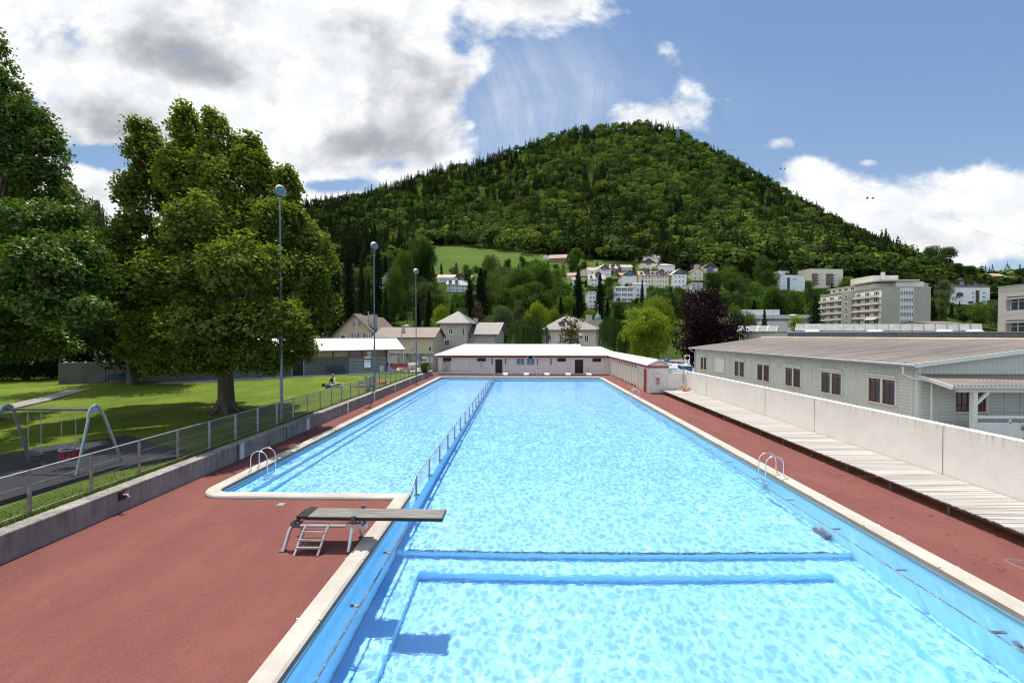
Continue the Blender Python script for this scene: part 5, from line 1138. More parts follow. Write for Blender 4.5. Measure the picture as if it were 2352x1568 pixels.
put(ZV, 1546, 1745, 215, 250, 345, 'low white house with pyramid roof and a dark timber loggia', 'hip', 'housewhite', 'tilepink', 9, 0, 1, 4, group=HG)
put(ZV, 1702, 1848, 186, 232, 275, 'row house with reddish roof and small blue dormers', 'side', 'housecream', 'tilered', 8, 0, 1, 3, group=HG, dormers=((-1.2, 1.8), (2.2, 1.2)))
put(ZV, 1848, 2012, 186, 236, 275, 'row house with plain brown roof and one tiny dormer', 'side', 'housetan', 'tile', 8, 0, 1, 3, group=HG, dormers=((1.6, 1.),))
put(ZV, 1985, 2165, 166, 236, 300, 'tan gabled house with tall blue glazing beside the brown row house', 'gable', 'housetan', 'tile', 10, -10, 1, 3, group=HG, glaze=(3., 2.4, 5.))
put(ZV, 2082, 2262, 212, 280, 340, 'gabled house with wide blue glazing, lowest at the end of the cluster', 'gable', 'housetan', 'tilepink', 10, 0, 1, 2, group=HG, glaze=(4.2, 1.6, 3.6))
put(ZV, 1955, 2085, 275, 320, 430, 'narrow cream house with dark timber gable half hidden by a round tree', 'gable', 'housecream', 'tile', 9, 0, 2, 2, group=HG)
put(ZV, 1112, 1290, 304, 372, 500, 'white gabled house with blue glazing and dark timber eaves', 'gable', 'housewhite', 'tile', 11, 0, 1, 3, group=HG, glaze=(4.0, 6.5, 8.8))
put(ZV, 1088, 1150, 332, 360, 440, 'low red roofed link house beside the white gable with dark timber eaves', 'side', 'timber', 'tilered', 7, 0, 2, 1, group=HG)
put(ZV, 1326, 1510, 304, 366, 520, 'yellow house with pink roof, blue dormer and tall blue windows', 'side', 'housecream', 'tilered', 10, 0, 3, 4, group=HG, dormers=((.2, 2.8), (-3.4, 1.2), (3.2, 1.2)), winmat=('white', 'blueglass'))
put(ZV, 1512, 1672, 304, 366, 520, 'yellow house with brown roof joined to the pink roofed yellow house', 'side', 'housecream', 'tile', 10, 0, 3, 4, group=HG, dormers=((.2, 2.6), (-2.8, 1.1), (2.8, 1.1)), winmat=('white', 'blueglass'))
put(ZV, 1718, 1886, 290, 356, 530, 'tall white gabled house with blue bay window at the end of the yellow row', 'gable', 'housewhite', 'tilepink', 11, 0, 3, 3, group=HG, glaze=(3.6, 9., 11.), winmat=('white', 'blueglass'))
put(ZV, 1000, 1275, 486, 516, 690, 'white villa with low grey roof, brown shutters and an arched window', 'hip', 'housewhite', 'slate', 10, 6, name='white_villa', sh='timber', rows=3, cols=3)
put(ZV, 1262, 1402, 450, 476, 640, 'white flat gabled house directly beside the white villa with brown shutters', 'side', 'housewhite', 'slate', 9, 0, 2, 2, group=HG)
put(ZV, 702, 802, 556, 562, 760, 'white block of flats almost hidden behind two tall spruces', 'flat', 'housewhite', 'slate', 9, 0, 4, 2, name='apartment_block')
def tower_cap(t): MB().lathe([(1.1, 0), (.9, .5), (.0, .9)], (0, 4, 11.2), 12).build('dome_light', K['white'], t, local=True)
put(ZV, 1960, 2082, 458, 460, 600, 'grey concrete cube with two diamond windows and a pale railing', 'flat', 'school', 'zinc', 8, 0, name='concrete_lookout', rows=1, cols=2)
put(ZV, 1918, 2124, 540, 541, 605, 'pale railed terrace in front of the grey concrete cube', 'flat', 'cladding', 'white', 5, 0, 1, 7, name='terrace_building')
put(ZL, 75, 352, 498, 545, 680, 'long white house with grey roof seen between trees beside the second mast', 'side', 'housewhite', 'slate', 10, 0, 2, 6, group=HG, dormers=((0, 3.),))
put(ZL, 385, 520, 498, 560, 660, 'white house with steep grey gable and arched window behind round trees', 'gable', 'housewhite', 'slate', 11, 0, 1, 2, group=HG, glaze=(2., 2.4, 4.))
put(ZL, 930, 1168, 465, 520, 590, 'plain house with broad pink roof above the grey roofed house', 'side', 'housewhite', 'tilepink', 10, 0, 1, 5, group=HG, chim=((-3, 4, .35, 1.2),))
put(ZL, 1170, 1322, 458, 520, 590, 'brown gabled house with blue glazing between two pink roofs', 'gable', 'housewhite', 'tilered', 10, 0, 1, 2, group=HG, glaze=(3.4, 1.4, 3.2))
put(ZL, 1300, 1410, 478, 520, 590, 'small house with pink roof and two narrow dormers by the big spruce', 'side', 'housewhite', 'tilered', 9, 0, 1, 2, group=HG, dormers=((-1.4, 1.2), (1., 1.2)))
put(ZL, 1060, 1250, 545, 612, 720, 'white house with grey roof and two rounded dormers', 'side', 'housewhite', 'slate', 10, 0, 2, 3, group=HG, dormers=((-2.2, 1.6), (1.6, 1.6)))
put(ZL, 1245, 1370, 552, 622, 720, 'white house with grey roof slipping behind the big spruce', 'side', 'housewhite', 'slate', 10, 20, 2, 2, group=HG)
put(ZR, 930, 1345, 512, 520, 750, 'white apartment block with dark green stairwell strip and small windows', 'flat', 'housewhite', 'slate', 11, 12, name='apartment_block', wins=[('f', -6.2, z, 1.5, .6, 2) for z in (1.2, 3.3, 5.5, 7.6)] + [('f', 1.4, 7.6, 2.2, .8, 2)], extra=lambda t: MB().box(-4., -2., -.12, -.01, -1, 8.6).build('stairwell_glazing', K['greenpanel'], t, local=True))
put(ZR, 930, 1118, 455, 462, 560, 'low white building behind the block with the green stairwell', 'flat', 'housewhite', 'white', 9, 12, 1, 3, name='apartment_block')
def balc(t):
    for x, hw in ((-8.8, 2.), (2., 2.6)):
        for i in range(4): b = MB().box(x - hw, x + hw, -1.1, .0, 2.2 + i * 1.95, 3.0 + i * 1.95).build('balcony', K['brownrail'], t, local=True); MB().box(x - hw + .2, x + hw - .2, -.03, -.012, 3.05 + i * 1.95, 3.9 + i * 1.95).build('recess_glazing', K['glass'], b, local=True)
    MB().box(-.8, 3.6, 3, 6, 11.5, 13.2).build('roof_plant', K['housewhite'], t, local=True)
put(ZR, 1380, 1900, 420, 432, 705, 'cream apartment block with dark brown balconies on the slope', 'flat', 'housecream', 'slate', 12, 8, name='apartment_block', wins=[('f', x, 3.2 + 1.95 * r, 1.1 if x < -4 else .85, .8, 1) for x in (-5.5, -3.5, 7.1, 9.3) for r in range(4)], extra=balc)
put(ZR, 1740, 2340, 366, 370, 505, 'long grey concrete road retaining wall beside the brown balcony block', 'flat', 'darkconc', 'zinc', 2, -6, 0, name='road_wall')
put(ZR, 1050, 1140, 372, 376, 420, 'small white garage box above the block with green stairwell', 'flat', 'housewhite', 'white', 6, 0, 0, name='garage')
put(ZR, 1120, 1200, 318, 345, 372, 'house with red roof nearly lost among trees on the upper slope', 'gable', 'housewhite', 'tilered', 8, 0, 0, group=HG)
def plant_room(t): pr = MB().box(-10.6, 1.9, 2, 10, 3.5, 5.4).build('plant_room', K['cladding'], t, local=True); [MB().box(x, x + .75, 1.95, 1.995, 3.7, 5.2).build('louvre', K['zinc'], pr, local=True) for x in (-1.2, -.1, 1.)]; MB().lathe([(1.2, 0), (1., .3), (0, .42)], (7.6, 4, 3.55), 14).build('dome_light', K['white'], t, local=True)
put(ZR, 380, 1450, 1110, 1114, 1262, 'flat roofed lilac grey school block with pale metal rooftop box', 'flat', 'lilac', 'white', 16, 0, name='school_block', Y=140., extra=plant_room, wins=[('f', x, 2.0, 4.4, .75, 5) for x in (-7.6, -3, 1.6)] + [('f', 7.7, 1.9, 5.8, 1.3, 3), ('f', -11.2, 2., .6, .7, 0)], winmat=('timber', 'glass'))
put(ZF, 1572, 1992, 600, 652, 838, 'big white chalet block with brown roof and dark timber balconies', 'side', 'housewhite', 'tile', 11, 3, name='chalet_block', wins=[('f', x, z, 2.2 if x > 8 else 1.3, 1.4, 2) for x in (-7., 2., 9.6) for z in (2.4, 5.2, 8.)], dormers=((-4.6, 4.), (4.8, 2.2), (-.2, 1.4)), extra=lambda t: MB().box(4., 6., -.5, -.01, 0, 9.6).box(-9, -5.6, -1., -.01, 5.6, 8.).box(-1, 1.6, -.8, -.01, 1., 2.2).build('timber_balcony', K['timber'], t, local=True))
put(ZF, 1645, 1860, 505, 508, 585, 'grey blue flat roofed house above the white chalet block', 'flat', 'school', 'slate', 9, 0, 1, 4, name='hillside_house', group=HG)
put(ZF, 1720, 1950, 548, 552, 600, 'low sand coloured house tucked below the grey blue flat roofed house', 'flat', 'housetan', 'slate', 7, 0, 0, name='hillside_house', group=HG)
put(ZF, 1970, 2250, 535, 540, 590, 'flat roofed pale house behind the concrete school at the right edge', 'flat', 'housecream', 'slate', 8, 0, 1, 4, name='hillside_house', group=HG)
put(ZF, 2015, 2140, 505, 535, 560, 'house with orange red roof on the skyline at the right edge', 'side', 'housetan', 'tilered', 8, 0, 0, name='hillside_house', group=HG)
put(ZF, 1060, 1340, 590, 625, 660, 'house with brown roof just behind the tall grey green block', 'side', 'housetan', 'tile', 9, 0, 1, 3, group=HG, Y=215.)
put(ZF, 1378, 1680, 1010, 1036, 1080, 'low brown roof between the solar collectors and the trees', 'side', 'housetan', 'tile', 10, 0, 0, name='hillside_house', group=HG, Y=110.)
# ------------------------------------------------------------------ tall block of flats
def flats():
    Y = 170.; o = lambda x, y: ((3200 + x / 2.625) / 1.7415, (900 + y / 2.625) / 1.7415)
    a, b = PY(*o(860, 650), Y), PY(*o(1375, 652), Y); Xf = a.x; W_ = b.x - a.x; zt = a.z
    yf = PX(o(215, 700)[0], 680, Xf).y; L = yf - Y
    t = thing('apartment_tower', 'long seven storey grey green apartment tower with pale balcony bands', 'apartment block', (Xf, Y, 0))
    MB().box(Xf, Xf + W_, Y, yf, -5, zt).build('wall', K['render'], t)
    MB().box(Xf + 8, Xf + W_ + 0, Y + 3, yf - 6, zt + .1, zt + 2.4).box(Xf + 2.4, Xf + W_ - 2, Y + 6, yf - 3, zt, zt + 2.2).build('penthouse', K['balcony'], t)
    MB().box(Xf + .6, Xf + W_ - 2.5, Y + 1.8, Y + 17, zt + 2.6, zt + 3.1).box(Xf + 1.8, Xf + 4, Y + 16, yf - 2, zt + 2.2, zt + 2.5).build('roof_slab', K['lilac'], t)
    MB().box(Xf + 3, Xf + 13, Y + 8, Y + 20, zt + 3.1, zt + 5.6).box(Xf + 6, Xf + 7, Y + 7, Y + 8, zt + 3.1, zt + 6.8).build('lift_house', K['balcony'], t)
    MB().box(Xf - .1, Xf + W_ + .1, Y - .1, yf + .1, zt - .25, zt + .1).build('parapet', K['render'], t)
    z_ = lambda y: PY(*o(1100, y), Y).z
    # end wall window strip
    x0, x1 = PY(*o(1047, 800), Y).x, PY(*o(1190, 800), Y).x
    MB().box(x0, x1, Y - .05, Y - .01, -3, zt - .3).build('strip_panel', K['balcony'], t)
    zs = [z_(y) for y in (713, 788, 862, 938, 1014)] + [z_(1014) - 2.85 * i for i in (1, 2)]
    for z in zs:
        f = MB(); n = 8; h = 1.45; cx_ = (x0 + x1) / 2; w = (x1 - x0) * .97
        for i in range(n + 1): q = cx_ - w / 2 + w * i / n; f.box(q - .07, q + .07, Y - .13, Y - .05, z - h / 2, z + h / 2)
        f.box(cx_ - w / 2, cx_ + w / 2, Y - .14, Y - .05, z - h / 2 - .1, z - h / 2).box(cx_ - w / 2, cx_ + w / 2, Y - .14, Y - .05, z + h / 2, z + h / 2 + .1)
        fo = f.build('window', K['white'], t); MB().box(cx_ - w / 2, cx_ + w / 2, Y - .08, Y - .052, z - h / 2, z + h / 2).build('pane', K['glass'], fo)
    # balcony side
    yT0, yT1 = PX(o(572, 800)[0], 700, Xf).y, PX(o(470, 800)[0], 700, Xf).y
    MB().box(Xf - 1.5, Xf, yT0, yT1, -4, zt - .3).build('stair_tower', K['render'], t)
    for j, z in enumerate(zs):
        for y0, y1 in ((Y + .1, yT0 - .05), (yT1 + .05, yf - .1)):
            b_ = MB().box(Xf - 1.3, Xf - 1.18, y0, y1, z - 1.75, z - .62).box(Xf - 1.3, Xf, y0, y1, z - 1.75, z - 1.6).build('balcony', K['balcony'], t)
            MB().tube([(Xf - 1.24, y0, z - .5), (Xf - 1.24, y1, z - .5)], .04, 5).build('rail', K['fascia'], b_)
            MB().box(Xf - .04, Xf - .01, y0, y1, z - 1.5, z + 1.05).build('recess_wall', K['white'], b_)
            n = int((y1 - y0) / 4.2)
            for i in range(n):
                yc = y0 + (y1 - y0) * (i + .5) / n
                window(t, (Xf - .05, yc, z + .05), (0, 1, 0), (-1, 0, 0), 2.4, 1.6, K['white'], K['glass'], 2, 0, .1, .12, world=True)
        window(t, (Xf - 1.5, (yT0 + yT1) / 2, z), (0, 1, 0), (-1, 0, 0), 1.8, 1.3, K['white'], K['glass'], 1, 0, .1, .14, world=True)
    for y in np.arange(Y + 18, yf - 4, 3.6): window(t, (Xf + 2.4, y, zt + 1.2), (0, 1, 0), (-1, 0, 0), 2., 1.2, K['white'], K['glass'], 1, 0, .1, .12, world=True)
    aw = MB().slab([(Xf - 2.6, Y + .8, zs[4] + .9), (Xf - 1.3, Y + .8, zs[4] + 1.25), (Xf - 1.3, Y + 5.5, zs[4] + 1.25), (Xf - 2.6, Y + 5.5, zs[4] + .9)], .05); aw.build('awning', K['cream_towel'], t)
    HRECT.append((*o(215, 560), *o(1375, 1040), Y))
flats()
# ------------------------------------------------------------------ old houses behind the pool
put(Z5, 716, 1300, 182, 462, 560, 'ochre gabled house with mauve shutters and two chimneys behind the shed', 'gable', 'plaster', 'tile', 14, 0, name='gabled_house', Y=72., oh=.55,
    wins=[('f', .25, 3.5, .6, .8, 1, 'mauve'), ('f', -2.06, 1.2, .95, 1.1, 0), ('f', .0, 1.45, .6, 1.15, 1, 'mauve'), ('f', 2.3, 1.4, .85, 1.05, 1, 'mauve')], chim=((-1.9, 6, .5, 2.9), (2.3, 2.2, .55, 2.5), (1.1, 3.2, .07, 3.1)))
put(Z5, 1255, 1985, 342, 462, 680, 'long ochre barn like house with old brown tiled roof', 'side', 'plaster', 'tile', 9, 0, name='long_house', Y=70., oh=.5, wins=[('f', -3.2, 1.0, .8, 1.0, 1), ('f', 4.3, .9, .5, .8, 0)], chim=((-.7, 2.2, .22, 1.3),))
put(Z6, 322, 640, 112, 268, 620, 'grey plastered tower house with a steep pyramid tiled roof', 'pyramid', 'plaster2', 'tilegrey', 8.6, -4, name='tower_house', Y=80., oh=.8, wins=[('f', -.5, 4.06, .9, 1.1, 1), ('f', -1.24, 1.9, 1., 1.2, 1), ('f', 1.95, 4.0, .35, 1.2, 0)])
put(Z6, 640, 975, 262, 384, 620, 'lower grey plastered wing joined to the tower house', 'side', 'plaster2', 'tilegrey', 9, -8, name='plastered_house', Y=82., oh=.9, wins=[('f', -2.2, 3.1, .8, .9, 1), ('f', -1.63, 1.5, .95, .9, 1, 'housewhite'), ('f', .7, 1.6, .55, .75, 1), ('f', 1.5, 1.6, .55, .75, 1), ('f', 2.3, 1.6, .5, .75, 1)], chim=((-2.2, 4.5, .4, 2.2),))
put(Z6, 1540, 2180, 152, 350, 620, 'cream villa with big grey hipped roof, shutters and arched dormer', 'hip', 'cream', 'tilegrey', 14, 0, name='hipped_villa', Y=90., oh=.9, wins=[('f', x, 3.1, .85, 1.5, 1, 'lilac') for x in (-4.5, -2., .7, 3.3)], dormers=((-1.7, .9),), chim=((4.6, 5, .6, 2.),))
put(Z6, 2000, 2240, 232, 240, 400, 'flat tan roofed building behind the cream villa', 'flat', 'plaster2', 'tilepink', 8, 0, 0, name='rear_house', Y=106.)
p = PY((1650 + 2180 / 2.94) / 1.7415, (1200 + 215 / 2.94) / 1.7415, 130.)
t = thing('church_spire', 'small green copper onion spire behind the cream villa', 'church spire', (p.x, p.y, p.z - 8))
MB().lathe([(.8, -9), (.8, -.6), (1.0, -.4), (1.0, .2), (.7, .8), (.3, 1.3), (.12, 2.), (.06, 3.), (.0, 3.8)], p, 14).build('onion_dome', K['copper'], t); MB().lathe([(.0, -.3), (.3, 0), (0, .3)], p + Vector((0, 0, 3.9)), 8).build('finial', K['steel'], t)
# ------------------------------------------------------------------ shed with white roof on the lawn
def shed():
    A = Vector((-36.9, 36.7, .6)); B = Vector((-16.35, 50.5, .6)); a = (B - A).normalized(); nr = Vector((a.y, -a.x, 0)); L = (B - A).length
    def sx(px):               # position along the front seen at this picture column
        d = ray(px, 850); n_ = Vector((-a.y, a.x, 0)); k = (A - CAM).dot(n_) / d.dot(n_); q = CAM + d * k; return (q - A).dot(a)
    ang = math.atan2(a.y, a.x)
    t = thing('lawn_shed', 'long grey shed with white sheet roof and red window band along the lawn', 'shed', A, ang)
    d = 4.6; zw = 2.55; s0 = sx(802)
    def b(n, x0, x1, y0, y1, z0, z1, m, par=None): return MB().box(x0, x1, y0, y1, z0, z1).build(n, K[m], par or t, local=True)
    b('wall', 0, s0, 0, d, -.3, 1.92, 'corr'); b('brick_wall', s0, L, -.01, d, -.3, 1.98, 'brickw'); b('upper_wall', 0, L - .02, .12, d - .02, 1.9, 2.9, 'black')
    f = MB(); xs = [s0 * i / 12 for i in range(13)] + [s0 + (L - s0) * i / 3 for i in range(1, 4)]
    for x in xs: f.box(x - .07, x + .07, -.03, .1, 1.92, 2.68)
    f.box(0, L, -.035, .1, 1.9, 2.0).box(0, L, -.035, .1, 2.6, 2.72); fo = f.build('window_band', K['fascia'], t, local=True)
    for i in range(12): MB().box(xs[i] + .1, xs[i + 1] - .1, .02, .05, 2.0, 2.6).build('panel', K['plaster2'], fo, local=True)
    for i in range(12, 15): MB().box(xs[i] + .1, xs[i + 1] - .1, .02, .05, 2.0, 2.6).build('pane', K['glass'], fo, local=True)
    r = MB(); e = 2.78; rz_ = 4.05
    r.slab([(-.6, -1.0, e - .02), (L + 1.9, -1.0, e - .02), (L + 1.9, d / 2, rz_), (-.6, d / 2, rz_)], .06).slab([(-.6, d + 1, e), (L + 1.9, d + 1, e), (L + 1.9, d / 2, rz_), (-.6, d / 2, rz_)], .06)
    for i in range(int(L + 2)): r.bar((-.5 + i * 1.05, -1.0, e), (-.5 + i * 1.05, d / 2, rz_ + .02), .03, .03)
    ro = r.build('roof', K['whiteroof'], t, local=True)
    for i in range(int(L + 2)): MB().lathe([(.04, -.05), (.05, .03)], (-.45 + i * 1.05, -1.02, e - .07), 8, Vector((0, -1, 0))).build('rafter_cap', K['white'], ro, local=True)
    MB().box(-.6, L + 1.9, -.98, -.92, e - .14, e - .06).build('eaves_beam', K['timber'], ro, local=True)
    x0, x1 = sx(672), sx(696.5); o_ = b('doorway', x0, x1, -.02, .0, .02, 1.9, 'black'); MB().box(x1, x1 + .1, -.05, .0, 0, 1.95).box(x0 - .1, x0, -.05, .0, 0, 1.95).build('frame', K['plaster2'], o_, local=True)
    b('door', L + .15, L + 1.3, .3, .36, .05, 1.95, 'beige'); q = MB().tube([(L + 1.75, -.8, 0), (L + 1.75, -.8, e - .1)], .06, 6).tube([(L + .1, .3, 2.3), (L + 1.8, .3, 2.3)], .04, 6); q.build('post', K['sidetrim'], t, local=True)
    MB().tube([(L - .05, -.9, e - .1), (L - .05, -.1, e - .5), (L - .05, -.1, 0)], .05, 6).build('downpipe', K['darksteel'], t, local=True)
    # mirror on the brick wall
    x0, x1 = sx(835.5), sx(851.5); zt = 1.9; c = A + a * ((x0 + x1) / 2) + nr * .06
    m = thing('wall_mirror', 'tall mirror on the white brick shed wall reflecting the pool', 'mirror', c, ang); MB().box(-(x1 - x0) / 2, (x1 - x0) / 2, -.02, .03, .55, zt).build('frame', K['darksteel'], m, local=True); MB().box(-(x1 - x0) / 2 + .03, (x1 - x0) / 2 - .03, -.026, -.02, .58, zt - .03).build('glass', K['mirror'], m, local=True)
    def bench(px, lab, off=.75, mt='greenbench', group=None):
        s_ = sx(px); c = A + a * s_ + nr * off; c.z = .70
        q = thing('park_bench', lab, 'bench', c, ang, group); w = .95
        MB().box(-w, w, -.3, .12, .42, .46).build('seat', K[mt], q, local=True); MB().add([(-w, .10, .46), (w, .10, .46), (w, .26, .92), (-w, .26, .92), (-w, .14, .46), (w, .14, .46), (w, .30, .92), (-w, .30, .92)], [(0, 1, 2, 3), (7, 6, 5, 4), (0, 4, 5, 1), (3, 2, 6, 7), (0, 3, 7, 4), (1, 5, 6, 2)]).build('backrest', K[mt], q, local=True)
        for x in (-w + .05, w - .05): MB().tube([(x, -.26, 0), (x, -.26, .42), (x, .12, .42), (x, .30, .95)], .022, 6).tube([(x, .2, 0), (x, .12, .42)], .022, 6).build('leg', K['darksteel'], q, local=True)
    bench(769, 'dark green bench against the grey shed wall beside the doorway', group='green benches by the shed'); bench(283, 'dark green bench in deep shade under the big trees', group='green benches by the shed')
    pv = [A - a * 4 + nr * .0, B + a * 5, B + a * 5 + nr * 2.0, A - a * 4 + nr * 1.7]
    struct('shed_paving', MB().prism([(p.x, p.y) for p in pv], .5, .69), K['paving']); pe = [A - a * 4 + nr * 1.7, B + a * 3 + nr * 1.98, B + a * 3 + nr * 2.12, A - a * 4 + nr * 1.84]; struct('shed_paving_kerb', MB().prism([(p.x, p.y) for p in pe], .5, .70), K['coping'])
    struct('terrace', MB().prism([(-12.5, 53.2), (-12.5, 60), (-34, 60), (-22, 51.5), (-14.2, 52.3)], .4, .66), K['paving'])
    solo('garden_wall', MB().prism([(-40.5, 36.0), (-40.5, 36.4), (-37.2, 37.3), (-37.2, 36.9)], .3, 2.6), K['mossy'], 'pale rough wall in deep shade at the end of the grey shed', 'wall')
shed()
solo('stained_wall', MB().box(-18.5, -11.3, 57.8, 58.1, 0, 2.52).box(-18.5, -11.3, 57.75, 58.15, 2.52, 2.58), K['darkconc'], 'tall dark stained concrete wall beside the changing hall', 'wall')
# ------------------------------------------------------------------ small things on the terrace and lawn
t = thing('entrance_steps', 'concrete steps climbing from the pool deck to the terrace', 'steps', (-11.9, 54, 0))
for i in range(4): MB().box(-11.42 - .32 * (i + 1), -11.42 - .32 * i, 53.25, 54.9, -.02, .16 * (i + 1)).build('step', K['stair'], t)
MB().box(-12.9, -11.5, 54.9, 55.2, 0, .95).build('cheek_wall', K['darkconc'], t)
t = thing('handrail', 'pale tubular handrail above the steps beside the changing hall', 'handrail', (-12, 55, .6)); MB().tube([(-15, 55.1, .6), (-15, 55.1, 1.55), (-11.6, 55.1, 1.55), (-11.6, 55.1, .9)], .03, 6).build('rail', K['steel'], t); MB().tube([(-15, 55.1, 1.1), (-11.6, 55.1, 1.1)], .02, 6).build('mid_rail', K['steel'], t)
c = GZ(948.5, 849, .66)
t = thing('tub_planter', 'white tapered tub planter on the terrace', 'planter', c); MB().lathe([(.28, 0), (.32, .04), (.62, .72), (.66, .74), (.66, .8), (.58, .8)], c, 18).build('tub', K['white'], t); MB().lathe([(0, .74), (.6, .74)], c, 18).build('soil', K['timber'], t)
c = GZ(880, 856, .66)
def binbag(c, lab, h=.95, r=.27):
    t = thing('bag_stand', lab, 'bin', c, group='rubbish bag stands'); c = Vector(c)
    MB().lathe([(.10, .05), (r * .7, .1), (r * .95, h * .5), (r * .9, h * .9), (r, h)], c, 12).build('bag', K['bag'], t); MB().lathe([(r + .03, h), (r + .04, h + .03), (r * .6, h + .08), (0, h + .1)], c, 14).build('lid', K['blackp'], t)
    for a in (0.6, 2.2, 3.8, 5.4): MB().tube([c + Vector(((r + .03) * math.cos(a), (r + .03) * math.sin(a), h)), c + Vector(((r + .14) * math.cos(a), (r + .14) * math.sin(a), 0))], .014, 5).build('leg', K['steel'], t)
binbag(GZ(877, 857, .66), 'clear rubbish bag on a stand next to the black bin'); binbag(GZ(846, 895, .62), 'clear rubbish bag on a stand at the foot of the second mast', 1.0, .3); binbag(GZ(639, 866, .66), 'clear rubbish bag on a stand in front of the grey shed wall')
c = GZ(888, 852.5, .66); t = thing('black_bin', 'black cylindrical bin beside the red bench', 'bin', c); MB().lathe([(.26, 0), (.32, .95), (.34, .97)], c, 16).build('bin_body', K['blackp'], t); MB().lathe([(.35, .97), (.35, 1.03), (.0, 1.08)], c, 16).build('lid', K['greenbench'], t)
def redbench(c, lab, w, rz, back=True):
    t = thing('red_bench', lab, 'bench', c, rz, 'red benches on the terrace')
    m = MB()
    for y in (-.34, -.2, -.06): m.box(-w, w, y, y + .11, .42, .46)
    m.build('seat', K['redpaint'], t, local=True)
    if back:
        m = MB()
        for z in (.55, .70, .85): m.box(-w, w, .1 + z * .08, .14 + z * .08, z, z + .11)
        m.build('backrest', K['redpaint'], t, local=True)
    for x in (-w + .3, w - .3): MB().box(x - .1, x + .1, -.3, .1, 0, .42).build('leg', K['stair'], t, local=True)
    if back:
        for x in (-w + .3, w - .3): MB().box(x - .04, x + .04, .06, .1, .42, .95).build('back_support', K['darksteel'], t, local=True)
redbench(GZ(915, 853, .64), 'bright red slatted bench with backrest by the lawn', 1.35, R(170)); redbench(GZ(929, 856, .62), 'low red bench without backrest in front of the slatted one', .75, R(172), False)
c = PY(990, 836, 53.0); t = thing('notice_sign', 'two grey sign panels on posts by the terrace rail', 'sign', (c.x, 53, .6)); MB().box(c.x - .62, c.x - .22, 52.97, 53, 1.55, 2.3).box(c.x - .12, c.x + .3, 52.97, 53, 1.55, 2.3).build('panel', K['zinc'], t)
for x in (-.42, .1): MB().tube([(c.x + x, 53.03, .5), (c.x + x, 53.03, 2.3)], .025, 6).build('post', K['steel'], t)
MB().box(c.x - 1.1, c.x - .64, 52.98, 53, 2.1, 2.3).build('plate', K['white'], t)
c = GZ(957, 858, .6); solo('yellow_post', MB().tube([(c.x + 1.1, 54.2, .6), (c.x + 1.1, 54.2, 2.1)], .05, 6), M('olive_post', (.3, .28, .1)), 'slim olive post behind the round bush', 'post')
def streetlamp(px0, py0, px1, py1, Y, lab):
    a, b = PY(px0, py0, Y), PY(px1, py1, Y); t = thing('street_lamp', lab, 'street lamp', (b.x, Y, 0))
    d = a.x - b.x
    MB().tube([(b.x, Y, 0), (b.x, Y, a.z - .9), (b.x + d * .1, Y, a.z - .35), (b.x + d * .45, Y, a.z - .08), (a.x, Y, a.z)], [.07, .05, .045, .04, .03], 8).build('pole', K['steel'], t)
    MB().lathe([(.0, -.1), (.09, -.05), (.14, .2), (.1, .5), (.0, .55)], (a.x, Y, a.z), 10, Vector((math.copysign(1, d), 0, -.12))).build('lamp_head', K['whitemetal'], t)
streetlamp(931, 747, 922.5, 760, 58.5, 'street lamp with pale round head in front of the long ochre house'); streetlamp(1337, 768.5, 1354.8, 792, 66., 'street lamp with curved arm in front of the bronze shrub')
# ------------------------------------------------------------------ people on the lawn and the platform
def body(name, label, J, skin, sc=1., group=None, parts=()):
    """J: joints in world metres; one continuous skinned body, hair and clothes as children"""
    root = Vector(J['pelvis'])
    E_ = [('pelvis', 'waist'), ('waist', 'chest'), ('chest', 'neck'), ('neck', 'head'), ('head', 'crown')]
    for s_ in 'LR': E_ += [('pelvis', 'hip' + s_), ('hip' + s_, 'knee' + s_), ('knee' + s_, 'ankle' + s_), ('ankle' + s_, 'toe' + s_), ('chest', 'sh' + s_), ('sh' + s_, 'elbow' + s_), ('elbow' + s_, 'wrist' + s_), ('wrist' + s_, 'hand' + s_)]
    RAD = dict(pelvis=.125, waist=.11, chest=.13, neck=.055, head=.10, crown=.075, hip=.088, knee=.058, ankle=.04, toe=.03, sh=.055, elbow=.042, wrist=.03, hand=.032)
    me = bpy.data.meshes.new(name); bm = bmesh.new(); lay = bm.verts.layers.skin.verify(); V_ = {}
    for k, p in J.items():
        v = bm.verts.new(Vector(p)); V_[k] = v; r = RAD[k.rstrip('LR')] * sc; v[lay].radius = (r, r); v[lay].use_root = (k == 'pelvis')
    for a, b in E_: bm.edges.new((V_[a], V_[b]))
    bm.to_mesh(me); bm.free(); me.materials.append(skin)
    o = bpy.data.objects.new(name, me); C.objects.link(o); ORG[o.name] = Vector(); tag(o, label, 'person', group)
    o.modifiers.new('skin', 'SKIN').use_smooth_shade = True; s2 = o.modifiers.new('sub', 'SUBSURF'); s2.levels = 1; s2.render_levels = 2
    # small features of the face and fingers
    h, cr, nk = Vector(J['head']), Vector(J['crown']), Vector(J['neck'])
    up_ = (cr - nk).normalized(); fc = Vector(J.get('_face', (0, 0, 1)))
    return o, up_
def cloth(o, name, pts, rad, m):
    q = MB().tube(pts, rad, 12); return q.build(name, m, o)
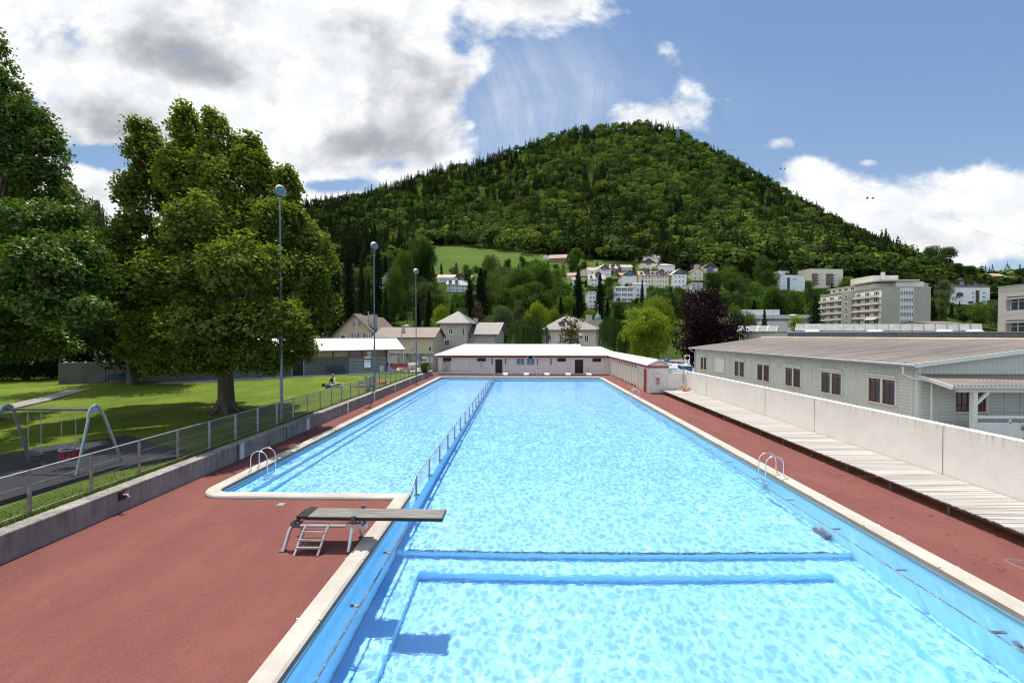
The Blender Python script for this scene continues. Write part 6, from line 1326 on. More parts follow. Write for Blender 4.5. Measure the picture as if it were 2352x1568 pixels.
def person(name_label, J, face, skin, hair, hairlen, clothes, group=None):
    o, up_ = body('person', name_label, J, skin, group=group)
    h = Vector(J['head']); f = Vector(face).normalized(); f = (f - up_ * f.dot(up_)).normalized(); sd = f.cross(up_)
    hm = MB()
    n = []
    for i in range(7):
        for j in range(12):
            a, b = math.pi * i / 6 * .62, 2 * math.pi * j / 12
            ax = (up_ * .75 - f * .66).normalized(); bx = sd; cx_ = ax.cross(bx)
            n.append(h + up_ * .035 + ax * math.cos(a) * .135 + (bx * math.cos(b) + cx_ * math.sin(b)) * math.sin(a) * .122)
    hm.add(n, [(i * 12 + j, i * 12 + (j + 1) % 12, (i + 1) * 12 + (j + 1) % 12, (i + 1) * 12 + j) for i in range(6) for j in range(12)], True)
    if hairlen: hm.tube([h - f * .08, h - f * .11 - up_ * .1, h - f * .12 - up_ * .1 - up_ * hairlen], [.1, .085, .03], 8)
    hm.build('hair', hair, o)
    fm = MB(); fm.tube([h + f * .09 + up_ * .02, h + f * .125 - up_ * .025], [.012, .02], 6); fm.build('nose', skin, o)
    em = MB()
    for q in (-1, 1): em.lathe([(.0, -.01), (.014, 0), (0, .01)], h + f * .098 + sd * q * .035 + up_ * .03, 6)
    em.build('eyes', K['blackp'], o)
    for nm, pts, rad, m in clothes: cloth(o, nm, [Vector(J[p]) if isinstance(p, str) else Vector(p) for p in pts], rad, m)
    for s_ in 'LR':                                  # fingers
        w_, hd = Vector(J['wrist' + s_]), Vector(J['hand' + s_]); d = (hd - w_).normalized(); s1 = d.cross(Vector((0, 0, 1)));
        if s1.length < .1: s1 = Vector((1, 0, 0))
        s1.normalize(); fg = MB()
        for i, l in enumerate((.06, .075, .08, .07)): fg.tube([hd + s1 * (i - 1.5) * .02, hd + d * l * .6 + s1 * (i - 1.5) * .022, hd + d * l + s1 * (i - 1.5) * .022 - Vector((0, 0, .012))], .009, 5)
        fg.tube([w_ + s1 * .03, w_ + s1 * .055 + d * .05], .011, 5); fg.build('fingers', skin, o)
    return o
def P3(px, py, z): return GZ(px, py, z)
def lying(label, feet, head, z, face, skin, hair, hl, clothes, kneeL=0., kneeR=0., prone=False, armspread=.28, group=None):
    """lies on the ground from feet to head; a raised knee has its height in metres"""
    f, h = Vector(feet), Vector(head); ax = (h - f); ax.z = 0; Ln = 1.72; ax.normalize(); sd = Vector((-ax.y, ax.x, 0)); f = h - ax * Ln
    A = lambda l, s_=0., dz=.1: Vector((f.x, f.y, z)) + ax * l + sd * s_ + Vector((0, 0, dz))
    J = dict(pelvis=A(.86, 0, .12), waist=A(1.04, 0, .12), chest=A(1.26, 0, .14), neck=A(1.46, 0, .12), head=A(1.58, 0, .12), crown=A(1.68, 0, .12))
    for s_, q, kz in (('L', 1, kneeL), ('R', -1, kneeR)):
        J['hip' + s_] = A(.80, q * .09, .11)
        if kz: J['knee' + s_] = A(.52, q * .11, kz); J['ankle' + s_] = A(.28, q * .10, .06); J['toe' + s_] = A(.08, q * .11, .035)
        else: J['knee' + s_] = A(.42, q * .13, .08); J['ankle' + s_] = A(.06, q * .16, .05); J['toe' + s_] = A(-.06, q * .2, .04 if prone else .18)
        J['sh' + s_] = A(1.38, q * .18, .12)
        if prone: J['elbow' + s_] = A(1.55, q * .36, .06); J['wrist' + s_] = A(1.72, q * .2, .05); J['hand' + s_] = A(1.78, q * .13, .05)
        else: J['elbow' + s_] = A(1.14, q * armspread, .07); J['wrist' + s_] = A(.92, q * (armspread + .02), .05); J['hand' + s_] = A(.84, q * armspread, .05)
    cl = clothes(J, A)
    return person(label, J, face, skin, hair, hl, cl, group)
ZL_ = .62
pg = 'sunbathers on the lawn'
fa = GZ(796, 889, ZL_); ha = GZ(745, 889.5, ZL_)
lying('person lying face down on a green towel, in dark and teal trunks', fa, ha, ZL_, (0, .3, -1), K['skin'], K['hairdark'], 0, lambda J, A: [('trunks', [A(.98, 0, .13), A(.86, 0, .13), A(.70, 0, .11)], [.14, .165, .16], K['cteal']), ('trunk_leg', [A(.74, -.1, .1), A(.45, -.13, .09)], [.1, .075], K['cblack']), ('trunk_leg', [A(.74, .1, .1), A(.45, .13, .09)], [.1, .075], K['cblack'])], prone=True, group=pg)
def towel(label, c, w, d, rz, m, z=ZL_, name='towel', gr='beach towels'):
    t = MB(); n = 8; cs, sn = math.cos(rz), math.sin(rz)
    for i in range(n + 1):
        for j in range(5):
            x, y = (i / n - .5) * w, (j / 4 - .5) * d; t.v.append((c.x + x * cs - y * sn, c.y + x * sn + y * cs, z + .015 + .012 * math.sin(i * 2.1 + j * 1.7)))
    for i in range(n):
        for j in range(4): t.f.append((i * 5 + j, (i + 1) * 5 + j, (i + 1) * 5 + j + 1, i * 5 + j + 1)); t.sm.append(True)
    o = solo(name, t, m, label, 'towel', gr); o.modifiers.new('thickness', 'SOLIDIFY').thickness = .012
towel('lime green towel under the person lying face down', (fa + ha) / 2, 2.1, .9, 0, K['cgreen'])
# sitting man
c = GZ(768, 884, ZL_); z = ZL_; X, Yv = c.x, c.y
J = dict(pelvis=(X, Yv, z + .12), waist=(X - .03, Yv, z + .3), chest=(X - .12, Yv, z + .52), neck=(X - .14, Yv, z + .72), head=(X - .12, Yv - .02, z + .84), crown=(X - .12, Yv - .02, z + .94))
for s_, q in (('L', 1), ('R', -1)):
    J['hip' + s_] = (X + .06, Yv + q * .1, z + .11); J['knee' + s_] = (X + .5, Yv + q * .14, z + .14); J['ankle' + s_] = (X + .92, Yv + q * .12, z + .06); J['toe' + s_] = (X + 1.02, Yv + q * .13, z + .2)
    J['sh' + s_] = (X - .13, Yv + q * .19, z + .62); J['elbow' + s_] = (X - .3, Yv + q * .24, z + .36); J['wrist' + s_] = (X - .36, Yv + q * .26, z + .08); J['hand' + s_] = (X - .4, Yv + q * .28, z + .04)
person('person sitting upright in a black and white shirt and colourful shorts', J, (.6, -1, 0), K['skin2'], K['skin2'], 0, [('shirt', ['pelvis', 'waist', 'chest', (X - .135, Yv, z + .66)], [.14, .145, .165, .09], K['cwhite']), ('shirt_panel', [(X - .1, Yv - .06, z + .25), (X - .17, Yv - .08, z + .5), (X - .17, Yv - .08, z + .62)], [.11, .125, .08], K['cblack']), ('sleeve', ['shR', 'elbowR'], [.075, .06], K['cblack']), ('sleeve', ['shL', 'elbowL'], [.075, .06], K['cwhite']), ('shorts', ['hipL', 'kneeL'], [.115, .085], K['corange']), ('shorts', ['hipR', 'kneeR'], [.115, .085], K['corange'])], pg)
fc_ = GZ(812, 889, ZL_); hc = fc_ + Vector((1.75, .25, 0))
lying('person in pinkish red with one knee up, on a purple towel', fc_, hc, ZL_, (0, 0, 1), K['skin2'], K['hairdark'], .12, lambda J, A: [('top', [A(.92, 0, .13), A(1.1, 0, .13), A(1.36, 0, .14)], [.15, .14, .15], K['cred'])], kneeL=.5, group=pg)
towel('purple towel under the person with one knee up', (fc_ + hc) / 2, 1.9, .85, math.atan2(.25, 1.75), K['cpurple'])
hd = GZ(888, 880.5, ZL_); fd = hd + Vector((-1.7, .35, 0))
lying('person lying farthest off with raised legs, on a coral towel', fd, hd, ZL_, (0, 0, 1), K['skin'], K['hairdark'], .1, lambda J, A: [('bikini', [A(.92, 0, .12), A(.8, 0, .12)], [.13, .13], K['cred']), ('bikini_top', [A(1.22, 0, .15), A(1.33, 0, .15)], [.135, .135], K['cred'])], kneeL=.55, kneeR=.42, group=pg)
towel('coral towel under the farthest sunbather', (fd + hd) / 2, 2.2, .85, -.2, K['cpink'])
def bagm(c, w, d, h, m, label, cat, nm='backpack', strap=True):
    t = thing(nm, label, cat, c); b = MB(); n = 10
    b.lathe([(w * .8, 0), (w, h * .15), (w * .95, h * .6), (w * .7, h * .9), (w * .2, h)], c, n)
    b.v = [(c.x + (x - c.x), c.y + (y - c.y) * d / w, z_) for x, y, z_ in b.v]; bo = b.build('bag_body', m, t)
    MB().tube([c + Vector((-w * .5, -d * .9, h * .8)), c + Vector((-w * .5, -d * 1.15, h * .45)), c + Vector((-w * .4, -d * .95, h * .1))], .018, 5).build('strap', K['cblack'], t)
    MB().ob(c + Vector((0, -d * .97, h * .35)), (1, 0, 0), (0, 1, 0), (0, 0, 1), w * .55, .03, h * .2).build('pocket', m, t)
bagm(GZ(754, 893, ZL_), .24, .16, .42, K['cgrey'], 'slate grey backpack lying on the lawn beside the green towel', 'backpack'); bagm(GZ(851, 888, ZL_), .26, .17, .26, K['cblack'], 'black bag on the lawn behind the bag stand', 'bag', 'sports_bag'); bagm(GZ(744.5, 888, ZL_), .2, .14, .3, K['cblack'], 'black bag at the head of the green towel', 'bag', 'sports_bag')
for i, (px, py) in enumerate(((754.5, 895.8), (757.5, 895.2))):
    q = GZ(px, py, ZL_); solo('sneaker', MB().tube([q + Vector((-.13, 0, .05)), q + Vector((0, .01, .05)), q + Vector((.1, .02, .08)), q + Vector((.14, .02, .1))], [.035, .048, .05, .035], 8), K['cwhite'], 'white sneaker on the lawn in front of the grey backpack', 'shoe', 'pair of white sneakers')
ft, hd = GZ(1548.5, 902.5, .36), GZ(1584, 896.6, .36)
lying('person with blond hair sunbathing on the far platform with knees drawn up', ft, hd, .37, (0, 0, 1), K['skin'], K['hairblond'], .18, lambda J, A: [('bikini', [A(.92, 0, .12), A(.8, 0, .12)], [.128, .13], K['skin2'])], kneeL=.55, kneeR=.5, armspread=.32)
towel('cream towel on the far wooden platform', (ft + hd) / 2 + Vector((.1, 0, 0)), 1.9, .9, math.atan2(hd.y - ft.y, hd.x - ft.x), K['cream_towel'], .352, gr=None)
bagm(GZ(1573, 892, .36), .28, .2, .24, K['cblack'], 'black bag on the far platform against the wall', 'bag', 'sports_bag')
# ------------------------------------------------------------------ pylon, cables and cabins over the mountain
p = PY(1557, 318, 1010.); t = thing('lattice_pylon', 'grey lattice pylon near the mountain top', 'pylon', p); m = MB(); hgt = 30.
for sx_ in (-1, 1):
    for sy in (-1, 1): m.bar(p + Vector((sx_ * 4, sy * 4, -6)), p + Vector((sx_ * 1.2, sy * 1.2, hgt - 4)), .7, .7)
for i in range(6):
    z0 = hgt * i / 6 - 4; w0 = 4 - 2.8 * i / 6
    m.bar(p + Vector((-w0, -w0, z0)), p + Vector((w0 * .85, -w0 * .85, z0 + 5)), .4, .4).bar(p + Vector((w0, -w0, z0)), p + Vector((-w0 * .85, -w0 * .85, z0 + 5)), .4, .4)
m.build('lattice', K['steel'], t); MB().bar(p + Vector((-9, 0, hgt - 4)), p + Vector((9, 0, hgt - 4)), .8, 1.).build('crossarm', K['steel'], t)
q = PY(1488, 272, 1090.); solo('antenna_mast', MB().tube([(q.x, q.y, q.z - 22), (q.x, q.y, q.z + 4)], .35, 5), K['steel'], 'thin antenna mast on the mountain top', 'antenna')
def cable(a, b, lab, sag):
    pts = [a + (b - a) * s_ - Vector((0, 0, sag * 4 * s_ * (1 - s_))) for s_ in np.linspace(0, 1, 25)]
    solo('aerial_cable', MB().tube(pts, .035, 4), K['darksteel'], lab, 'cable', 'cables of the cable car'); return pts
pe = PY(2600, 640, 190.)
pts = cable(p + Vector((-8, 0, 25)), pe, 'thin cable car rope sagging from the pylon down past the right edge', 6); cable(p + Vector((8, 0, 25)), pe + Vector((5, 0, 1)), 'thin cable car rope sagging from the pylon down past the right edge', 6)
for s_, lab in ((.42, 'pair of tiny cable cabins just off the ridge'), (.62, 'pair of tiny cable cabins above the small clouds'), (.80, 'pair of tiny cable cabins over the tall apartment tower')):
    c = p + Vector((0, 0, 25)) + (pe - p - Vector((0, 0, 25))) * s_ - Vector((0, 0, 24 * s_ * (1 - s_)))
    for dx_ in (-2.2, 2.2): solo('cable_cabin', MB().box(c.x + dx_ - .5, c.x + dx_ + .5, c.y - .6, c.y + .6, c.z - 1.9, c.z - .9).tube([(c.x + dx_, c.y, c.z - 1), (c.x + dx_, c.y, c.z)], .12, 4), K['blackp'], lab.replace('pair of tiny cable cabins', 'tiny dark cable cabin of the pair'), 'cable car', 'cable cabins')
# ------------------------------------------------------------------ foliage
def unit(v): return v / np.maximum(np.linalg.norm(v, axis=-1, keepdims=True), 1e-9)
def leaves(c, nr, size, r, asp=.62):
    """one kite-shaped leaf (or leaf clump) per point"""
    n = len(c); nr = unit(nr); t = unit(np.cross(nr, r.normal(size=(n, 3)))); b = np.cross(nr, t); s = np.asarray(size).reshape(-1, 1) * np.ones((n, 1))
    k = nr * s * .10
    V = np.stack([c - t * s * .5, c + b * s * .5 * asp + k + t * s * .06, c + t * s * .5, c - b * s * .5 * asp + k + t * s * .06], 1).reshape(-1, 3)
    return V, np.arange(4 * n).reshape(-1, 4)
def lobe_sprays(L, r, per, spr, leaf, k, drop=.25, up=.55):
    """leaf sprays spread over the outside of egg-shaped boughs; L rows: x y z rx ry rz"""
    C_, N_ = [], []
    for x, y, z, a, b, c in L:
        n = max(6, int(per * (a * b + b * c + a * c) / 3))
        d = unit(r.normal(size=(n * 2, 3))); d = d[d[:, 2] > -.75][:n]
        rad = 1.02 - .42 * r.random((len(d), 1)) ** 2.2
        p = np.array([x, y, z]) + d * np.array([a, b, c]) * rad
        m = len(p); q = r.normal(size=(m, k, 3)); q[..., 2] *= .7
        q = q * spr * (.6 + .8 * r.random((m, 1, 1)))
        o = np.repeat(d[:, None], k, 1)
        q[..., 2] -= drop * spr * np.linalg.norm(q[..., :2], axis=-1) / max(spr, 1e-6) * .6
        C_.append((p[:, None] + q).reshape(-1, 3)); N_.append((o * .55 + np.array([0, 0, up]) + r.normal(size=(m, 1, 3)) * .45 + r.normal(size=(m, k, 3)) * .28).reshape(-1, 3))
    c = np.concatenate(C_); return leaves(c, np.concatenate(N_), leaf * (.7 + .6 * r.random(len(c))), r)
def crown_obj(name, VF, m, parent, attr=None):
    o = bpy.data.objects.new(name, np_mesh(name, VF[0], VF[1], m, attr)); C.objects.link(o); o.parent = parent; ORG[o.name] = ORG[parent.name]; return o
def px_lobes(rows, Y, depth=1., r=None):
    out = []
    for px, py, rx, ry, dy in rows:
        p = PY(px, py, Y + dy); k = (Y + dy) / F; out.append((p.x, p.y, p.z, rx * k, max(rx, ry) * k * depth, ry * k))
    return np.array(out)
def big_tree(name, label, base, L, leafm, per, spr, leaf, k, trunk, limbs=True, seed=1, **kw):
    r = np.random.default_rng(seed); base = Vector(base)
    t = thing(name, label, 'tree', base)
    L0 = L; sub_ = [np.concatenate([L[:, :3], L[:, 3:] * .80], 1)]
    for x, y, z, a, b, c in L:                      # smaller boughs all over every bough
        d = unit(r.normal(size=(11, 3))); d = d[d[:, 2] > -.8]; q = .30 + .16 * r.random((len(d), 1))
        sub_.append(np.concatenate([np.array([x, y, z]) + d * np.array([a, b, c]) * .78, q * np.array([[a * .9, b * .9, c * 1.2]])], 1))
    L = np.concatenate(sub_)
    V, Fq = lobe_sprays(L, r, per, spr, leaf, k, **kw); V = V - np.array(base)
    crown_obj('crown', (V, Fq), leafm, t)
    tr, th = trunk; m = MB()
    prof = [(0, 2.0), (.12, 1.55), (.35, 1.2), (.8, 1.02), (1.6, .95), (th * .55, .85), (th, .6)]
    m.tube([base + Vector((.05 * math.sin(z), .04 * math.cos(z * 1.3), z - .1)) for z, q in prof], [tr * q for z, q in prof], 18)
    for i in range(7):
        a = i * .9; m.tube([base + Vector((math.cos(a) * tr * 2.6, math.sin(a) * tr * 2.6, -.08)), base + Vector((math.cos(a) * tr * 1.3, math.sin(a) * tr * 1.3, .16)), base + Vector((math.cos(a) * tr * .7, math.sin(a) * tr * .7, .7))], [tr * .2, tr * .34, tr * .3], 7)
    top = base + Vector((0, 0, th))
    for x, y, z, a, b, c in L0[::2]:
        e = Vector((x, y, z)); s_ = base + Vector((0, 0, th * (.6 + .4 * r.random())))
        md = s_.lerp(e, .5) + Vector((0, 0, -.06 * (e - s_).length))
        m.tube([s_, md, e], [tr * .38, tr * .2, .04], 7)
    m.build('trunk', K['bark'], t); return t
lin = [(430, 268, 15, 26, .4), (436, 312, 27, 48, .5), (494, 282, 15, 28, 0), (508, 335, 30, 56, 0), (330, 305, 20, 28, .8), (350, 352, 36, 50, .8), (575, 350, 20, 36, .2), (592, 398, 40, 50, 0), (664, 412, 14, 24, .6), (425, 415, 75, 62, -.8), (530, 440, 80, 66, -1.), (335, 450, 52, 60, 1.), (652, 440, 34, 50, .6), (605, 515, 72, 62, -1.5), (455, 530, 95, 66, -3.4), (325, 560, 55, 66, 0.), (690, 550, 52, 55, .3), (560, 615, 92, 66, -4.6), (420, 640, 95, 66, -4.6), (688, 650, 62, 58, -.8), (740, 600, 30, 45, .5), (315, 680, 52, 55, -.5), (735, 705, 42, 40, .4), (610, 730, 86, 52, -4.4), (470, 745, 95, 52, -5.4), (680, 770, 45, 36, -.5), (345, 755, 62, 44, -3.6), (560, 800, 70, 30, -4.), (425, 806, 60, 28, -3.5), (640, 820, 40, 32, 0.), (290, 610, 34, 42, .5), (490, 838, 68, 26, -2.), (600, 834, 58, 26, -2.), (390, 836, 54, 26, -1.), (325, 805, 50, 34, 0.), (690, 800, 34, 26, .5), (450, 420, 70, 80, 3.4), (560, 560, 85, 90, 3.8), (400, 640, 85, 90, 3.6), (640, 690, 60, 70, 3.), (500, 760, 90, 60, 3.2)]
lin = [(a, b, c * .86, d * 1.10, e) for a, b, c, d, e in lin]; bl = GZ(518, 945, .6)
big_tree('linden_tree', 'big spreading linden with flaring trunk on the lawn behind the fence', (bl.x, bl.y, .58), px_lobes(lin, bl.y), L_linden, 125, .16, .205, 10, (.42, 6.), seed=3)
lef = [(-30, 130, 40, 60, 0), (12, 215, 30, 46, 0), (45, 275, 52, 52, 0), (92, 325, 46, 44, .3), (10, 380, 70, 66, -.5), (95, 430, 42, 52, .4), (135, 515, 50, 46, -2.5), (40, 530, 85, 70, -3.6), (180, 580, 50, 46, -3.4), (110, 600, 60, 60, -5.), (90, 640, 92, 62, -4.6), (214, 640, 40, 34, -3.2), (10, 710, 90, 70, -3.4), (150, 715, 82, 52, -4.6), (60, 785, 85, 40, -2.6), (165, 778, 48, 34, 0.), (-70, 300, 80, 120, 0), (-80, 560, 110, 160, 0), (-90, 760, 120, 80, 0), (60, 450, 90, 120, 2.6), (60, 650, 120, 110, 2.8), (210, 700, 60, 50, 1.5)]
ll = PY(-60, 880, 20.5)
big_tree('hornbeam_tree', 'huge dark glossy leaved tree rising at the left edge', (ll.x, ll.y, .6), px_lobes(lef, 20.5), L_left, 140, .14, .17, 10, (.45, 6.), seed=4)
# prototypes of the smaller trees, one unit tall, crown about one unit wide
def broad_lobes(r, n, spread=.5, low=.25, fl=1.):
    L = []
    for i in range(n):
        z = low + (1 - low) * ((i + .5) / n); a = r.random() * 6.28; q = spread * (math.sin(math.pi * min(1, (z - low * .7) / (1.08 - low * .7))) ** .7) * (.25 + .6 * r.random())
        s = .10 + .08 * r.random(); L.append((q * math.cos(a), q * math.sin(a), min(z, .9), s * 1.1, s * 1.1, s * .85 * fl))
    L.append((0, 0, .55, .22, .22, .28)); L.append((0, 0, .36, .20, .20, .14)); return np.array(L)
PROTO = {}
def proto(kind, seed, hi=False):
    key = (kind, seed, hi)
    if key in PROTO: return PROTO[key]
    r = np.random.default_rng(seed * 17 + len(kind)); m = MB()
    if kind == 'broad':
        n = 5 if hi else 4
        VF = lobe_sprays(broad_lobes(r, 34 if hi else 26, .54), r, 4600 if hi else 2000, .030 if hi else .042, .030 if hi else .046, n, up=.5)
        m.tube([(0, 0, 0), (.01, 0, .2), (0, .01, .75)], [.035, .025, .008], 7)
    elif kind == 'slim':
        VF = lobe_sprays(np.array([(.05 * math.sin(i * 2.3), .05 * math.cos(i * 1.7), .2 + .8 * i / 9, .16 - .008 * i, .16 - .008 * i, .12) for i in range(10)]), r, 2600, .03, .04, 4)
        m.tube([(0, 0, 0), (0, 0, .9)], [.02, .006], 6)
    elif kind == 'spruce':
        c, nn = [], []
        for i in range(46):
            z = .08 + .91 * (i / 46) ** .95; R0 = .36 * (1 - z) ** .85 * (.75 + .4 * r.random()) + .012
            for j in range(7 if z < .8 else 5):
                a = j * 6.28 / 7 + i * 1.1 + r.random() * .6; L = R0 * (.7 + .45 * r.random()); q = int(7 + 22 * L / .36) * (2 if hi else 1)
                s = r.random(q) ** .8; lat = (r.random(q) - .5) * .10 * (1.15 - s)
                p = np.stack([np.cos(a) * s * L - np.sin(a) * lat, np.sin(a) * s * L + np.cos(a) * lat, z - .26 * s * L + .16 * s * s * L + (r.random(q) - .5) * .012], 1)
                c.append(p); d = np.stack([np.cos(a) * np.ones(q) * .35, np.sin(a) * np.ones(q) * .35, np.ones(q)], 1) + r.normal(size=(q, 3)) * .4; nn.append(d)
        c = np.concatenate(c); VF = leaves(c, np.concatenate(nn), (.034 if hi else .045) * (.7 + .6 * r.random(len(c))), r, .5)
        m.tube([(0, 0, 0), (0, 0, .97)], [.022, .003], 6)
    elif kind == 'pine':
        VF = lobe_sprays(np.array([(.16 * math.cos(i * 2.4) * (1.1 - i / 14), .16 * math.sin(i * 2.4) * (1.1 - i / 14), .34 + .62 * i / 12, .13 - .004 * i, .13 - .004 * i, .055) for i in range(13)]), r, 3600, .022, .036, 4, up=.8)
        m.tube([(0, 0, 0), (.01, 0, .5), (0, 0, .95)], [.02, .015, .004], 6)
    elif kind == 'weep':
        c, nn = [], []
        for i in range(150 if not hi else 260):
            a = r.random() * 6.28; q = .48 * r.random() ** .6; zt = .55 + .43 * math.sqrt(max(0, 1 - (q / .52) ** 2)) * (.85 + .15 * r.random()); ln = (.25 + .5 * r.random()) * min(zt, .9); n = int(70 * ln) + 8
            s = np.linspace(0, 1, n); x = q * math.cos(a) + s * .05 * math.cos(a) + r.normal(size=n) * .012; y = q * math.sin(a) + s * .05 * math.sin(a) + r.normal(size=n) * .012
            c.append(np.stack([x, y, zt - s * ln], 1)); nn.append(np.stack([np.cos(a) + r.normal(size=n) * .5, np.sin(a) + r.normal(size=n) * .5, .35 + r.normal(size=n) * .3], 1))
        c = np.concatenate(c); VF = leaves(c, np.concatenate(nn), .036 * (.7 + .6 * r.random(len(c))), r, .45)
        m.tube([(0, 0, 0), (.01, 0, .4), (0, 0, .9)], [.03, .022, .006], 7)
    me = np_mesh('crown', VF[0], VF[1], L_obj)
    to = m.build('trunk', K['bark']); tm = to.data; bpy.data.objects.remove(to)
    PROTO[key] = (me, tm); return PROTO[key]
NT = {}
def tree(kind, label, loc, h, w, col, group=None, seed=1, hi=False, name=None):
    me, tm = proto(kind, seed, hi)
    t = thing(name or {'spruce': 'spruce_tree', 'pine': 'pine_tree', 'weep': 'weeping_tree'}.get(kind, 'leafy_tree'), label, 'tree', loc, random.random() * 6.28, group)
    t.scale = (w, w, h)
    for nm, q in (('crown', me), ('trunk', tm)):
        o = bpy.data.objects.new(nm, q); C.objects.link(o); o.parent = t; o.color = (*col, 1)
    return t
def tree_px(kind, label, px, ptop, wpx, Y, col, seed=1, hi=False, group=None, name=None, sink=0., kw=None):
    p = PY(px, ptop, Y); z0 = float(terrain(p.x, Y)) if Y > Y0 else 0.
    wid = wpx * Y / F
    base = {'spruce': .74, 'slim': .42, 'pine': .62, 'weep': 1.06, 'broad': 1.08}[kind]
    return tree(kind, label, (p.x, Y, z0 - sink), p.z - z0 + sink, wid / base, col, group, seed, hi, name)
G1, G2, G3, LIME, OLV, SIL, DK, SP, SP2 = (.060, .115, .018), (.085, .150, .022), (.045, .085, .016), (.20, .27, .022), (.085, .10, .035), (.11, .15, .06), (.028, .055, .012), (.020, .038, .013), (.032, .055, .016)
tree_px('broad', 'vivid lime green tree behind the cabin wing, next to the copper beech', 1484, 712, 124, 67, LIME, 2, True)
tree_px('broad', 'yellow green crown peeping over the vivid lime green tree', 1512, 686, 90, 84, (.19, .24, .022), 3, True)
tree_px('broad', 'dark purple copper beech behind the portable toilets', 1622, 668, 158, 71, (.022, .010, .014), 9, True, name='copper_beech', sink=3.)
tree_px('broad', 'green tree squeezed between the copper beech and the flat roofed hall', 1694, 706, 52, 84, G2, 5, True)
tree_px('weep', 'dark weeping beech in front of the tall light green trees beside the villa', 1214, 722, 100, 76, G3, 1, True)
tree_px('weep', 'tall weeping tree hanging between the villa and the lime green tree', 1402, 722, 66, 73, G3, 2, True)
tree_px('weep', 'small weeping tree at the foot of the taller weeping tree', 1432, 758, 32, 68, G3, 3, True)
tree_px('slim', 'bronze brown loose shrub tree in front of the cream villa', 1312, 731, 66, 69, (.12, .085, .022), 4, True)
tree_px('broad', 'silvery green round tree behind the white hall roof, beside the tower house wing', 1146, 706, 72, 96, SIL, 6, True)
tree_px('broad', 'glaring yellow green tree above the weeping beech', 1232, 699, 64, 100, LIME, 7, True)
tree_px('broad', 'yellow green tree right of the glaring one, above the villa roof edge', 1268, 712, 46, 104, (.17, .23, .025), 8, True)
tree_px('pine', 'olive pine between the silvery tree and the yellow green trees', 1192, 694, 60, 106, OLV, 9, True)
tree_px('broad', 'yellow green shrub tree behind the tower house roof', 1010, 706, 52, 100, LIME, 2)
tree_px('broad', 'pale silvery tree directly behind the pyramid roof', 1060, 712, 50, 104, SIL, 3)
tree_px('pine', 'half dead brownish pine with bare branches behind the pyramid roof', 1098, 692, 52, 102, (.10, .085, .05), 3)
tree_px('spruce', 'dark spruce in front of the lilac grey school block', 1756, 709, 34, 98, SP2, 1, True)
tree_px('spruce', 'big spruce beside the balconies of the grey green tower', 1873, 674, 60, 112, SP2, 2, True)
tree_px('broad', 'bright green bush tree low in front of the lilac grey school block', 1832, 727, 46, 96, LIME, 4)
tree_px('broad', 'green round tree at the near end of the lilac grey school block', 1722, 722, 38, 92, G2, 3)
def tree_hill(kind, label, px, pbase, ptop, wpx, col, seed=1, group=None):
    b = on_hill(px, pbase); k = b.y / F; wb = {'spruce': .74, 'slim': .42, 'pine': .62, 'weep': 1.06, 'broad': 1.08}[kind]
    return tree(kind, label, (b.x, b.y, b.z), (pbase - ptop) * k, wpx * k / wb, col, group, seed, True)
tree_hill('broad', 'tall twin crowned walnut tree on the skyline above the white chalet block', 2134, 640, 571, 44, G1, 5)
tree_hill('broad', 'second crown of the skyline pair above the white chalet block', 2168, 640, 572, 46, G1, 6)
for px, pb, pt, w in ((2106, 622, 596, 30), (2200, 634, 606, 34), (2225, 640, 612, 30), (2252, 645, 622, 26), (2345, 646, 618, 24), (2080, 612, 585, 28)): tree_hill('broad', 'small dark skyline tree near the twin walnut crowns', px, pb, pt, w, G3, px % 5 + 1, 'small skyline trees')
tree_px('spruce', 'huge dark spruce between the light trees and the small pink roofed house', 1104, 612, 74, 150, SP, 3, True)
tree_px('spruce', 'dark spruce leaning against the huge one', 1078, 640, 56, 146, SP, 4, True)
tree_px('spruce', 'tall dark spruce cutting across the hillside houses', 1328, 612, 52, 175, SP, 5, True)
tree_px('spruce', 'slender dark spruce in front of the white dormer house', 1378, 628, 44, 170, SP, 1, True)
tree_px('spruce', 'small blue green spruce against the white villa wall', 1475, 640, 20, 190, SP2, 2)
tree_px('broad', 'round light green tree standing alone beside the meadow barn', 1321, 572, 40, 318, G2, 3, True)
tree_px('broad', 'broad light green tree in front of the meadow edge', 1185, 618, 92, 190, G2, 6, True)
tree_px('broad', 'light green tree climbing up to the meadow barn', 1240, 604, 84, 205, G2, 7, True)
tree_px('broad', 'broad mid green tree just below the meadow barn', 1215, 650, 120, 160, G1, 8, True)
tree_px('broad', 'mid green round tree in front of the long light green row', 1160, 664, 70, 150, G1, 9, True)
tree_px('broad', 'tall dark leafy tree at the meadow corner', 968, 553, 76, 235, G3, 2, True)
tree_px('broad', 'light crowned tree beside the dark leafy tree at the meadow corner', 926, 575, 50, 210, G2, 4, True)
tree_px('slim', 'pointed olive green larch between the two masts', 948, 560, 44, 225, (.08, .105, .022), 5, True)
tree_px('broad', 'loose light tree in front of the grey roofed white house', 905, 620, 54, 165, G2, 5, True)
tree_px('broad', 'round dark bush at the bottom of the meadow', 1076, 618, 34, 260, G3, 6)
tree_px('broad', 'light green tree poking out of the meadow bottom', 1128, 588, 44, 265, G2, 7)
for px, py, w in ((1165, 596, 26), (1200, 590, 22)): tree_px('broad', 'small round dark tree standing on the meadow', px, py, w, 300, G3, 8, group='round trees on the meadow')
